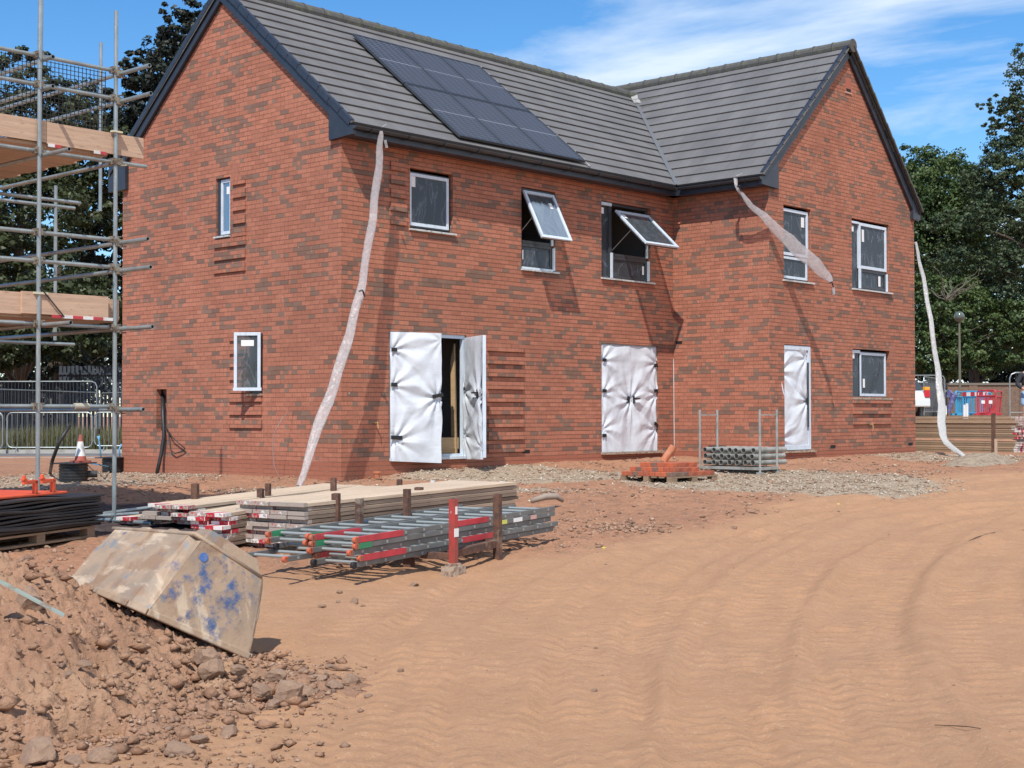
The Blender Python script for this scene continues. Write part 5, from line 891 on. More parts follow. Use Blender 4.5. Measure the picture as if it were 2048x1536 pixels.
for t_a, t_b, hh in ((.02, .27, .115), (.40, .62, .10), (.74, .96, .10)):
    mb = MB(); a0 = B2+e3*l3*t_a-nb_*.01; a1 = B2+e3*l3*t_b-nb_*.01; m0 = B2+e3*l3*(t_a+.06)+nb_*hh; m1 = B2+e3*l3*(t_b-.06)+nb_*hh
    a0, a1, m0, m1 = [p-e1*.0 for p in (a0, a1, m0, m1)]; sh_ = e1*.06; a0, a1, m0, m1 = [p+e1*.07 for p in (a0, a1, m0, m1)]
    q0 = [a0, a1, m1+sh_, m0+sh_]; q1 = [p+e1*(l1-.08) for p in (a0, a1)]+[p+e1*(l1-.14) for p in (m1, m0)]
    mb.add(q0+q1, [(0, 1, 2, 3), (7, 6, 5, 4), (0, 3, 7, 4), (3, 2, 6, 7), (2, 1, 5, 6), (1, 0, 4, 5)]); obj('skid_channel', mb, tubm, tb, bevel=.012)
mb = MB(); nf = np.cross(R1-R2, B2-R2); nf /= np.linalg.norm(nf); nf = nf if nf@fwd < 0 else -nf; c_ = lp_(lp_(B2, B1, .22), lp_(R2, R1, .22), .17)
mb.lathe(c_+nf*.002, [(.03, 0), (.03, .012), (.0, .012)], 16, 0, tuple(nf)); obj('plug', mb, mat('blue_plug', (.05, .13, .36), .5, noise=((.25, .22, .2), 30, 5, .5, .65, one)), tb)
# ------------------------------------------------------------------ soil heap
def rbf_fit(P, z):
    P = np.array(P, float); n = len(P); r = np.hypot(P[:, None, 0]-P[None, :, 0], P[:, None, 1]-P[None, :, 1]); K_ = np.where(r > 0, r*r*np.log(r+1e-9), 0)+np.eye(n)*.02; A_ = np.block([[K_, np.c_[np.ones(n), P]], [np.c_[np.ones(n), P].T, np.zeros((3, 3))]]); return P, np.linalg.solve(A_, np.r_[z, 0, 0, 0])
HP = [(0, 1120, 8.6), (70, 1140, 8.6), (130, 1172, 8.65), (165, 1222, 8.6), (265, 1262, 8.6), (380, 1300, 8.75), (500, 1335, 8.95), (0, 1200, 8.1), (120, 1260, 8.05), (250, 1320, 8.15), (400, 1350, 8.45), (0, 1330, 7.6), (150, 1400, 7.5), (300, 1430, 7.7), (0, 1440, 7.2), (0, 1540, 6.85), (200, 1530, 7.05), (-200, 1110, 8.5), (-200, 1300, 7.5), (-200, 1500, 6.8), (-300, 1120, 8.5), (430, 1420, 8.0), (620, 1370, 8.6), (-100, 1640, 6.4), (150, 1640, 6.6)]
hp = [atd(*q) for q in HP]; pz = [(dv(p[0], p[1])[0], dv(p[0], p[1])[1]) for p in hp]; hz = [p[2] for p in hp]
for d, v in ((9.9, -1.6), (10.4, -2.6), (10.6, -3.4), (10.6, -4.5), (7.9, -1.35), (7.4, -1.5), (7.0, -1.7), (6.6, -1.9), (9.2, -.9), (8.7, -.8), (8.2, -1.0), (6.0, -2.2), (5.4, -3)): x_, y_ = from_dv(d, v); pz.append((d, v)); hz.append(float(ground_base(x_, y_))-.05)
RP, RC = rbf_fit(pz, np.array(hz))
def rbf_eval(d, v): r = np.hypot(d[:, None]-RP[None, :, 0], v[:, None]-RP[None, :, 1]); return (np.where(r > 0, r*r*np.log(r+1e-9), 0))@RC[:len(RP)]+RC[-3]+RC[-2]*d+RC[-1]*v
hd_, hv_ = np.arange(5.6, 10.7, .0125), np.arange(-4.9, -.55, .0125); HD, HV = np.meshgrid(hd_, hv_, indexing='ij'); fd, fv = HD.ravel(), HV.ravel(); hx = CC[0]+fh[0]*fd+rt[0]*fv; hy = CC[1]+fh[1]*fd+rt[1]*fv
def heap_z(fd, fv, hx, hy, detail=True):
    z = rbf_eval(fd, fv); g0 = ground_full(hx, hy); on = sst(-.02, .12, z-g0)
    if detail:
        c = np.abs(fbm(hx*3.2, hy*3.2, 4, 51)); z = z+on*(-.075+.30*(.16-c) + fbm(hx*8, hy*8, 4, 52, .6)*.14 + np.abs(fbm(hx*14, hy*14, 3, 58, .6))*.12 + fbm(hx*34, hy*34, 3, 53, .6)*.036)
        pr_ = np.maximum(0, fbm(hx*5.5, hy*5.5, 3, 57)-.08)*.5; z = z+on*pr_*.35
        for (px_, py_, dd, r_, dep) in ((178, 1400, 7.42, .15, .26), (128, 1330, 7.6, .07, .07), (20, 1430, 7.0, .12, .10), (232, 1392, 7.55, .05, .05)):
            q = atd(px_, py_, dd); rr = np.hypot(hx-q[0], (hy-q[1])); z = z-dep*np.exp(-(rr/r_)**4)
    return np.where(z < g0+.0, g0-.10, z)
hz_ = heap_z(fd, fv, hx, hy); nn1, nn2 = HD.shape; idx = np.arange(nn1*nn2).reshape(nn1, nn2); F = np.stack([idx[:-1, :-1], idx[1:, :-1], idx[1:, 1:], idx[:-1, 1:]], -1).reshape(-1, 4)[:, ::-1]
gg = ground_full(hx, hy); keep = (hz_ > gg-.02)[F].any(1); F = F[keep]; used = np.unique(F); rm = -np.ones(len(hx), int); rm[used] = np.arange(len(used)); base = np.array((*from_dv(7.8, -2.8), -.5))
soil = mat('heap_soil', (.375, .215, .135), .95, noise=[((.265, .148, .094), 2.2, 7, .42, .62, one), ((.43, .265, .165), 1.1, 6, .5, .68, one), ((.42, .30, .22), 40, 4, .62, .75, one), ((.21, .125, .085), 12, 6, .58, .72, one)], bump=(45, .9, .02, one)); soil.node_tree.nodes['Principled BSDF'].inputs['Specular IOR Level'].default_value = .12
o = npmesh('soil_heap', np.stack([hx, hy, hz_], 1)[used]-base, rm[F], soil, None, True); o.location = base; tag(o, 'heap of loose reddish brown soil and rubble in the near left corner', 'soil heap')
# ------------------------------------------------------------------ rocks
def rock_mesh(seed, sub=2, flat=.7, rough=.28):
    import bmesh
    bm = bmesh.new(); bmesh.ops.create_icosphere(bm, subdivisions=sub, radius=1); r = random.Random(seed); pl_ = [(Vector((r.uniform(-1, 1), r.uniform(-1, 1), r.uniform(-1, 1))).normalized(), r.uniform(.55, .85)) for _ in range(9)]
    for v in bm.verts:
        for n, d in pl_:
            k = v.co.dot(n)
            if k > d: v.co -= n*(k-d)
        v.co *= 1+r.uniform(-.05, .05); v.co.z *= flat
    me = bpy.data.meshes.new('rock'); bm.to_mesh(me); bm.free(); return me
RK = [rock_mesh(s, 3, f_) for s, f_ in ((1, .75), (2, .6), (3, .8), (4, .5), (5, .7), (6, .35))]
for me in RK: me.materials.append(M_['stone'])
rocks = [(415, 1305, 8.7, .055, 'pale rounded rock at the foot of the tub'), (475, 1340, 8.7, .035, 'small brown rock right below the tub corner'), (700, 1358, 8.55, .038, 'dark rock at the tip of the rubble spill'), (640, 1352, 8.6, .055, 'broad flat rock in the rubble spill beyond the heap'), (668, 1375, 8.4, .04, 'buff rock at the near side of the rubble spill'), (610, 1345, 8.75, .03, 'small rock at the back of the rubble spill'), (555, 1335, 8.7, .05, 'angular rock between the tub and the rubble spill'), (575, 1372, 8.4, .065, 'large angular rock in the middle of the spill'), (520, 1368, 8.4, .04, 'brown angular rock left of the large angular one'), (615, 1388, 8.3, .045, 'wedge shaped rock at the near edge of the spill'),
    (660, 1330, 8.8, .025, 'small dark rock on the far side of the spill'), (545, 1395, 8.2, .035, 'rock on the near slope of the spill'), (60, 1175, 8.2, .055, 'smooth pinkish rock high on the soil heap'), (168, 1312, 7.85, .035, 'pale stone on the heap above the hollow'), (140, 1338, 7.7, .03, 'buff stone on the heap left of the hollow'), (355, 1508, 7.15, .06, 'flat slab of rock at the bottom edge of the picture'), (200, 1515, 7.0, .05, 'grey rock low on the heap near the bottom edge'), (150, 1525, 6.95, .03, 'small rock at the bottom left beside the grey one'), (400, 1478, 7.4, .03, 'pale rock at the near foot of the heap'), (455, 1455, 7.6, .035, 'brown rock at the near foot of the heap, further right'), (75, 1460, 7.0, .085, 'big boulder half buried in the lower left of the heap'), (425, 1320, 8.55, .06, 'brown rock tucked under the pale one by the tub'),
    (800, 1330, 8.6, .014, 'tiny stone alone on the sand right of the spill'), (738, 1392, 8.2, .018, 'small pale pebble just beyond the tip of the spill'), (1187, 1380, 8.5, .022, 'dark flat pebble alone on the tyre marked sand'), (1192, 1297, 9.6, .014, 'cream pebble on the tyre marked sand'), (645, 1212, 11.0, .035, 'dark lump of soil below the ladder shadows'), (708, 1200, 11.2, .04, 'pale and dark stone below the ladder shadows'), (726, 1213, 11.0, .02, 'small brown stone beside the pale and dark one'), (678, 1204, 11.1, .022, 'dark stone chip between the lumps below the ladders'), (828, 1168, 11.9, .04, 'rounded stone below the red rack post'), (680, 1180, 11.7, .03, 'pale stone at the edge of the ladder shadows'), (1468, 1045, 16, .03, 'dark stone at the edge of the sandy road')]
for k, (x, y, d, r_, lab) in enumerate(rocks):
    p = atd(x, y, d); dd, vv = dv(p[0], p[1]); g0 = gz(p[0], p[1]); 
    zh = float(heap_z(np.array([float(dd)]), np.array([float(vv)]), np.array([p[0]]), np.array([p[1]]), False)[0]); z = max(g0, zh)
    if x > 590: q = ray(x, y); zz0 = g0; p = atZ(x, y, g0); p = atZ(x, y, gz(p[0], p[1])); z = gz(p[0], p[1])
    o = link('rock', RK[3 if 'flat slab' in lab or 'flat pebble' in lab else k % 5]); o.location = (p[0], p[1], z+r_*.28); s_ = r_*(1.75 if 'spill' in lab or 'rock' in lab and x < 700 else 1.15); o.scale = (s_*random.uniform(.9, 1.3), s_*random.uniform(.8, 1.1), s_*random.uniform(.75, 1.05)); o.rotation_euler = (random.uniform(-.3, .3), random.uniform(-.3, .3), random.uniform(0, 6)); tag(o, lab, 'rock', 'larger rocks lying about')
def scatter(name, n, sampler, zf, r0, r1, m, kind='stuff', seed=1):
    rg = np.random.default_rng(seed); tv = np.array([(1, 0, 0), (-1, 0, 0), (0, 1, 0), (0, -1, 0), (0, 0, 1), (0, 0, -1)], float); tf = np.array([(0, 2, 4), (2, 1, 4), (1, 3, 4), (3, 0, 4), (2, 0, 5), (1, 2, 5), (3, 1, 5), (0, 3, 5)])
    P = sampler(rg, n); n = len(P); z = zf(P[:, 0], P[:, 1]); r = r0*(r1/r0)**(rg.random(n)**2.2)
    a = rg.random((n, 3))*2*PI; ca_, sa_ = np.cos(a), np.sin(a); Vv = tv[None]*(rg.uniform(.6, 1.25, (n, 6, 1)))*np.stack([rg.uniform(.8, 1.3, n), rg.uniform(.6, 1.1, n), rg.uniform(.45, .8, n)], 1)[:, None, :]
    x, y, w_ = Vv[..., 0], Vv[..., 1], Vv[..., 2]; y, w_ = y*ca_[:, :1]*1-w_*sa_[:, :1]*.5, y*sa_[:, :1]*.5+w_*ca_[:, :1]; x, y = x*ca_[:, 2:]-y*sa_[:, 2:], x*sa_[:, 2:]+y*ca_[:, 2:]
    Vv = np.stack([x, y, w_], -1)*r[:, None, None]+np.stack([P[:, 0], P[:, 1], z+r*.25], 1)[:, None, :]
    F_ = (tf[None]+np.arange(n)[:, None, None]*6).reshape(-1, 3); o = npmesh(name, Vv.reshape(-1, 3), F_, m); return o
def samp_heap(rg, n):
    d = rg.uniform(6.3, 9.6, n*3); v = rg.uniform(-4.2, -.75, n*3); x = CC[0]+fh[0]*d+rt[0]*v; y = CC[1]+fh[1]*d+rt[1]*v; z = rbf_eval(d, v); g0 = ground_base(x, y); dl = z-g0; k = (dl > -.22)&((dl > .02) | (rg.random(n*3) < np.exp(dl*16)*.5)); pr_ = np.where(dl < .25, 1, .45)*(.45+.4*sst(-3.2, -1.8, v))*sst(-.75, -1.2, v); k &= rg.random(n*3) < pr_; return np.stack([x[k], y[k]], 1)[:n]
def hzf(x, y): d, v = dv(x, y); return np.maximum(heap_z(d, v, x, y), ground_full(x, y))
o = scatter('soil_clods', 1500, samp_heap, hzf, .012, .075, soil, seed=33); tag(o, 'broken soil clods half buried in the near left heap', 'soil', kind='stuff')
o = scatter('rubble', 7000, samp_heap, hzf, .004, .030, M_['rubble'], seed=3); tag(o, 'loose clods and chips of stone scattered over the soil heap', 'rubble', kind='stuff')
def samp_mask(lo, hi, vlo, vhi, f):
    def s(rg, n):
        out = []
        for _ in range(30):
            d = rg.uniform(lo, hi, n); v = rg.uniform(vlo, vhi, n); x = CC[0]+fh[0]*d+rt[0]*v; y = CC[1]+fh[1]*d+rt[1]*v; k = rg.random(n) < f(x, y); ins = ((x > -.02)&(y > -.02)) | ((x > 8.9)&(y > -2.32)); k &= ~ins; out.append(np.stack([x[k], y[k]], 1))
            if sum(len(q) for q in out) > n: break
        return np.concatenate(out)[:n]
    return s
o = scatter('gravel', 26000, samp_mask(13, 33, -9, 11, lambda x, y: gravel_mask(x, y)*(1-black_mask(x, y))*(.25+.75*(vn(x*2, y*2, 77) > .4))), lambda x, y: ground_full(x, y), .006, .040, M_['gravel'], seed=5); tag(o, 'patches of pale gravel round the foot of the house', 'gravel', kind='stuff')
o = scatter('soil_clods', 9000, samp_mask(11, 30, -9, 11, lambda x, y: (1-sand_mask(x, y))*(1-black_mask(x, y))*(.1+.9*(vn(x*1.3, y*1.3, 71) > .55))), lambda x, y: ground_full(x, y), .008, .055, M_['rubble'], seed=6); tag(o, 'clods of red soil on the rough ground before the house', 'soil', kind='stuff')
o = scatter('pebbles', 1800, samp_mask(6, 24, -3, 9, lambda x, y: sand_mask(x, y)*(vn(x*.7, y*.7, 73) > .5)*.9+.05), lambda x, y: ground_full(x, y)-.002, .003, .012, M_['rubble'], seed=8); tag(o, 'tiny pebbles on the sandy road', 'pebbles', kind='stuff')
for x, y, c, lab in ((1208, 1098, (.50, .40, .06), 'tiny yellow scrap lying on the sand beyond the ladders'), (1677, 1010, (.48, .40, .10), 'yellow scrap at the edge of the gravel patch'), (1060, 1003, (.6, .55, .4), 'crumpled cream wrapper behind the ladder ends')):
    p = atZ(x, y, 0); p = atZ(x, y, gz(p[0], p[1])); p = atZ(x, y, gz(p[0], p[1])); mb = MB(); mb.add([p+np.array(q)*.55 for q in ((-.04, -.03, .01), (.05, -.02, .03), (.04, .03, .012), (0, .0, .04), (-.04, .03, .03))], [(0, 1, 3), (1, 2, 3), (2, 4, 3), (4, 0, 3), (0, 4, 2, 1)]); o = obj('litter', mb, mat('scrap_%d' % x, c, .5)); tag(o, lab, 'litter')
for pts, lab in (([(1870, 1450), (1900, 1451), (1935, 1453), (1962, 1457)], 'thin dark twig lying on the sand at the lower right'), ([(1938, 1082), (1955, 1074), (1985, 1066), (2015, 1063), (2050, 1060)], 'thin dark string lying on the sand near the right edge')):
    P_ = []
    for x, y in pts: p = atZ(x, y, -.5 if y > 1300 else -.33); p = atZ(x, y, gz(p[0], p[1])+.006); P_.append(atZ(x, y, gz(p[0], p[1])+.006))
    mb = MB(); mb.tube(P_, .0028 if pts[0][1] > 1300 else .006, 6); o = obj('twig' if pts[0][1] > 1300 else 'string', mb, mat('dark_twig', (.10, .06, .04), .9)); tag(o, lab, 'twig' if pts[0][1] > 1300 else 'string')
hs_ = atZ(1240, 1055, -.2)
def samp_spot(rg, n): return np.stack([hs_[0]+rg.normal(size=n)*.35, hs_[1]+rg.normal(size=n)*.22], 1)
o = scatter('soil_clods', 420, samp_spot, lambda x, y: ground_full(x, y), .01, .05, M_['rubble'], seed=12); tag(o, 'dark crumbly clods beyond the far ends of the ladders', 'soil', kind='stuff')
# pale metal strip on the heap
mb = MB(); a_, b_ = atd(-30, 1148, 7.9), atd(128, 1232, 8.0); mb.bar(a_, b_, .035, .012); mb.bar(a_+np.array((0, 0, .008)), b_+np.array((0, 0, .008)), .012, .014); o = obj('metal_strip', mb, mat('pale_strip', (.36, .42, .38), .5, .3, noise=((.3, .2, .14), 12, 5, .5, .65, one))); tag(o, 'pale greenish metal strip lying on the soil heap', 'metal strip')
mb = MB(); a_ = atZ(1100, 1004, -.05); mb.tube([a_+(-.25, .1, .02), a_+(-.1, 0, .07), a_+(.12, 0, .07), a_+(.2, -.05, .0)], [.03, .042, .042, .02], 12); o = obj('pipe_offcut', mb, mat('dusty_pipe', (.30, .24, .19), .8), smooth=True); tag(o, 'dusty pipe offcut half buried behind the far ends of the ladders', 'pipe')
# terracotta pot and crate bits near the wall
pp = atZ(754, 957, .04); t_ = thing('plant_pot', 'small terracotta pot by the wall below the house corner', 'pot', (pp[0], pp[1], gz(pp[0], pp[1]))); mb = MB(); mb.lathe((pp[0], pp[1], gz(pp[0], pp[1])-.01), [(.04, 0), (.055, .11), (.066, .11), (.066, .14), (.055, .14), (.05, .10)], 18); obj('body', mb, M_['terracotta'], t_, smooth=False)
# ------------------------------------------------------------------ brick pallet
bo = np.array((2.82, -4.42)); bz = gz(3.3, -3.9)-.045; pallet('low wooden pallet of loose bricks', (bo[0], bo[1]), .0, 1.22, 1.0, bz)
brick_m = [mat('brick_red%d' % k, c, .85, noise=[((c[0]*.7, c[1]*.7, c[2]*.7), 12, 5, .45, .65, one), ((.5, .3, .2), 30, 4, .62, .72, one)], bump=(40, .5, .005, one)) for k, c in enumerate(((.50, .125, .055), (.44, .11, .05), (.38, .10, .05), (.20, .12, .085)))]
bme = []
for m_ in brick_m:
    mb = MB(); mb.box((0, 0, .0325), (.215, .1025, .065)); o = obj('brick', mb, m_); bme.append(o.data); bpy.data.objects.remove(o)
def add_brick(x, y, z, rz, lab):
    o = link('brick', random.choice(bme+bme[:3])); o.location = (x, y, z); o.rotation_euler = (0, 0, rz); o.modifiers.new('bevel', 'BEVEL').width = .003; tag(o, lab, 'brick', 'loose red bricks on the pallet')
for r_ in range(9):
    for c in range(5): add_brick(bo[0]+.12+c*.232+random.uniform(-.006, .006), bo[1]+.06+r_*.11+random.uniform(-.004, .004), bz+.123, random.uniform(-.04, .04), 'red brick, bottom layer on pallet, %s row back, %s from left' % (ORD[r_], ORD[c]))
for r_ in range(8):
    for c in range(4):
        if r_ < 2 and c == 3: continue
        add_brick(bo[0]+.30+c*.225+random.uniform(-.01, .01), bo[1]+.14+r_*.108, bz+.189, random.uniform(-.06, .06), 'red brick, middle layer on pallet, %s row back, %s from left' % (ORD[r_], ORD[c]))
for r_ in range(6):
    for c in range(3): add_brick(bo[0]+.50+c*.224+random.uniform(-.01, .01), bo[1]+.32+r_*.107, bz+.255, random.uniform(-.05, .05), 'red brick, top layer on pallet, %s row back, %s from left' % (ORD[r_], ORD[c]))
mb = MB(); a_ = np.array((bo[0]+.75, bo[1]+.72, bz+.33)); mb.tube([a_, a_+rt*.17+Z_*.24], .06, 18, hollow=True); o = obj('clay_pipe', mb, M_['terracotta'], smooth=False); tag(o, 'short salmon coloured pipe leaning on the pile of bricks', 'pipe')
# ------------------------------------------------------------------ stillage rack with tubes
k0 = atZ(1520, 950, .035); rk = thing('stillage_rack', 'galvanised stillage rack holding short scaffold tubes by the wing wall', 'rack', (k0[0], k0[1], .03))
x0, y0 = k0[0], k0[1]; y1 = atX(1400, 930, x0)[1]; x1 = atY(1554, 940, y0)[0]; zt = CC[2]+(829.5-820)/CF*24.8
for (x, y) in ((x0, y0), (x0, y1), (x1, y0), (x1, y1)): mb = MB(); mb.tube([(x, y, .03), (x, y, zt)], .021, 10); mb.box((x, y, .055), (.09, .09, .05)); obj('post', mb, M_['galvw'], rk)
mb = MB()
for y in (y0, y1): mb.bar((x0, y, zt-.09), (x1, y, zt-.09), .016, .02); mb.bar((x0, y, .14), (x1, y, .14), .05, .05)
for x in (x0, x1): mb.bar((x, y0, .14), (x, y1, .14), .05, .05)
obj('rail', mb, M_['galvw'], rk)
nT = 7; dy = (y1-y0-.1)/nT; tp = None
for l in range(3):
    for c in range(nT):
        p = (x0-.02+random.uniform(-.04, .03), y0+.05+dy*(c+.5), 0.235+l*.105+random.uniform(-.004, .004))
        if tp is None:
            tp = thing('scaffold_tube', '', 'tube'); mb = MB(); mb.tube([(0, 0, 0), (1.0, 0, 0)], .046, 14, hollow=True); obj_local('tube', mb, M_['galvw'], tp, smooth=False); mb = MB(); mb.box((.05, .045, 0), (.06, .03, .05)); mb.bb(-.008, .0, -.02, .02, -.02, .02); obj_local('fitting', mb, M_['black'], tp); o = tp
        else: o = copy_tree(tp)
        o.location = p; tag(o, 'grey steel tube in the stillage rack, %s row up, %s from the right' % (ORD[l], ORD[c]), 'tube', 'short tubes in the stillage rack')
pb = atZ(1427, 925, .12); t_ = thing('bucket', 'black rubber bucket behind the stillage rack against the wing wall', 'bucket', (pb[0]-.3, pb[1]-.3, .13)); mb = MB(); mb.lathe((pb[0]-.3, pb[1]-.3, .13), [(.11, 0), (.16, .30), (.175, .30), (.175, .33), (.15, .33), (.13, .1)], 20); obj('body', mb, M_['black'], t_)
# ------------------------------------------------------------------ left middle ground: chambers, cone, ropes
def chamber(label, x, y, s=1.):
    z = gz(x, y); t_ = thing('inspection_chamber', label, 'inspection chamber', (x, y, z)); mb = MB()
    prof = []
    for k in range(6): prof += [(.225*s, k*.047*s-.02), (.225*s, k*.047*s+.012), (.212*s, k*.047*s+.014), (.212*s, k*.047*s+.025)]
    mb.lathe((x, y, z), prof, 28); mb.tube([(x+.15, y-.1, z+.1), (x+.3, y-.2, z+.1)], .055, 12, hollow=True); obj('riser', mb, M_['black'], t_); mb = MB(); R = np.array([(math.cos(.5), math.sin(.5), 0), (-math.sin(.5), math.cos(.5), 0), (0, 0, 1)]).T; mb.box((x, y, z+.275*s), (.56, .5, .018), R); obj('cover_board', mb, M_['black'], t_, bevel=.004); return z+.284*s
c1 = atZ(147, 966, -.0); zc1 = chamber('black ribbed inspection chamber with a cone on its cover', c1[0], c1[1]); c2 = atZ(228, 946, -.03); zc2 = chamber('black inspection chamber half hidden behind the gable corner', c2[0], c2[1])
def cone(label, x, y, z, s=1.0, cm=None, wm=None):
    t_ = thing('traffic_cone', label, 'traffic cone', (x, y, z)); mb = MB(); mb.box((x, y, z+.015*s), (.24*s, .24*s, .03*s)); mb.lathe((x, y, z+.03*s), [(.095*s, 0), (.08*s, .07*s)], 20); mb.lathe((x, y, z+.33*s), [(.042*s, 0), (.025*s, .11*s), (.018*s, .11*s)], 16); obj('body', mb, cm or mat('cone_red', (.40, .09, .06), .6, noise=((.25, .1, .08), 9, 5, .45, .65, one)), t_); mb = MB(); mb.lathe((x, y, z+.10*s), [(.08*s, 0), (.042*s, .23*s)], 20); obj('sleeve', mb, wm or M_['white'], t_); return t_
cone('red and white traffic cone standing on the chamber cover', c1[0]+.12, c1[1]+.0, zc1, 1.0)
mb = MB(); mb.tube([atZ(99, 952, -.02), atd(105, 920, 22.3), atd(118, 885, 22.2), atd(140, 850, 22.3)], .028, 10, hollow=False); o = obj('service_pipe', mb, M_['black'], smooth=True); tag(o, 'black water pipe curving up out of the ground by the scaffold', 'pipe')
mb = MB(); mb.tube([atd(240, 915, 26.4), atd(238, 900, 26.4), atd(243, 888, 26.4)], .014, 8); o = obj('blue_pipe', mb, M_['rope'], smooth=True); tag(o, 'thin blue water pipe standing right beside the gable corner', 'pipe')
mb = MB(); mb.tube([atd(202, 915, 26), atd(200, 895, 26), atd(198, 880, 26), atd(197, 872, 26)], [.012, .014, .014, .03], 8); o = obj('blue_pipe', mb, M_['rope'], smooth=True); tag(o, 'blue water pipe with a black cap standing behind the scaffold pole', 'pipe'); mb = MB(); q = atd(197, 868, 26); mb.lathe(q, [(.03, 0), (.03, .09), (.02, .09)], 12); obj('cap', mb, M_['black'], o)
mb = MB(); mb.tube([atZ(172, 925, .02), atd(200, 930, 23), atZ(225, 935, .0)], .012, 8); o = obj('blue_rope', mb, M_['rope'], smooth=True); tag(o, 'pale blue rope trailing between the two chambers', 'rope')
# road, kerb and pavement behind
def strip(name, d0, d1, z, m, v0=-60, v1=-4.6, th=.02):
    mb = MB(); c = [from_dv(d0, v0), from_dv(d0, v1*.9), from_dv(d1, v1), from_dv(d1, v0)]; mb.prism([(p[0], p[1], z-.3) for p in c], (0, 0, .3)); o = obj(name, mb, m); tag(o, kind='structure'); return o
strip('pavement', 33.0, 38.5, -.13, M_['pave'], v1=-9.2); strip('kerb', 38.5, 38.75, -.06, M_['kerb'], v1=-10.8); strip('road', 38.75, 46, -.15, M_['tarmac'], v1=-11.1); strip('kerb', 46, 46.3, -.03, M_['kerb'], v1=-13.2)
# crowd barriers
def barrier(label, px0, px1, d, ytop=823, ybot=893):
    x0, x1 = atd(px0, 900, d), atd(px1, 900, d); a_ = np.array((x0[0], x0[1], 0)); b_ = np.array((x1[0], x1[1], 0)); u = (b_-a_)/np.linalg.norm(b_-a_); W_ = np.linalg.norm(b_-a_); zt_, zb_ = CC[2]+(829.5-ytop)/CF*d, CC[2]+(829.5-ybot)/CF*d; g0 = zb_-.13
    t_ = thing('crowd_barrier', label, 'crowd barrier', (a_[0], a_[1], g0), 0, 'steel crowd barriers along the road'); r = .16; P = lambda s, z: a_+u*s+Z_*z; pts = []
    for cx0, cz0, a0 in ((r, zt_-r, PI/2), (W_-r, zt_-r, 0), (W_-r, zb_+r, -PI/2), (r, zb_+r, -PI)):
        for k in range(5): an = a0+(PI/2)*(1-k/4) if True else 0; pts.append(P(cx0+r*math.cos(an), cz0+r*math.sin(an)))
    pts.append(pts[0]); mb = MB(); mb.tube(pts, .021, 8); obj('frame', mb, M_['galv'], t_, smooth=False)
    mb = MB(); n = 17
    for k in range(1, n): s = W_*k/n; mb.tube([P(s, zb_+.01), P(s, zt_-.01)], .007, 6)
    obj('bars', mb, M_['galvd'], t_)
    for s in (.3, W_-.45): mb = MB(); nn_ = np.cross(u, Z_); mb.bar(P(s, zb_)-nn_*.0, P(s, g0)+nn_*.3+u*.06, .03, .03); mb.bar(P(s, zb_), P(s, g0)-nn_*.3-u*.06, .03, .03); obj('foot', mb, M_['galv'], t_)
barrier('steel crowd barrier seen whole behind the front scaffold pole', 14, 184, 44.0); barrier('steel crowd barrier cut off by the left edge of the photo', -160, 5, 44.0, 823, 896); barrier('steel crowd barrier partly hidden by the house corner', 189, 350, 44.3, 823, 890)
def mesh_panel(label, p0, p1, z0, z1, grp, pitch_=.12):
    p0, p1 = np.array(p0, float), np.array(p1, float); a_ = np.array((p0[0], p0[1], 0)); b_ = np.array((p1[0], p1[1], 0)); u = (b_-a_)/np.linalg.norm(b_-a_); W_ = np.linalg.norm(b_-a_); t_ = thing('mesh_fence_panel', label, 'fence panel', (a_[0], a_[1], z0), 0, grp); P = lambda s, z: a_+u*s+Z_*z
    r = .18; pts = [P(0, z0), P(0, z1-r), P(r*.3, z1-r*.3), P(r, z1), P(W_-r, z1), P(W_-r*.3, z1-r*.3), P(W_, z1-r), P(W_, z0)]; mb = MB(); mb.tube(pts, .021, 8); mb.tube([P(0, z0+.15), P(W_, z0+.15)], .015, 6); obj('frame', mb, M_['galv'], t_); mb = MB(); s = pitch_
    while s < W_: mb.bar(P(s, z0+.15), P(s, z1), .004, .004); s += pitch_
    obj('mesh', mb, M_['galvd'], t_); return t_
g1 = 'steel mesh fence panels behind the barriers'
mesh_panel('mesh fence panel with its level top above the barriers', atd(-60, 900, 50), atd(193, 900, 50), -.1, CC[2]+(829.5-761)/CF*50, g1); mesh_panel('lower mesh fence panel with its top rising to the right', atd(-90, 900, 43), atd(197, 900, 52.5), -.1, 1.9, g1); mesh_panel('mesh fence panel running behind the house corner', atd(200, 900, 52.5), atd(420, 900, 47), -.1, 1.88, g1)
# grass verge (stuff)
rg = np.random.default_rng(9); n = 15000; d = rg.uniform(46.4, 51, n); v = rg.uniform(-19, -12, n); x = CC[0]+fh[0]*d+rt[0]*v; y = CC[1]+fh[1]*d+rt[1]*v; hgt = rg.uniform(.25, .75, n)*(1+.7*(vn(x*1.1, y*1.1, 3)-.3)); an = rg.random(n)*2*PI; lean = rg.uniform(-.25, .25, (n, 2)); wd = rg.uniform(.012, .03, n)
B0 = np.stack([x-np.cos(an)*wd, y-np.sin(an)*wd, np.full(n, -.12)], 1); B1_ = np.stack([x+np.cos(an)*wd, y+np.sin(an)*wd, np.full(n, -.12)], 1); T_ = np.stack([x+lean[:, 0]*hgt, y+lean[:, 1]*hgt, hgt-.12], 1)
o = npmesh('grass', np.stack([B0, B1_, T_], 1).reshape(-1, 3), np.arange(n*3).reshape(-1, 3), M_['grass']); tag(o, 'tall dry grass and weeds behind the crowd barriers', 'grass', kind='stuff')
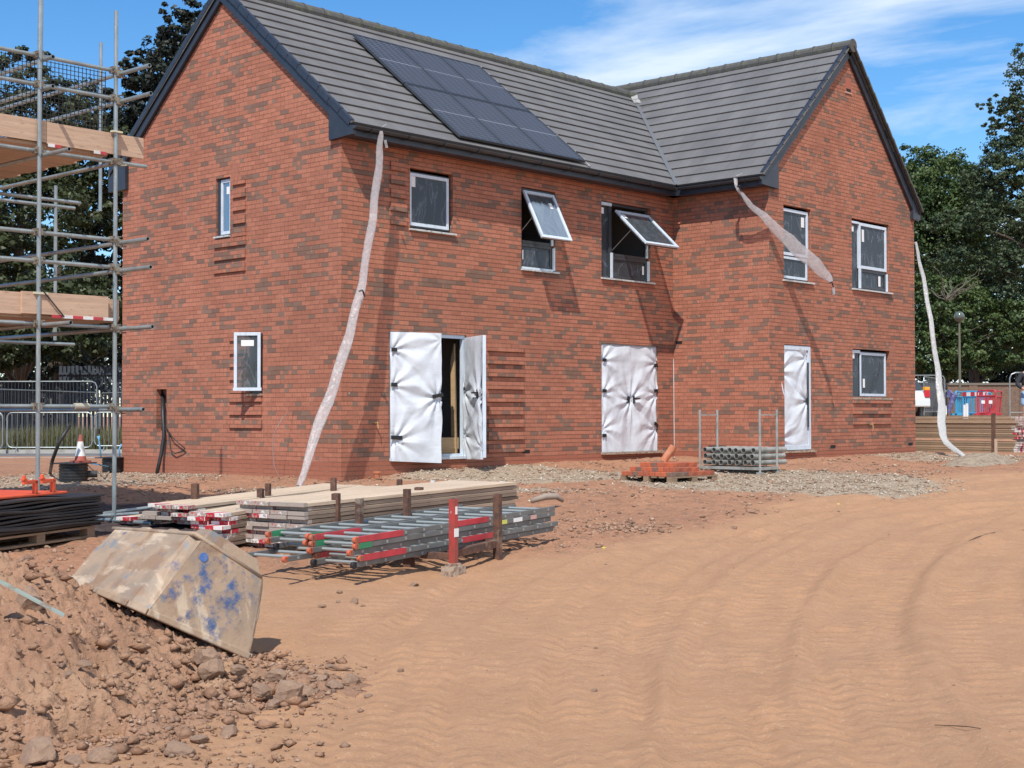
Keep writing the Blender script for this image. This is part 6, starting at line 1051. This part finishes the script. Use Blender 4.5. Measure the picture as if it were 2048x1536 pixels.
# dark board fence behind
def board_fence(label, px0, px1, d0, d1, zt_, m, gap, bw, cat='fence'):
    a_, b_ = atd(px0, 850, d0), atd(px1, 850, d1); a_[2] = b_[2] = 0; u = (b_-a_); W_ = np.linalg.norm(u); u /= W_; t_ = thing('board_fence', label, cat, (a_[0], a_[1], -.1)); mb = MB(); s = 0; k = 0; nn_ = np.cross(u, Z_); R = np.array([u, nn_, (0, 0, 1)]).T
    while s < W_: mb.box(a_+u*(s+bw/2)+Z_*((zt_-.1)/2+random.uniform(-.02, .02))+nn_*(.012*(k % 2)), (bw, .02, zt_+.1), R); s += bw+gap; k += 1
    obj('boards', mb, m, t_); mb = MB(); [mb.bar(a_+Z_*z+nn_*.05, b_+Z_*z+nn_*.05, .05, .08) for z in (.4, zt_-.3)]; obj('rail', mb, m, t_)
board_fence('dark close boarded fence under the trees on the left', -260, 150, 52.5, 53, 2.3, M_['fencewood'], .01, .12); board_fence('grey blue railing fence beyond the dark boards', 118, 420, 56, 56, 3.0, M_['fencegrey'], .05, .11)
# ------------------------------------------------------------------ trees
def tree(name, label, base, trunk_h, blobs, nleaf, ls, m, group, seed, trunk_r=.25, cards=1, droop=0):
    """blobs: (x,y,z,rx,ry,rz) relative to base"""
    rg = np.random.default_rng(seed); base = np.array(base, float); t_ = thing(name, label, 'tree', base, 0, group); vol = np.array([b[3]*b[4]*b[5] for b in blobs])**.7; cnt = (vol/vol.sum()*nleaf).astype(int); PS, NS = [], []
    for b, c in zip(blobs, cnt):
        ncl = max(6, int(c/ (34))); dirs = rg.normal(size=(ncl, 3)); dirs /= np.linalg.norm(dirs, axis=1)[:, None]; rad = rg.uniform(.62, 1.06, ncl)*(1+.0*rg.random(ncl)); cc = dirs*rad[:, None]*np.array(b[3:6])+np.array(b[:3])
        cr = rg.uniform(.18, .42, ncl)*min(b[3:6])*.75; k = rg.integers(0, ncl, c); off = rg.normal(size=(c, 3)); off /= np.linalg.norm(off, axis=1)[:, None]; off *= rg.random((c, 1))**.5; off[:, 2] *= .55; p = cc[k]+off*cr[k][:, None]; PS.append(p); nn_ = off*.5+dirs[k]*.3+rg.normal(size=(c, 3))*.45+np.array((0, 0, .5)); NS.append(nn_)
    P = np.concatenate(PS); N = np.concatenate(NS); N /= np.linalg.norm(N, axis=1)[:, None]; n = len(P); a = rg.normal(size=(n, 3)); U_ = np.cross(N, a); U_ /= np.linalg.norm(U_, axis=1)[:, None]; W_ = np.cross(N, U_); sz = (ls*rg.uniform(.55, 1.25, n))[:, None]; bend = N*sz*.25
    Vt = np.stack([P-U_*sz*.5-bend*droop, P-W_*sz*.36+bend, P+U_*sz*.62-bend*droop, P+W_*sz*.36+bend], 1).reshape(-1, 3)
    npmesh('crown', Vt, np.arange(n*4).reshape(-1, 4), m, t_)
    mb = MB(); top = max(b[2] for b in blobs); mb.tube([(0, 0, -.3), (.05, 0, trunk_h*.5), (-.05, .1, trunk_h), (0, 0, max(trunk_h+.5, top*.72))], [trunk_r*1.25, trunk_r, trunk_r*.75, trunk_r*.25], 10)
    for b in blobs: h0 = max(trunk_h*.5, b[2]-.9*b[5]-1.0); mb.tube([(0, 0, h0), (b[0]*.45, b[1]*.45, h0+(b[2]-h0)*.6), (b[0]*.85, b[1]*.85, b[2]-b[5]*.15)], [trunk_r*.35, trunk_r*.2, trunk_r*.05], 7)
    o = obj_local('trunk', mb, M_['bark'], t_); return t_
def blob_at(base, px, py, d, rx, rz, ry=None):
    p = atd(px, py, d)-np.array(base); return (p[0], p[1], p[2], rx, ry or rx, rz)
gl = 'trees along the road on the left'
def tree_px(name, label, pxb, d, specs_, nleaf, ls, m, group, seed, tr=.25, th=3.0, droop=0):
    b = atd(pxb, 830, d); b[2] = -.1; bl = [blob_at(b, x, y, d+dd, rx, rz) for x, y, dd, rx, rz in specs_]; return tree(name, label, b, th, bl, nleaf, ls, m, group, seed, tr, droop=droop)
tree_px('maple_tree', 'large dark maple filling the space behind the scaffold', 40, 60, [(-60, 330, 0, 3.6, 3.6), (60, 260, 1, 2.6, 2.6), (130, 210, -1, 1.5, 1.3), (20, 420, -3, 3.4, 2.2), (150, 330, 2, 2.4, 2.4), (60, 560, -3, 3.0, 1.9), (200, 410, 1, 1.8, 1.8), (-120, 600, -1, 3.5, 2.6), (110, 640, -8, 2.2, 1.5), (20, 650, -8, 2.6, 1.5), (180, 620, -7, 2.0, 1.6), (-90, 640, -8, 3, 1.6), (60, 690, -9, 2.2, .7), (40, 160, 0, 1.6, 1.4)], 46000, .22, M_['leaf'], gl, 11, .35)
tree_px('maple_tree', 'tall dark purplish maple rising behind the gable', 300, 64, [(330, 200, 0, 1.9, 2.2), (360, 110, 1, 1.5, 1.9), (335, 60, 0, .6, 1.1), (290, 150, -1, 1.3, 1.0), (250, 250, 0, 1.6, 1.4), (420, 240, 2, 2.6, 3.0), (230, 330, 1, 2.0, 2.0), (205, 480, 0, 1.5, 1.5), (230, 610, -1, 1.8, 1.7), (390, 40, 1, .9, 1.0)], 27000, .23, M_['leafpurple'], gl, 12, .3)
tree_px('maple_tree', 'shadowed tree low behind the others at the fence', 120, 72, [(40, 640, 0, 4, 2.5), (180, 600, 1, 2.4, 2.2), (220, 700, 0, 2.6, 1.6), (-80, 520, 0, 4, 4), (200, 250, 2, 1.8, 2), (60, 720, -3, 3.5, 1.2)], 16000, .26, M_['leafpurple'], gl, 13, .3)
gr_ = 'trees behind the far wall on the right'
tree_px('bushy_tree', 'rounded mid green tree just right of the wing gable', 1880, 92, [(1870, 370, 0, 2.8, 2.3), (1835, 345, 1, 2.2, 1.8), (1905, 360, 2, 1.9, 1.8), (1880, 470, -2, 4.2, 3.2), (1930, 420, 1, 2.4, 2.2), (1790, 440, 3, 3.2, 3.2), (1880, 400, 2, 3.0, 2.4)], 42000, .20, M_['leafmid'], gr_, 21, .3, 4)
tree_px('cedar_tree', 'tall cedar with layered branches at the right edge', 2090, 86, [(2090, 130, 0, 2.4, 1.6), (2070, 200, 0, 2.2, 1.0), (2010, 215, -2, 1.5, .75), (2040, 260, 1, 2.0, 1.0), (1985, 250, 0, .8, .45), (2090, 330, 1, 4.2, 1.6), (2000, 350, -1, 2.2, 1.2), (1960, 370, 1, 1.2, .9), (2010, 430, -3, 3.0, .9), (1930, 445, -3, 2.4, .8), (2050, 530, -3, 3.2, 1.2), (1960, 520, -2, 3.0, 1.1), (2100, 440, 0, 3.5, 1.5), (2000, 600, -2, 3.0, 1.3), (2060, 300, 0, 2.8, 1.6), (2090, 230, 1, 2.6, 1.8), (2020, 390, 0, 2.6, 1.4)], 62000, .165, M_['leafcedar'], gr_, 22, .45, 6)
tree_px('shade_tree', 'dark tree in the gap below the cedar branches', 1950, 96, [(1900, 520, 0, 4, 3), (1980, 480, 1, 4, 3.4), (2060, 560, 0, 4.2, 3.2), (1850, 560, -1, 3, 3.5), (1960, 640, -2, 4.6, 2.6), (2070, 680, -1, 3.6, 2.4)], 36000, .25, M_['leafcedar'], gr_, 23, .4, 5)
tree_px('bramble_bush', 'tangled bushes hanging over the far brick wall', 1900, 80, [(1860, 700, 0, 2.2, 1.7), (1930, 720, 1, 2.3, 1.2), (1900, 620, 2, 2.4, 2.0), (2000, 700, 1, 2.0, 1.2), (2050, 640, 2, 2.4, 1.6), (1990, 640, -1, 1.2, .5), (2010, 665, -2, 1.0, .35), (1850, 610, 0, 1.6, 1.6)], 24000, .20, M_['leafmid'], gr_, 24, .15, 2)
tree_px('hedge_bush', 'wide dark bush closing the gap low behind the far wall', 1960, 104, [(1840, 760, 0, 4, 2.2), (1920, 750, 0, 4, 2.4), (2000, 760, 1, 4, 2.2), (2090, 750, 0, 4, 2.4), (1880, 700, 2, 4, 3), (2040, 700, 2, 4, 3)], 17000, .3, M_['leafpurple'], gr_, 31, .2, 1)
tree_px('hedge_bush', 'wide dark bush closing the gap behind the fence on the left', 120, 84, [(-120, 740, 0, 4.5, 3), (-20, 730, 0, 4, 3), (80, 740, 1, 4, 3), (170, 730, 0, 3.6, 3), (250, 740, 0, 3.6, 3), (30, 640, 2, 5, 4), (200, 640, 2, 5, 4)], 20000, .3, M_['leafpurple'], gl, 32, .2, 1)
mb = MB(); r_ = random.Random(4); b0 = atd(1893, 600, 76.5)
for k in range(16):
    p = np.array(b0); pts = [p.copy()]; dr = np.array((r_.uniform(-1, 1), r_.uniform(-1, 1), r_.uniform(.2, 1)))
    for j in range(5): p = p+dr*.38+np.array((r_.uniform(-.2, .2), r_.uniform(-.2, .2), r_.uniform(-.15, .2))); pts.append(p.copy())
    mb.tube(pts, [.035, .03, .025, .02, .014, .008], 6)
o = obj('dead_branches', mb, mat('bleached_twigs', (.13, .115, .085), .9)); tag(o, 'bare dead branches in front of the dark trees on the right', 'dead tree')
# ------------------------------------------------------------------ right background
def wall_far():
    a_, b_ = atd(1895, 830, 74), atd(2300, 830, 74); a_[2] = b_[2] = 0; u = b_-a_; W_ = np.linalg.norm(u); u /= W_; nn_ = np.cross(u, Z_); R = np.array([u, nn_, (0, 0, 1)]).T; t_ = thing('brick_garden_wall', 'long old brown brick wall with a coping below the trees', 'wall', (a_[0], a_[1], .9)); z1 = CC[2]+(829.5-772)/CF*74
    mb = MB(); mb.box((a_+b_)/2+Z_*(z1/2+.3), (W_, .25, z1-.6), R); obj('brickwork', mb, M_['farbrick'], t_)
    for k in range(4): mb = MB(); mb.box(a_+u*(W_*(k+.5)/4)-nn_*.0+Z_*(z1/2+.3), (.45, .34, z1-.6), R); obj('pier', mb, M_['farbrick'], t_)
    mb = MB(); mb.box((a_+b_)/2+Z_*(z1+.06), (W_, .38, .11), R); obj('coping', mb, M_['coping'], t_)
wall_far()
p = atd(1920, 800, 66); t_ = thing('street_lamp', 'slim lamp post with a round globe head in front of the trees', 'street lamp', (p[0], p[1], 1.0)); zt_ = CC[2]+(829.5-642)/CF*66; mb = MB(); mb.tube([(p[0], p[1], .8), (p[0], p[1], 2.2), (p[0], p[1], zt_)], [.075, .06, .045], 10); obj('post', mb, M_['lamppost'], t_); mb = MB(); R0 = .235; mb.lathe((p[0], p[1], zt_+.18), [(R0*math.sin(PI*k/12)+.001, -R0*math.cos(PI*k/12)) for k in range(13)], 24); obj('globe', mb, M_['lamp'], t_, smooth=True); mb = MB(); mb.lathe((p[0], p[1], zt_-.08), [(.06, 0), (.09, .06), (.06, .08)], 14); obj('collar', mb, M_['lamppost'], t_)
# plastic chapter barriers
def plastic_barrier(label, px0, px1, d0, d1, m, cat='barrier', stripe=False, tilt=0, zt_=None, group='plastic pedestrian barriers by the far wall'):
    a_, b_ = atd(px0, 832, d0), atd(px1, 832, d1); zg = CC[2]+(829.5-832)/CF*((d0+d1)/2); a_[2] = b_[2] = zg; u = b_-a_; W_ = np.linalg.norm(u); u /= W_; nn_ = np.cross(u, Z_); t_ = thing('plastic_barrier', label, cat, (a_[0], a_[1], zg), 0, group); H = 1.0; mb = MB(); P = lambda s, z, e=0: a_+u*s+Z_*z+nn_*(e+z*tilt)
    mb.tube([P(0, .08), P(0, H-.08), P(.08, H), P(W_-.08, H), P(W_, H-.08), P(W_, .08), P(0, .08)], .035, 8); mb.tube([P(0, H*.78), P(W_, H*.78)], .03, 8)
    for k in range(1, 9): s = W_*k/9; mb.tube([P(s, .08), P(s, H*.78)], .02, 6)
    obj('frame', mb, m, t_); mb = MB()
    for s in (.15, W_-.25): mb.box(P(s, .04), (.1, .5, .08), np.array([u, nn_, Z_]).T)
    obj('foot', mb, m, t_)
    if stripe:
        mb = MB(); n = stripe
        for k in range(n): mb.box(P(W_*(k+.5)/n, H*.89, -.0), (W_/n, .07, .17), np.array([u, nn_, Z_]).T, k % 2)
        obj('striped_board', mb, [M_['redplastic'], M_['white']], t_)
    return t_
plastic_barrier('blue plastic barrier standing edge on, leftmost of the group', 1912, 1934, 60, 64, M_['blueplastic']); plastic_barrier('blue plastic barrier behind the striped board', 1916, 1982, 63, 63, M_['blueplastic'], tilt=.08); plastic_barrier('blue plastic barrier with a red and white board along its top', 1926, 1976, 61, 60, M_['blueplastic'], stripe=6)
plastic_barrier('red plastic barrier with white reflectors, front one', 1955, 1992, 58.5, 57.5, M_['redplastic']); plastic_barrier('red plastic barrier leaning behind the front red one', 1966, 1998, 59.5, 60.5, M_['redplastic'], tilt=.15)
for k, (x, lab) in enumerate(((1966, 'left white reflector plate hung on the red barrier'), (1981, 'right white reflector plate hung on the red barrier'))): q = atd(x, 804, 57.6); mb = MB(); mb.bar(q-rt*.07, q+rt*.07, .03, .13); o = obj('reflector', mb, M_['white']); tag(o, lab, 'reflector')
for k, (x, yt, lab) in enumerate(((1929, 811, 'left of two white plastic marker pipes by the barriers'), (1934, 808, 'right and taller of two white marker pipes by the barriers'))): q = atd(x, 834, 50+k); zt_ = CC[2]+(829.5-yt)/CF*50; mb = MB(); mb.tube([(q[0], q[1], .6), (q[0], q[1], zt_)], .05, 12); o = obj('marker_pipe', mb, M_['white']); tag(o, lab, 'pipe')
q = atd(1897, 800, 60); mb = MB(); mb.tube([q+Z_*.1, q+Z_*.32+rt*.05, q+Z_*.2+rt*.2, q-Z_*.25+rt*.08, q-Z_*.55], [.1, .16, .16, .1, .07], 10); o = obj('rolled_banner', mb, mat('purple_plastic', (.11, .11, .25), .5, noise=((.3, .32, .45), 6, 5, .5, .65, one))); tag(o, 'crumpled purple plastic roll propped beside the blue barriers', 'plastic roll')
g2 = 'steel fence panels on the right'
mesh_panel('mesh fence panel with dark sheeting beside the wing', atd(1790, 830, 60), atd(1890, 830, 60), 1.0, CC[2]+(829.5-752)/CF*60, g2); mesh_panel('mesh fence panel at the right edge of the photo', atd(2020, 830, 44), atd(2140, 830, 44), .95, CC[2]+(829.5-747)/CF*44, g2, .2); mesh_panel('narrow fence panel in front of the dark sheeting', atd(1848, 830, 57), atd(1887, 830, 62), 1.0, CC[2]+(829.5-757)/CF*59, g2)
mb = MB(); a_, b_ = atd(1800, 830, 61), atd(1892, 830, 61); mb.prism([(a_[0], a_[1], .95), (b_[0], b_[1], .95), (b_[0], b_[1], 2.35), (a_[0], a_[1], 2.45)], (.04, .04, 0)); o = obj('debris_netting', mb, mat('dark_netting', (.035, .036, .037), .85, noise=((.08, .078, .072), 3, 6, .5, .7, one))); tag(o, 'dark netting sheet hung along the fence beside the wing', 'netting')
cone('dark rubber cone foot in front of the white car', *(lambda q: (q[0], q[1], .93))(atd(1843, 832, 45)), .75, M_['black'], M_['black'])
# white car
def car():
    c0 = atd(1862, 832, 55); rz = math.atan2(fh[1], fh[0])+.35
    t_ = thing('parked_car', 'white car parked behind the house, only its rear corner showing', 'car', (c0[0], c0[1], .98), rz); ux = lambda *a: a
    prof = [(0, .35), (0, .62), (.10, .88), (.35, 1.0), (.62, 1.42), (2.4, 1.45), (3.1, .98), (4.0, .86), (4.2, .6), (4.2, .3)]
    mb = MB(); n = len(prof); ins = [0, 0, .02, .06, .22, .22, .1, .05, .04, .0]; Vt = [(x, .0+i, z) for (x, z), i in zip(prof, ins)]+[(x, 1.72-i, z) for (x, z), i in zip(prof, ins)]
    mb.add(Vt, [tuple(range(n)), tuple(range(2*n-1, n-1, -1))]+[(i, n+i, n+(i+1) % n, (i+1) % n) for i in range(n)]); obj_local('body', mb, M_['carwhite'], t_, bevel=.05)
    mb = MB(); mb.add([(.30, .12, 1.0), (.60, .24, 1.38), (.60, 1.48, 1.38), (.30, 1.6, 1.0)], [(0, 1, 2, 3)]); [mb.add([(.7, s, 1.38), (2.35, s, 1.4), (2.95, s2, 1.0), (.5, s2, 1.02)], [(0, 1, 2, 3)]) for s, s2 in ((.185, .05), (1.535, 1.67))]
    for v_i in range(len(mb.v)): x_, y_, z_ = mb.v[v_i]; mb.v[v_i] = (x_-.012, y_+(.012 if y_ > .86 else -.012), z_+.012)
    obj_local('window', mb, M_['carglass'], t_)
    for y in (.04, 1.46): mb = MB(); mb.bb(-.02, .12, y, y+.22, .72, .98); hl = obj_local('rear_light', mb, M_['lensred'], t_, bevel=.02); m2 = MB(); m2.bb(-.01, .16, y, y+.22, .985, 1.12); o_ = obj_local('indicator', m2, M_['lensamber'], hl, bevel=.02)
    for x in (.75, 3.35):
        for y in (.0, 1.55): mb = MB(); mb.tube([(x, y, .32), (x, y+.2, .32)], .32, 20); wv = obj_local('wheel', mb, M_['tyre'], t_); m2 = MB(); m2.tube([(x, y-.01, .32), (x, y+.21, .32)], .2, 16); obj_local('rim', m2, M_['galv'], wv)
car()
# timber stack on the right with striped ends
Ta = atd(2036, 868, 33.8); Tl = atd(1775, 868, 36.5); trz = math.atan2((Tl-Ta)[1], (Tl-Ta)[0]); tlen = float(np.hypot(*(Tl-Ta)[:2])); tu = np.array((math.cos(trz), math.sin(trz), 0)); ts_ = np.array((-math.sin(trz), math.cos(trz), 0)); ts_ = ts_ if ts_@fwd > 0 else -ts_
protT = {}
zz_ = CC[2]+(829.5-912)/CF*34; ztop = CC[2]+(829.5-834)/CF*34; nl = 17; hh = (ztop-zz_)/nl
for l in range(nl):
    if l in (6, ): continue
    z = zz_+l*hh
    for c in range(2):
        key = 's'
        if key not in protT:
            o = thing('timber_board', '', 'timber board'); mb = MB(); mb.bb(0, tlen, -.001, .30, 0, hh*.82); obj_local('board', mb, M_['sheetwood'], o); mb = MB(); mb.bb(-.004, .09, -.003, .302, .002, hh*.82+.002); obj_local('end_band', mb, M_['stripe'], o); protT[key] = o
        else: o = copy_tree(protT[key])
        p = Ta+ts_*(c*.31+random.uniform(0, .03)*(c == 0))+tu*random.uniform(-.05, .09); flip = (np.cross(tu, ts_)[2] < 0); o.location = (p[0], p[1], z); o.rotation_euler = (0, 0, trz); 
        if flip: o.scale = (1, -1, 1)
        tag(o, 'long timber board right of the wing, %s layer up, %s row' % (ORD[l] if l < 16 else 'topmost', 'front' if c == 0 else 'back'), 'timber board', 'long boards stacked right of the wing')
q = atd(1987, 890, 33.5); t_ = thing('steel_post', 'dark rusty post against the timber stack on the right', 'post', (q[0], q[1], .2)); mb = MB(); mb.box((q[0], q[1], .62), (.075, .075, .9), None); obj('shaft', mb, M_['rust'], t_)
q = atd(1992, 905, 32.6); t_ = thing('timber_stake', 'short pale wooden stake before the timber stack', 'stake', (q[0], q[1], .1)); mb = MB(); mb.box((q[0], q[1], .28), (.05, .05, .42)); obj('shaft', mb, M_['boardtop'], t_)
gm = atZ(1965, 924, .14); nnn = 60; th = np.linspace(0, 2*PI, nnn); mb = MB(); rr_ = np.linspace(0, 1, 9)
Vt = [(gm[0]+1.5*r*math.cos(a)*(1), gm[1]+.6*r*math.sin(a), gz(gm[0], gm[1])-.03+.24*math.cos(r*PI/2)**1.4+.02*float(fbm(np.array([r*5*math.cos(a)]), np.array([r*5*math.sin(a)]), 3, 5)[0])*5*(1-r)) for r in rr_ for a in th[:-1]]; m_ = nnn-1
mb.add(Vt, [(i*m_+j, i*m_+(j+1) % m_, (i+1)*m_+(j+1) % m_, (i+1)*m_+j) for i in range(8) for j in range(m_)]); o = obj('gravel_mound', mb, mat('mound_gravel', (.34, .27, .19), .95, noise=[((.22, .16, .11), 9, 6, .42, .62, one), ((.45, .38, .3), 30, 4, .58, .7, one)], bump=(30, .9, .03, one)), smooth=True); tag(o, 'small mound of pale gravel in front of the timber stack', 'gravel mound')
# ------------------------------------------------------------------ person at the right edge
def skin_fig(name, pts, edges, radii, m, parent, root=0, sub=2):
    me = bpy.data.meshes.new(name); me.from_pydata(pts, edges, []); o = link(name, me, parent); me.materials.append(m); sk = o.modifiers.new('skin', 'SKIN'); sk.use_smooth_shade = True
    for i, r in enumerate(radii): me.skin_vertices[0].data[i].radius = r; me.skin_vertices[0].data[i].use_root = (i == root)
    s = o.modifiers.new('sub', 'SUBSURF'); s.levels = sub; s.render_levels = sub; return o
def person():
    q = atd(2056, 830, 36.6); g0 = CC[2]+(829.5-783)/CF*36.6-1.02; z0 = gz(q[0], q[1]); z0 = g0
    t_ = thing('person', 'person in dark top and pale blue shorts at the right edge, mostly out of frame', 'person', (q[0], q[1], z0), math.atan2(rt[1], rt[0])+.3)
    Pp = [(0, 0, .95), (0, .01, 1.12), (0, .02, 1.30), (0, .02, 1.45), (0, .0, 1.53), (0, -.02, 1.60), (-.1, 0, .90), (-.11, -.03, .50), (-.12, .02, .10), (.1, 0, .90), (.12, .05, .50), (.12, .06, .10), (-.18, .02, 1.43), (-.30, .04, 1.18), (-.24, -.18, 1.05), (.18, .02, 1.43), (.29, .03, 1.16), (.24, -.16, 1.02), (-.12, -.14, .04), (.12, -.1, .04), (-.20, -.26, 1.04), (.20, -.24, 1.0)]
    E_ = [(0, 1), (1, 2), (2, 3), (3, 4), (4, 5), (0, 6), (6, 7), (7, 8), (0, 9), (9, 10), (10, 11), (3, 12), (12, 13), (13, 14), (3, 15), (15, 16), (16, 17), (8, 18), (11, 19), (14, 20), (17, 21)]
    Rr = [(.15, .11), (.13, .10), (.15, .11), (.13, .09), (.055, .055), (.055, .055), (.085, .085), (.055, .055), (.038, .038), (.085, .085), (.055, .055), (.038, .038), (.06, .06), (.042, .042), (.03, .03), (.06, .06), (.042, .042), (.03, .03), (.035, .03), (.035, .03), (.03, .018), (.03, .018)]
    skin_fig('body', Pp, E_, Rr, M_['skin'], t_)
    mb = MB(); mb.lathe((0, -.03, 1.58), [(.001, 0), (.05, .01), (.072, .07), (.08, .13), (.078, .18), (.055, .23), (.001, .25)], 18); mb.add([(-.012, -.105, 1.69), (.012, -.105, 1.69), (0, -.135, 1.67), (0, -.105, 1.72)], [(0, 1, 2), (0, 2, 3), (1, 3, 2)]); hd = obj_local('head', mb, M_['skin'], t_, smooth=True); mb = MB(); mb.lathe((0, -.01, 1.69), [(.086, .0), (.09, .05), (.075, .11), (.04, .15), (.001, .16)], 18); obj_local('hair', mb, M_['hair'], t_, smooth=True)
    skin_fig('shorts', [(0, 0, .97), (-.1, 0, .88), (-.115, -.01, .60), (.1, 0, .88), (.12, .03, .60), (0, 0, 1.06)], [(0, 1), (1, 2), (0, 3), (3, 4), (0, 5)], [(.17, .13), (.11, .11), (.095, .095), (.11, .11), (.095, .095), (.155, .115)], M_['shorts'], t_)
    skin_fig('jacket', [(0, .01, 1.08), (0, .02, 1.28), (0, .02, 1.44), (-.18, .02, 1.43), (-.30, .04, 1.18), (-.25, -.14, 1.07), (.18, .02, 1.43), (.29, .03, 1.16), (.25, -.13, 1.04)], [(0, 1), (1, 2), (2, 3), (3, 4), (4, 5), (2, 6), (6, 7), (7, 8)], [(.165, .125), (.17, .125), (.13, .10), (.08, .08), (.06, .06), (.05, .05), (.08, .08), (.06, .06), (.05, .05)], M_['jacket'], t_)
person()
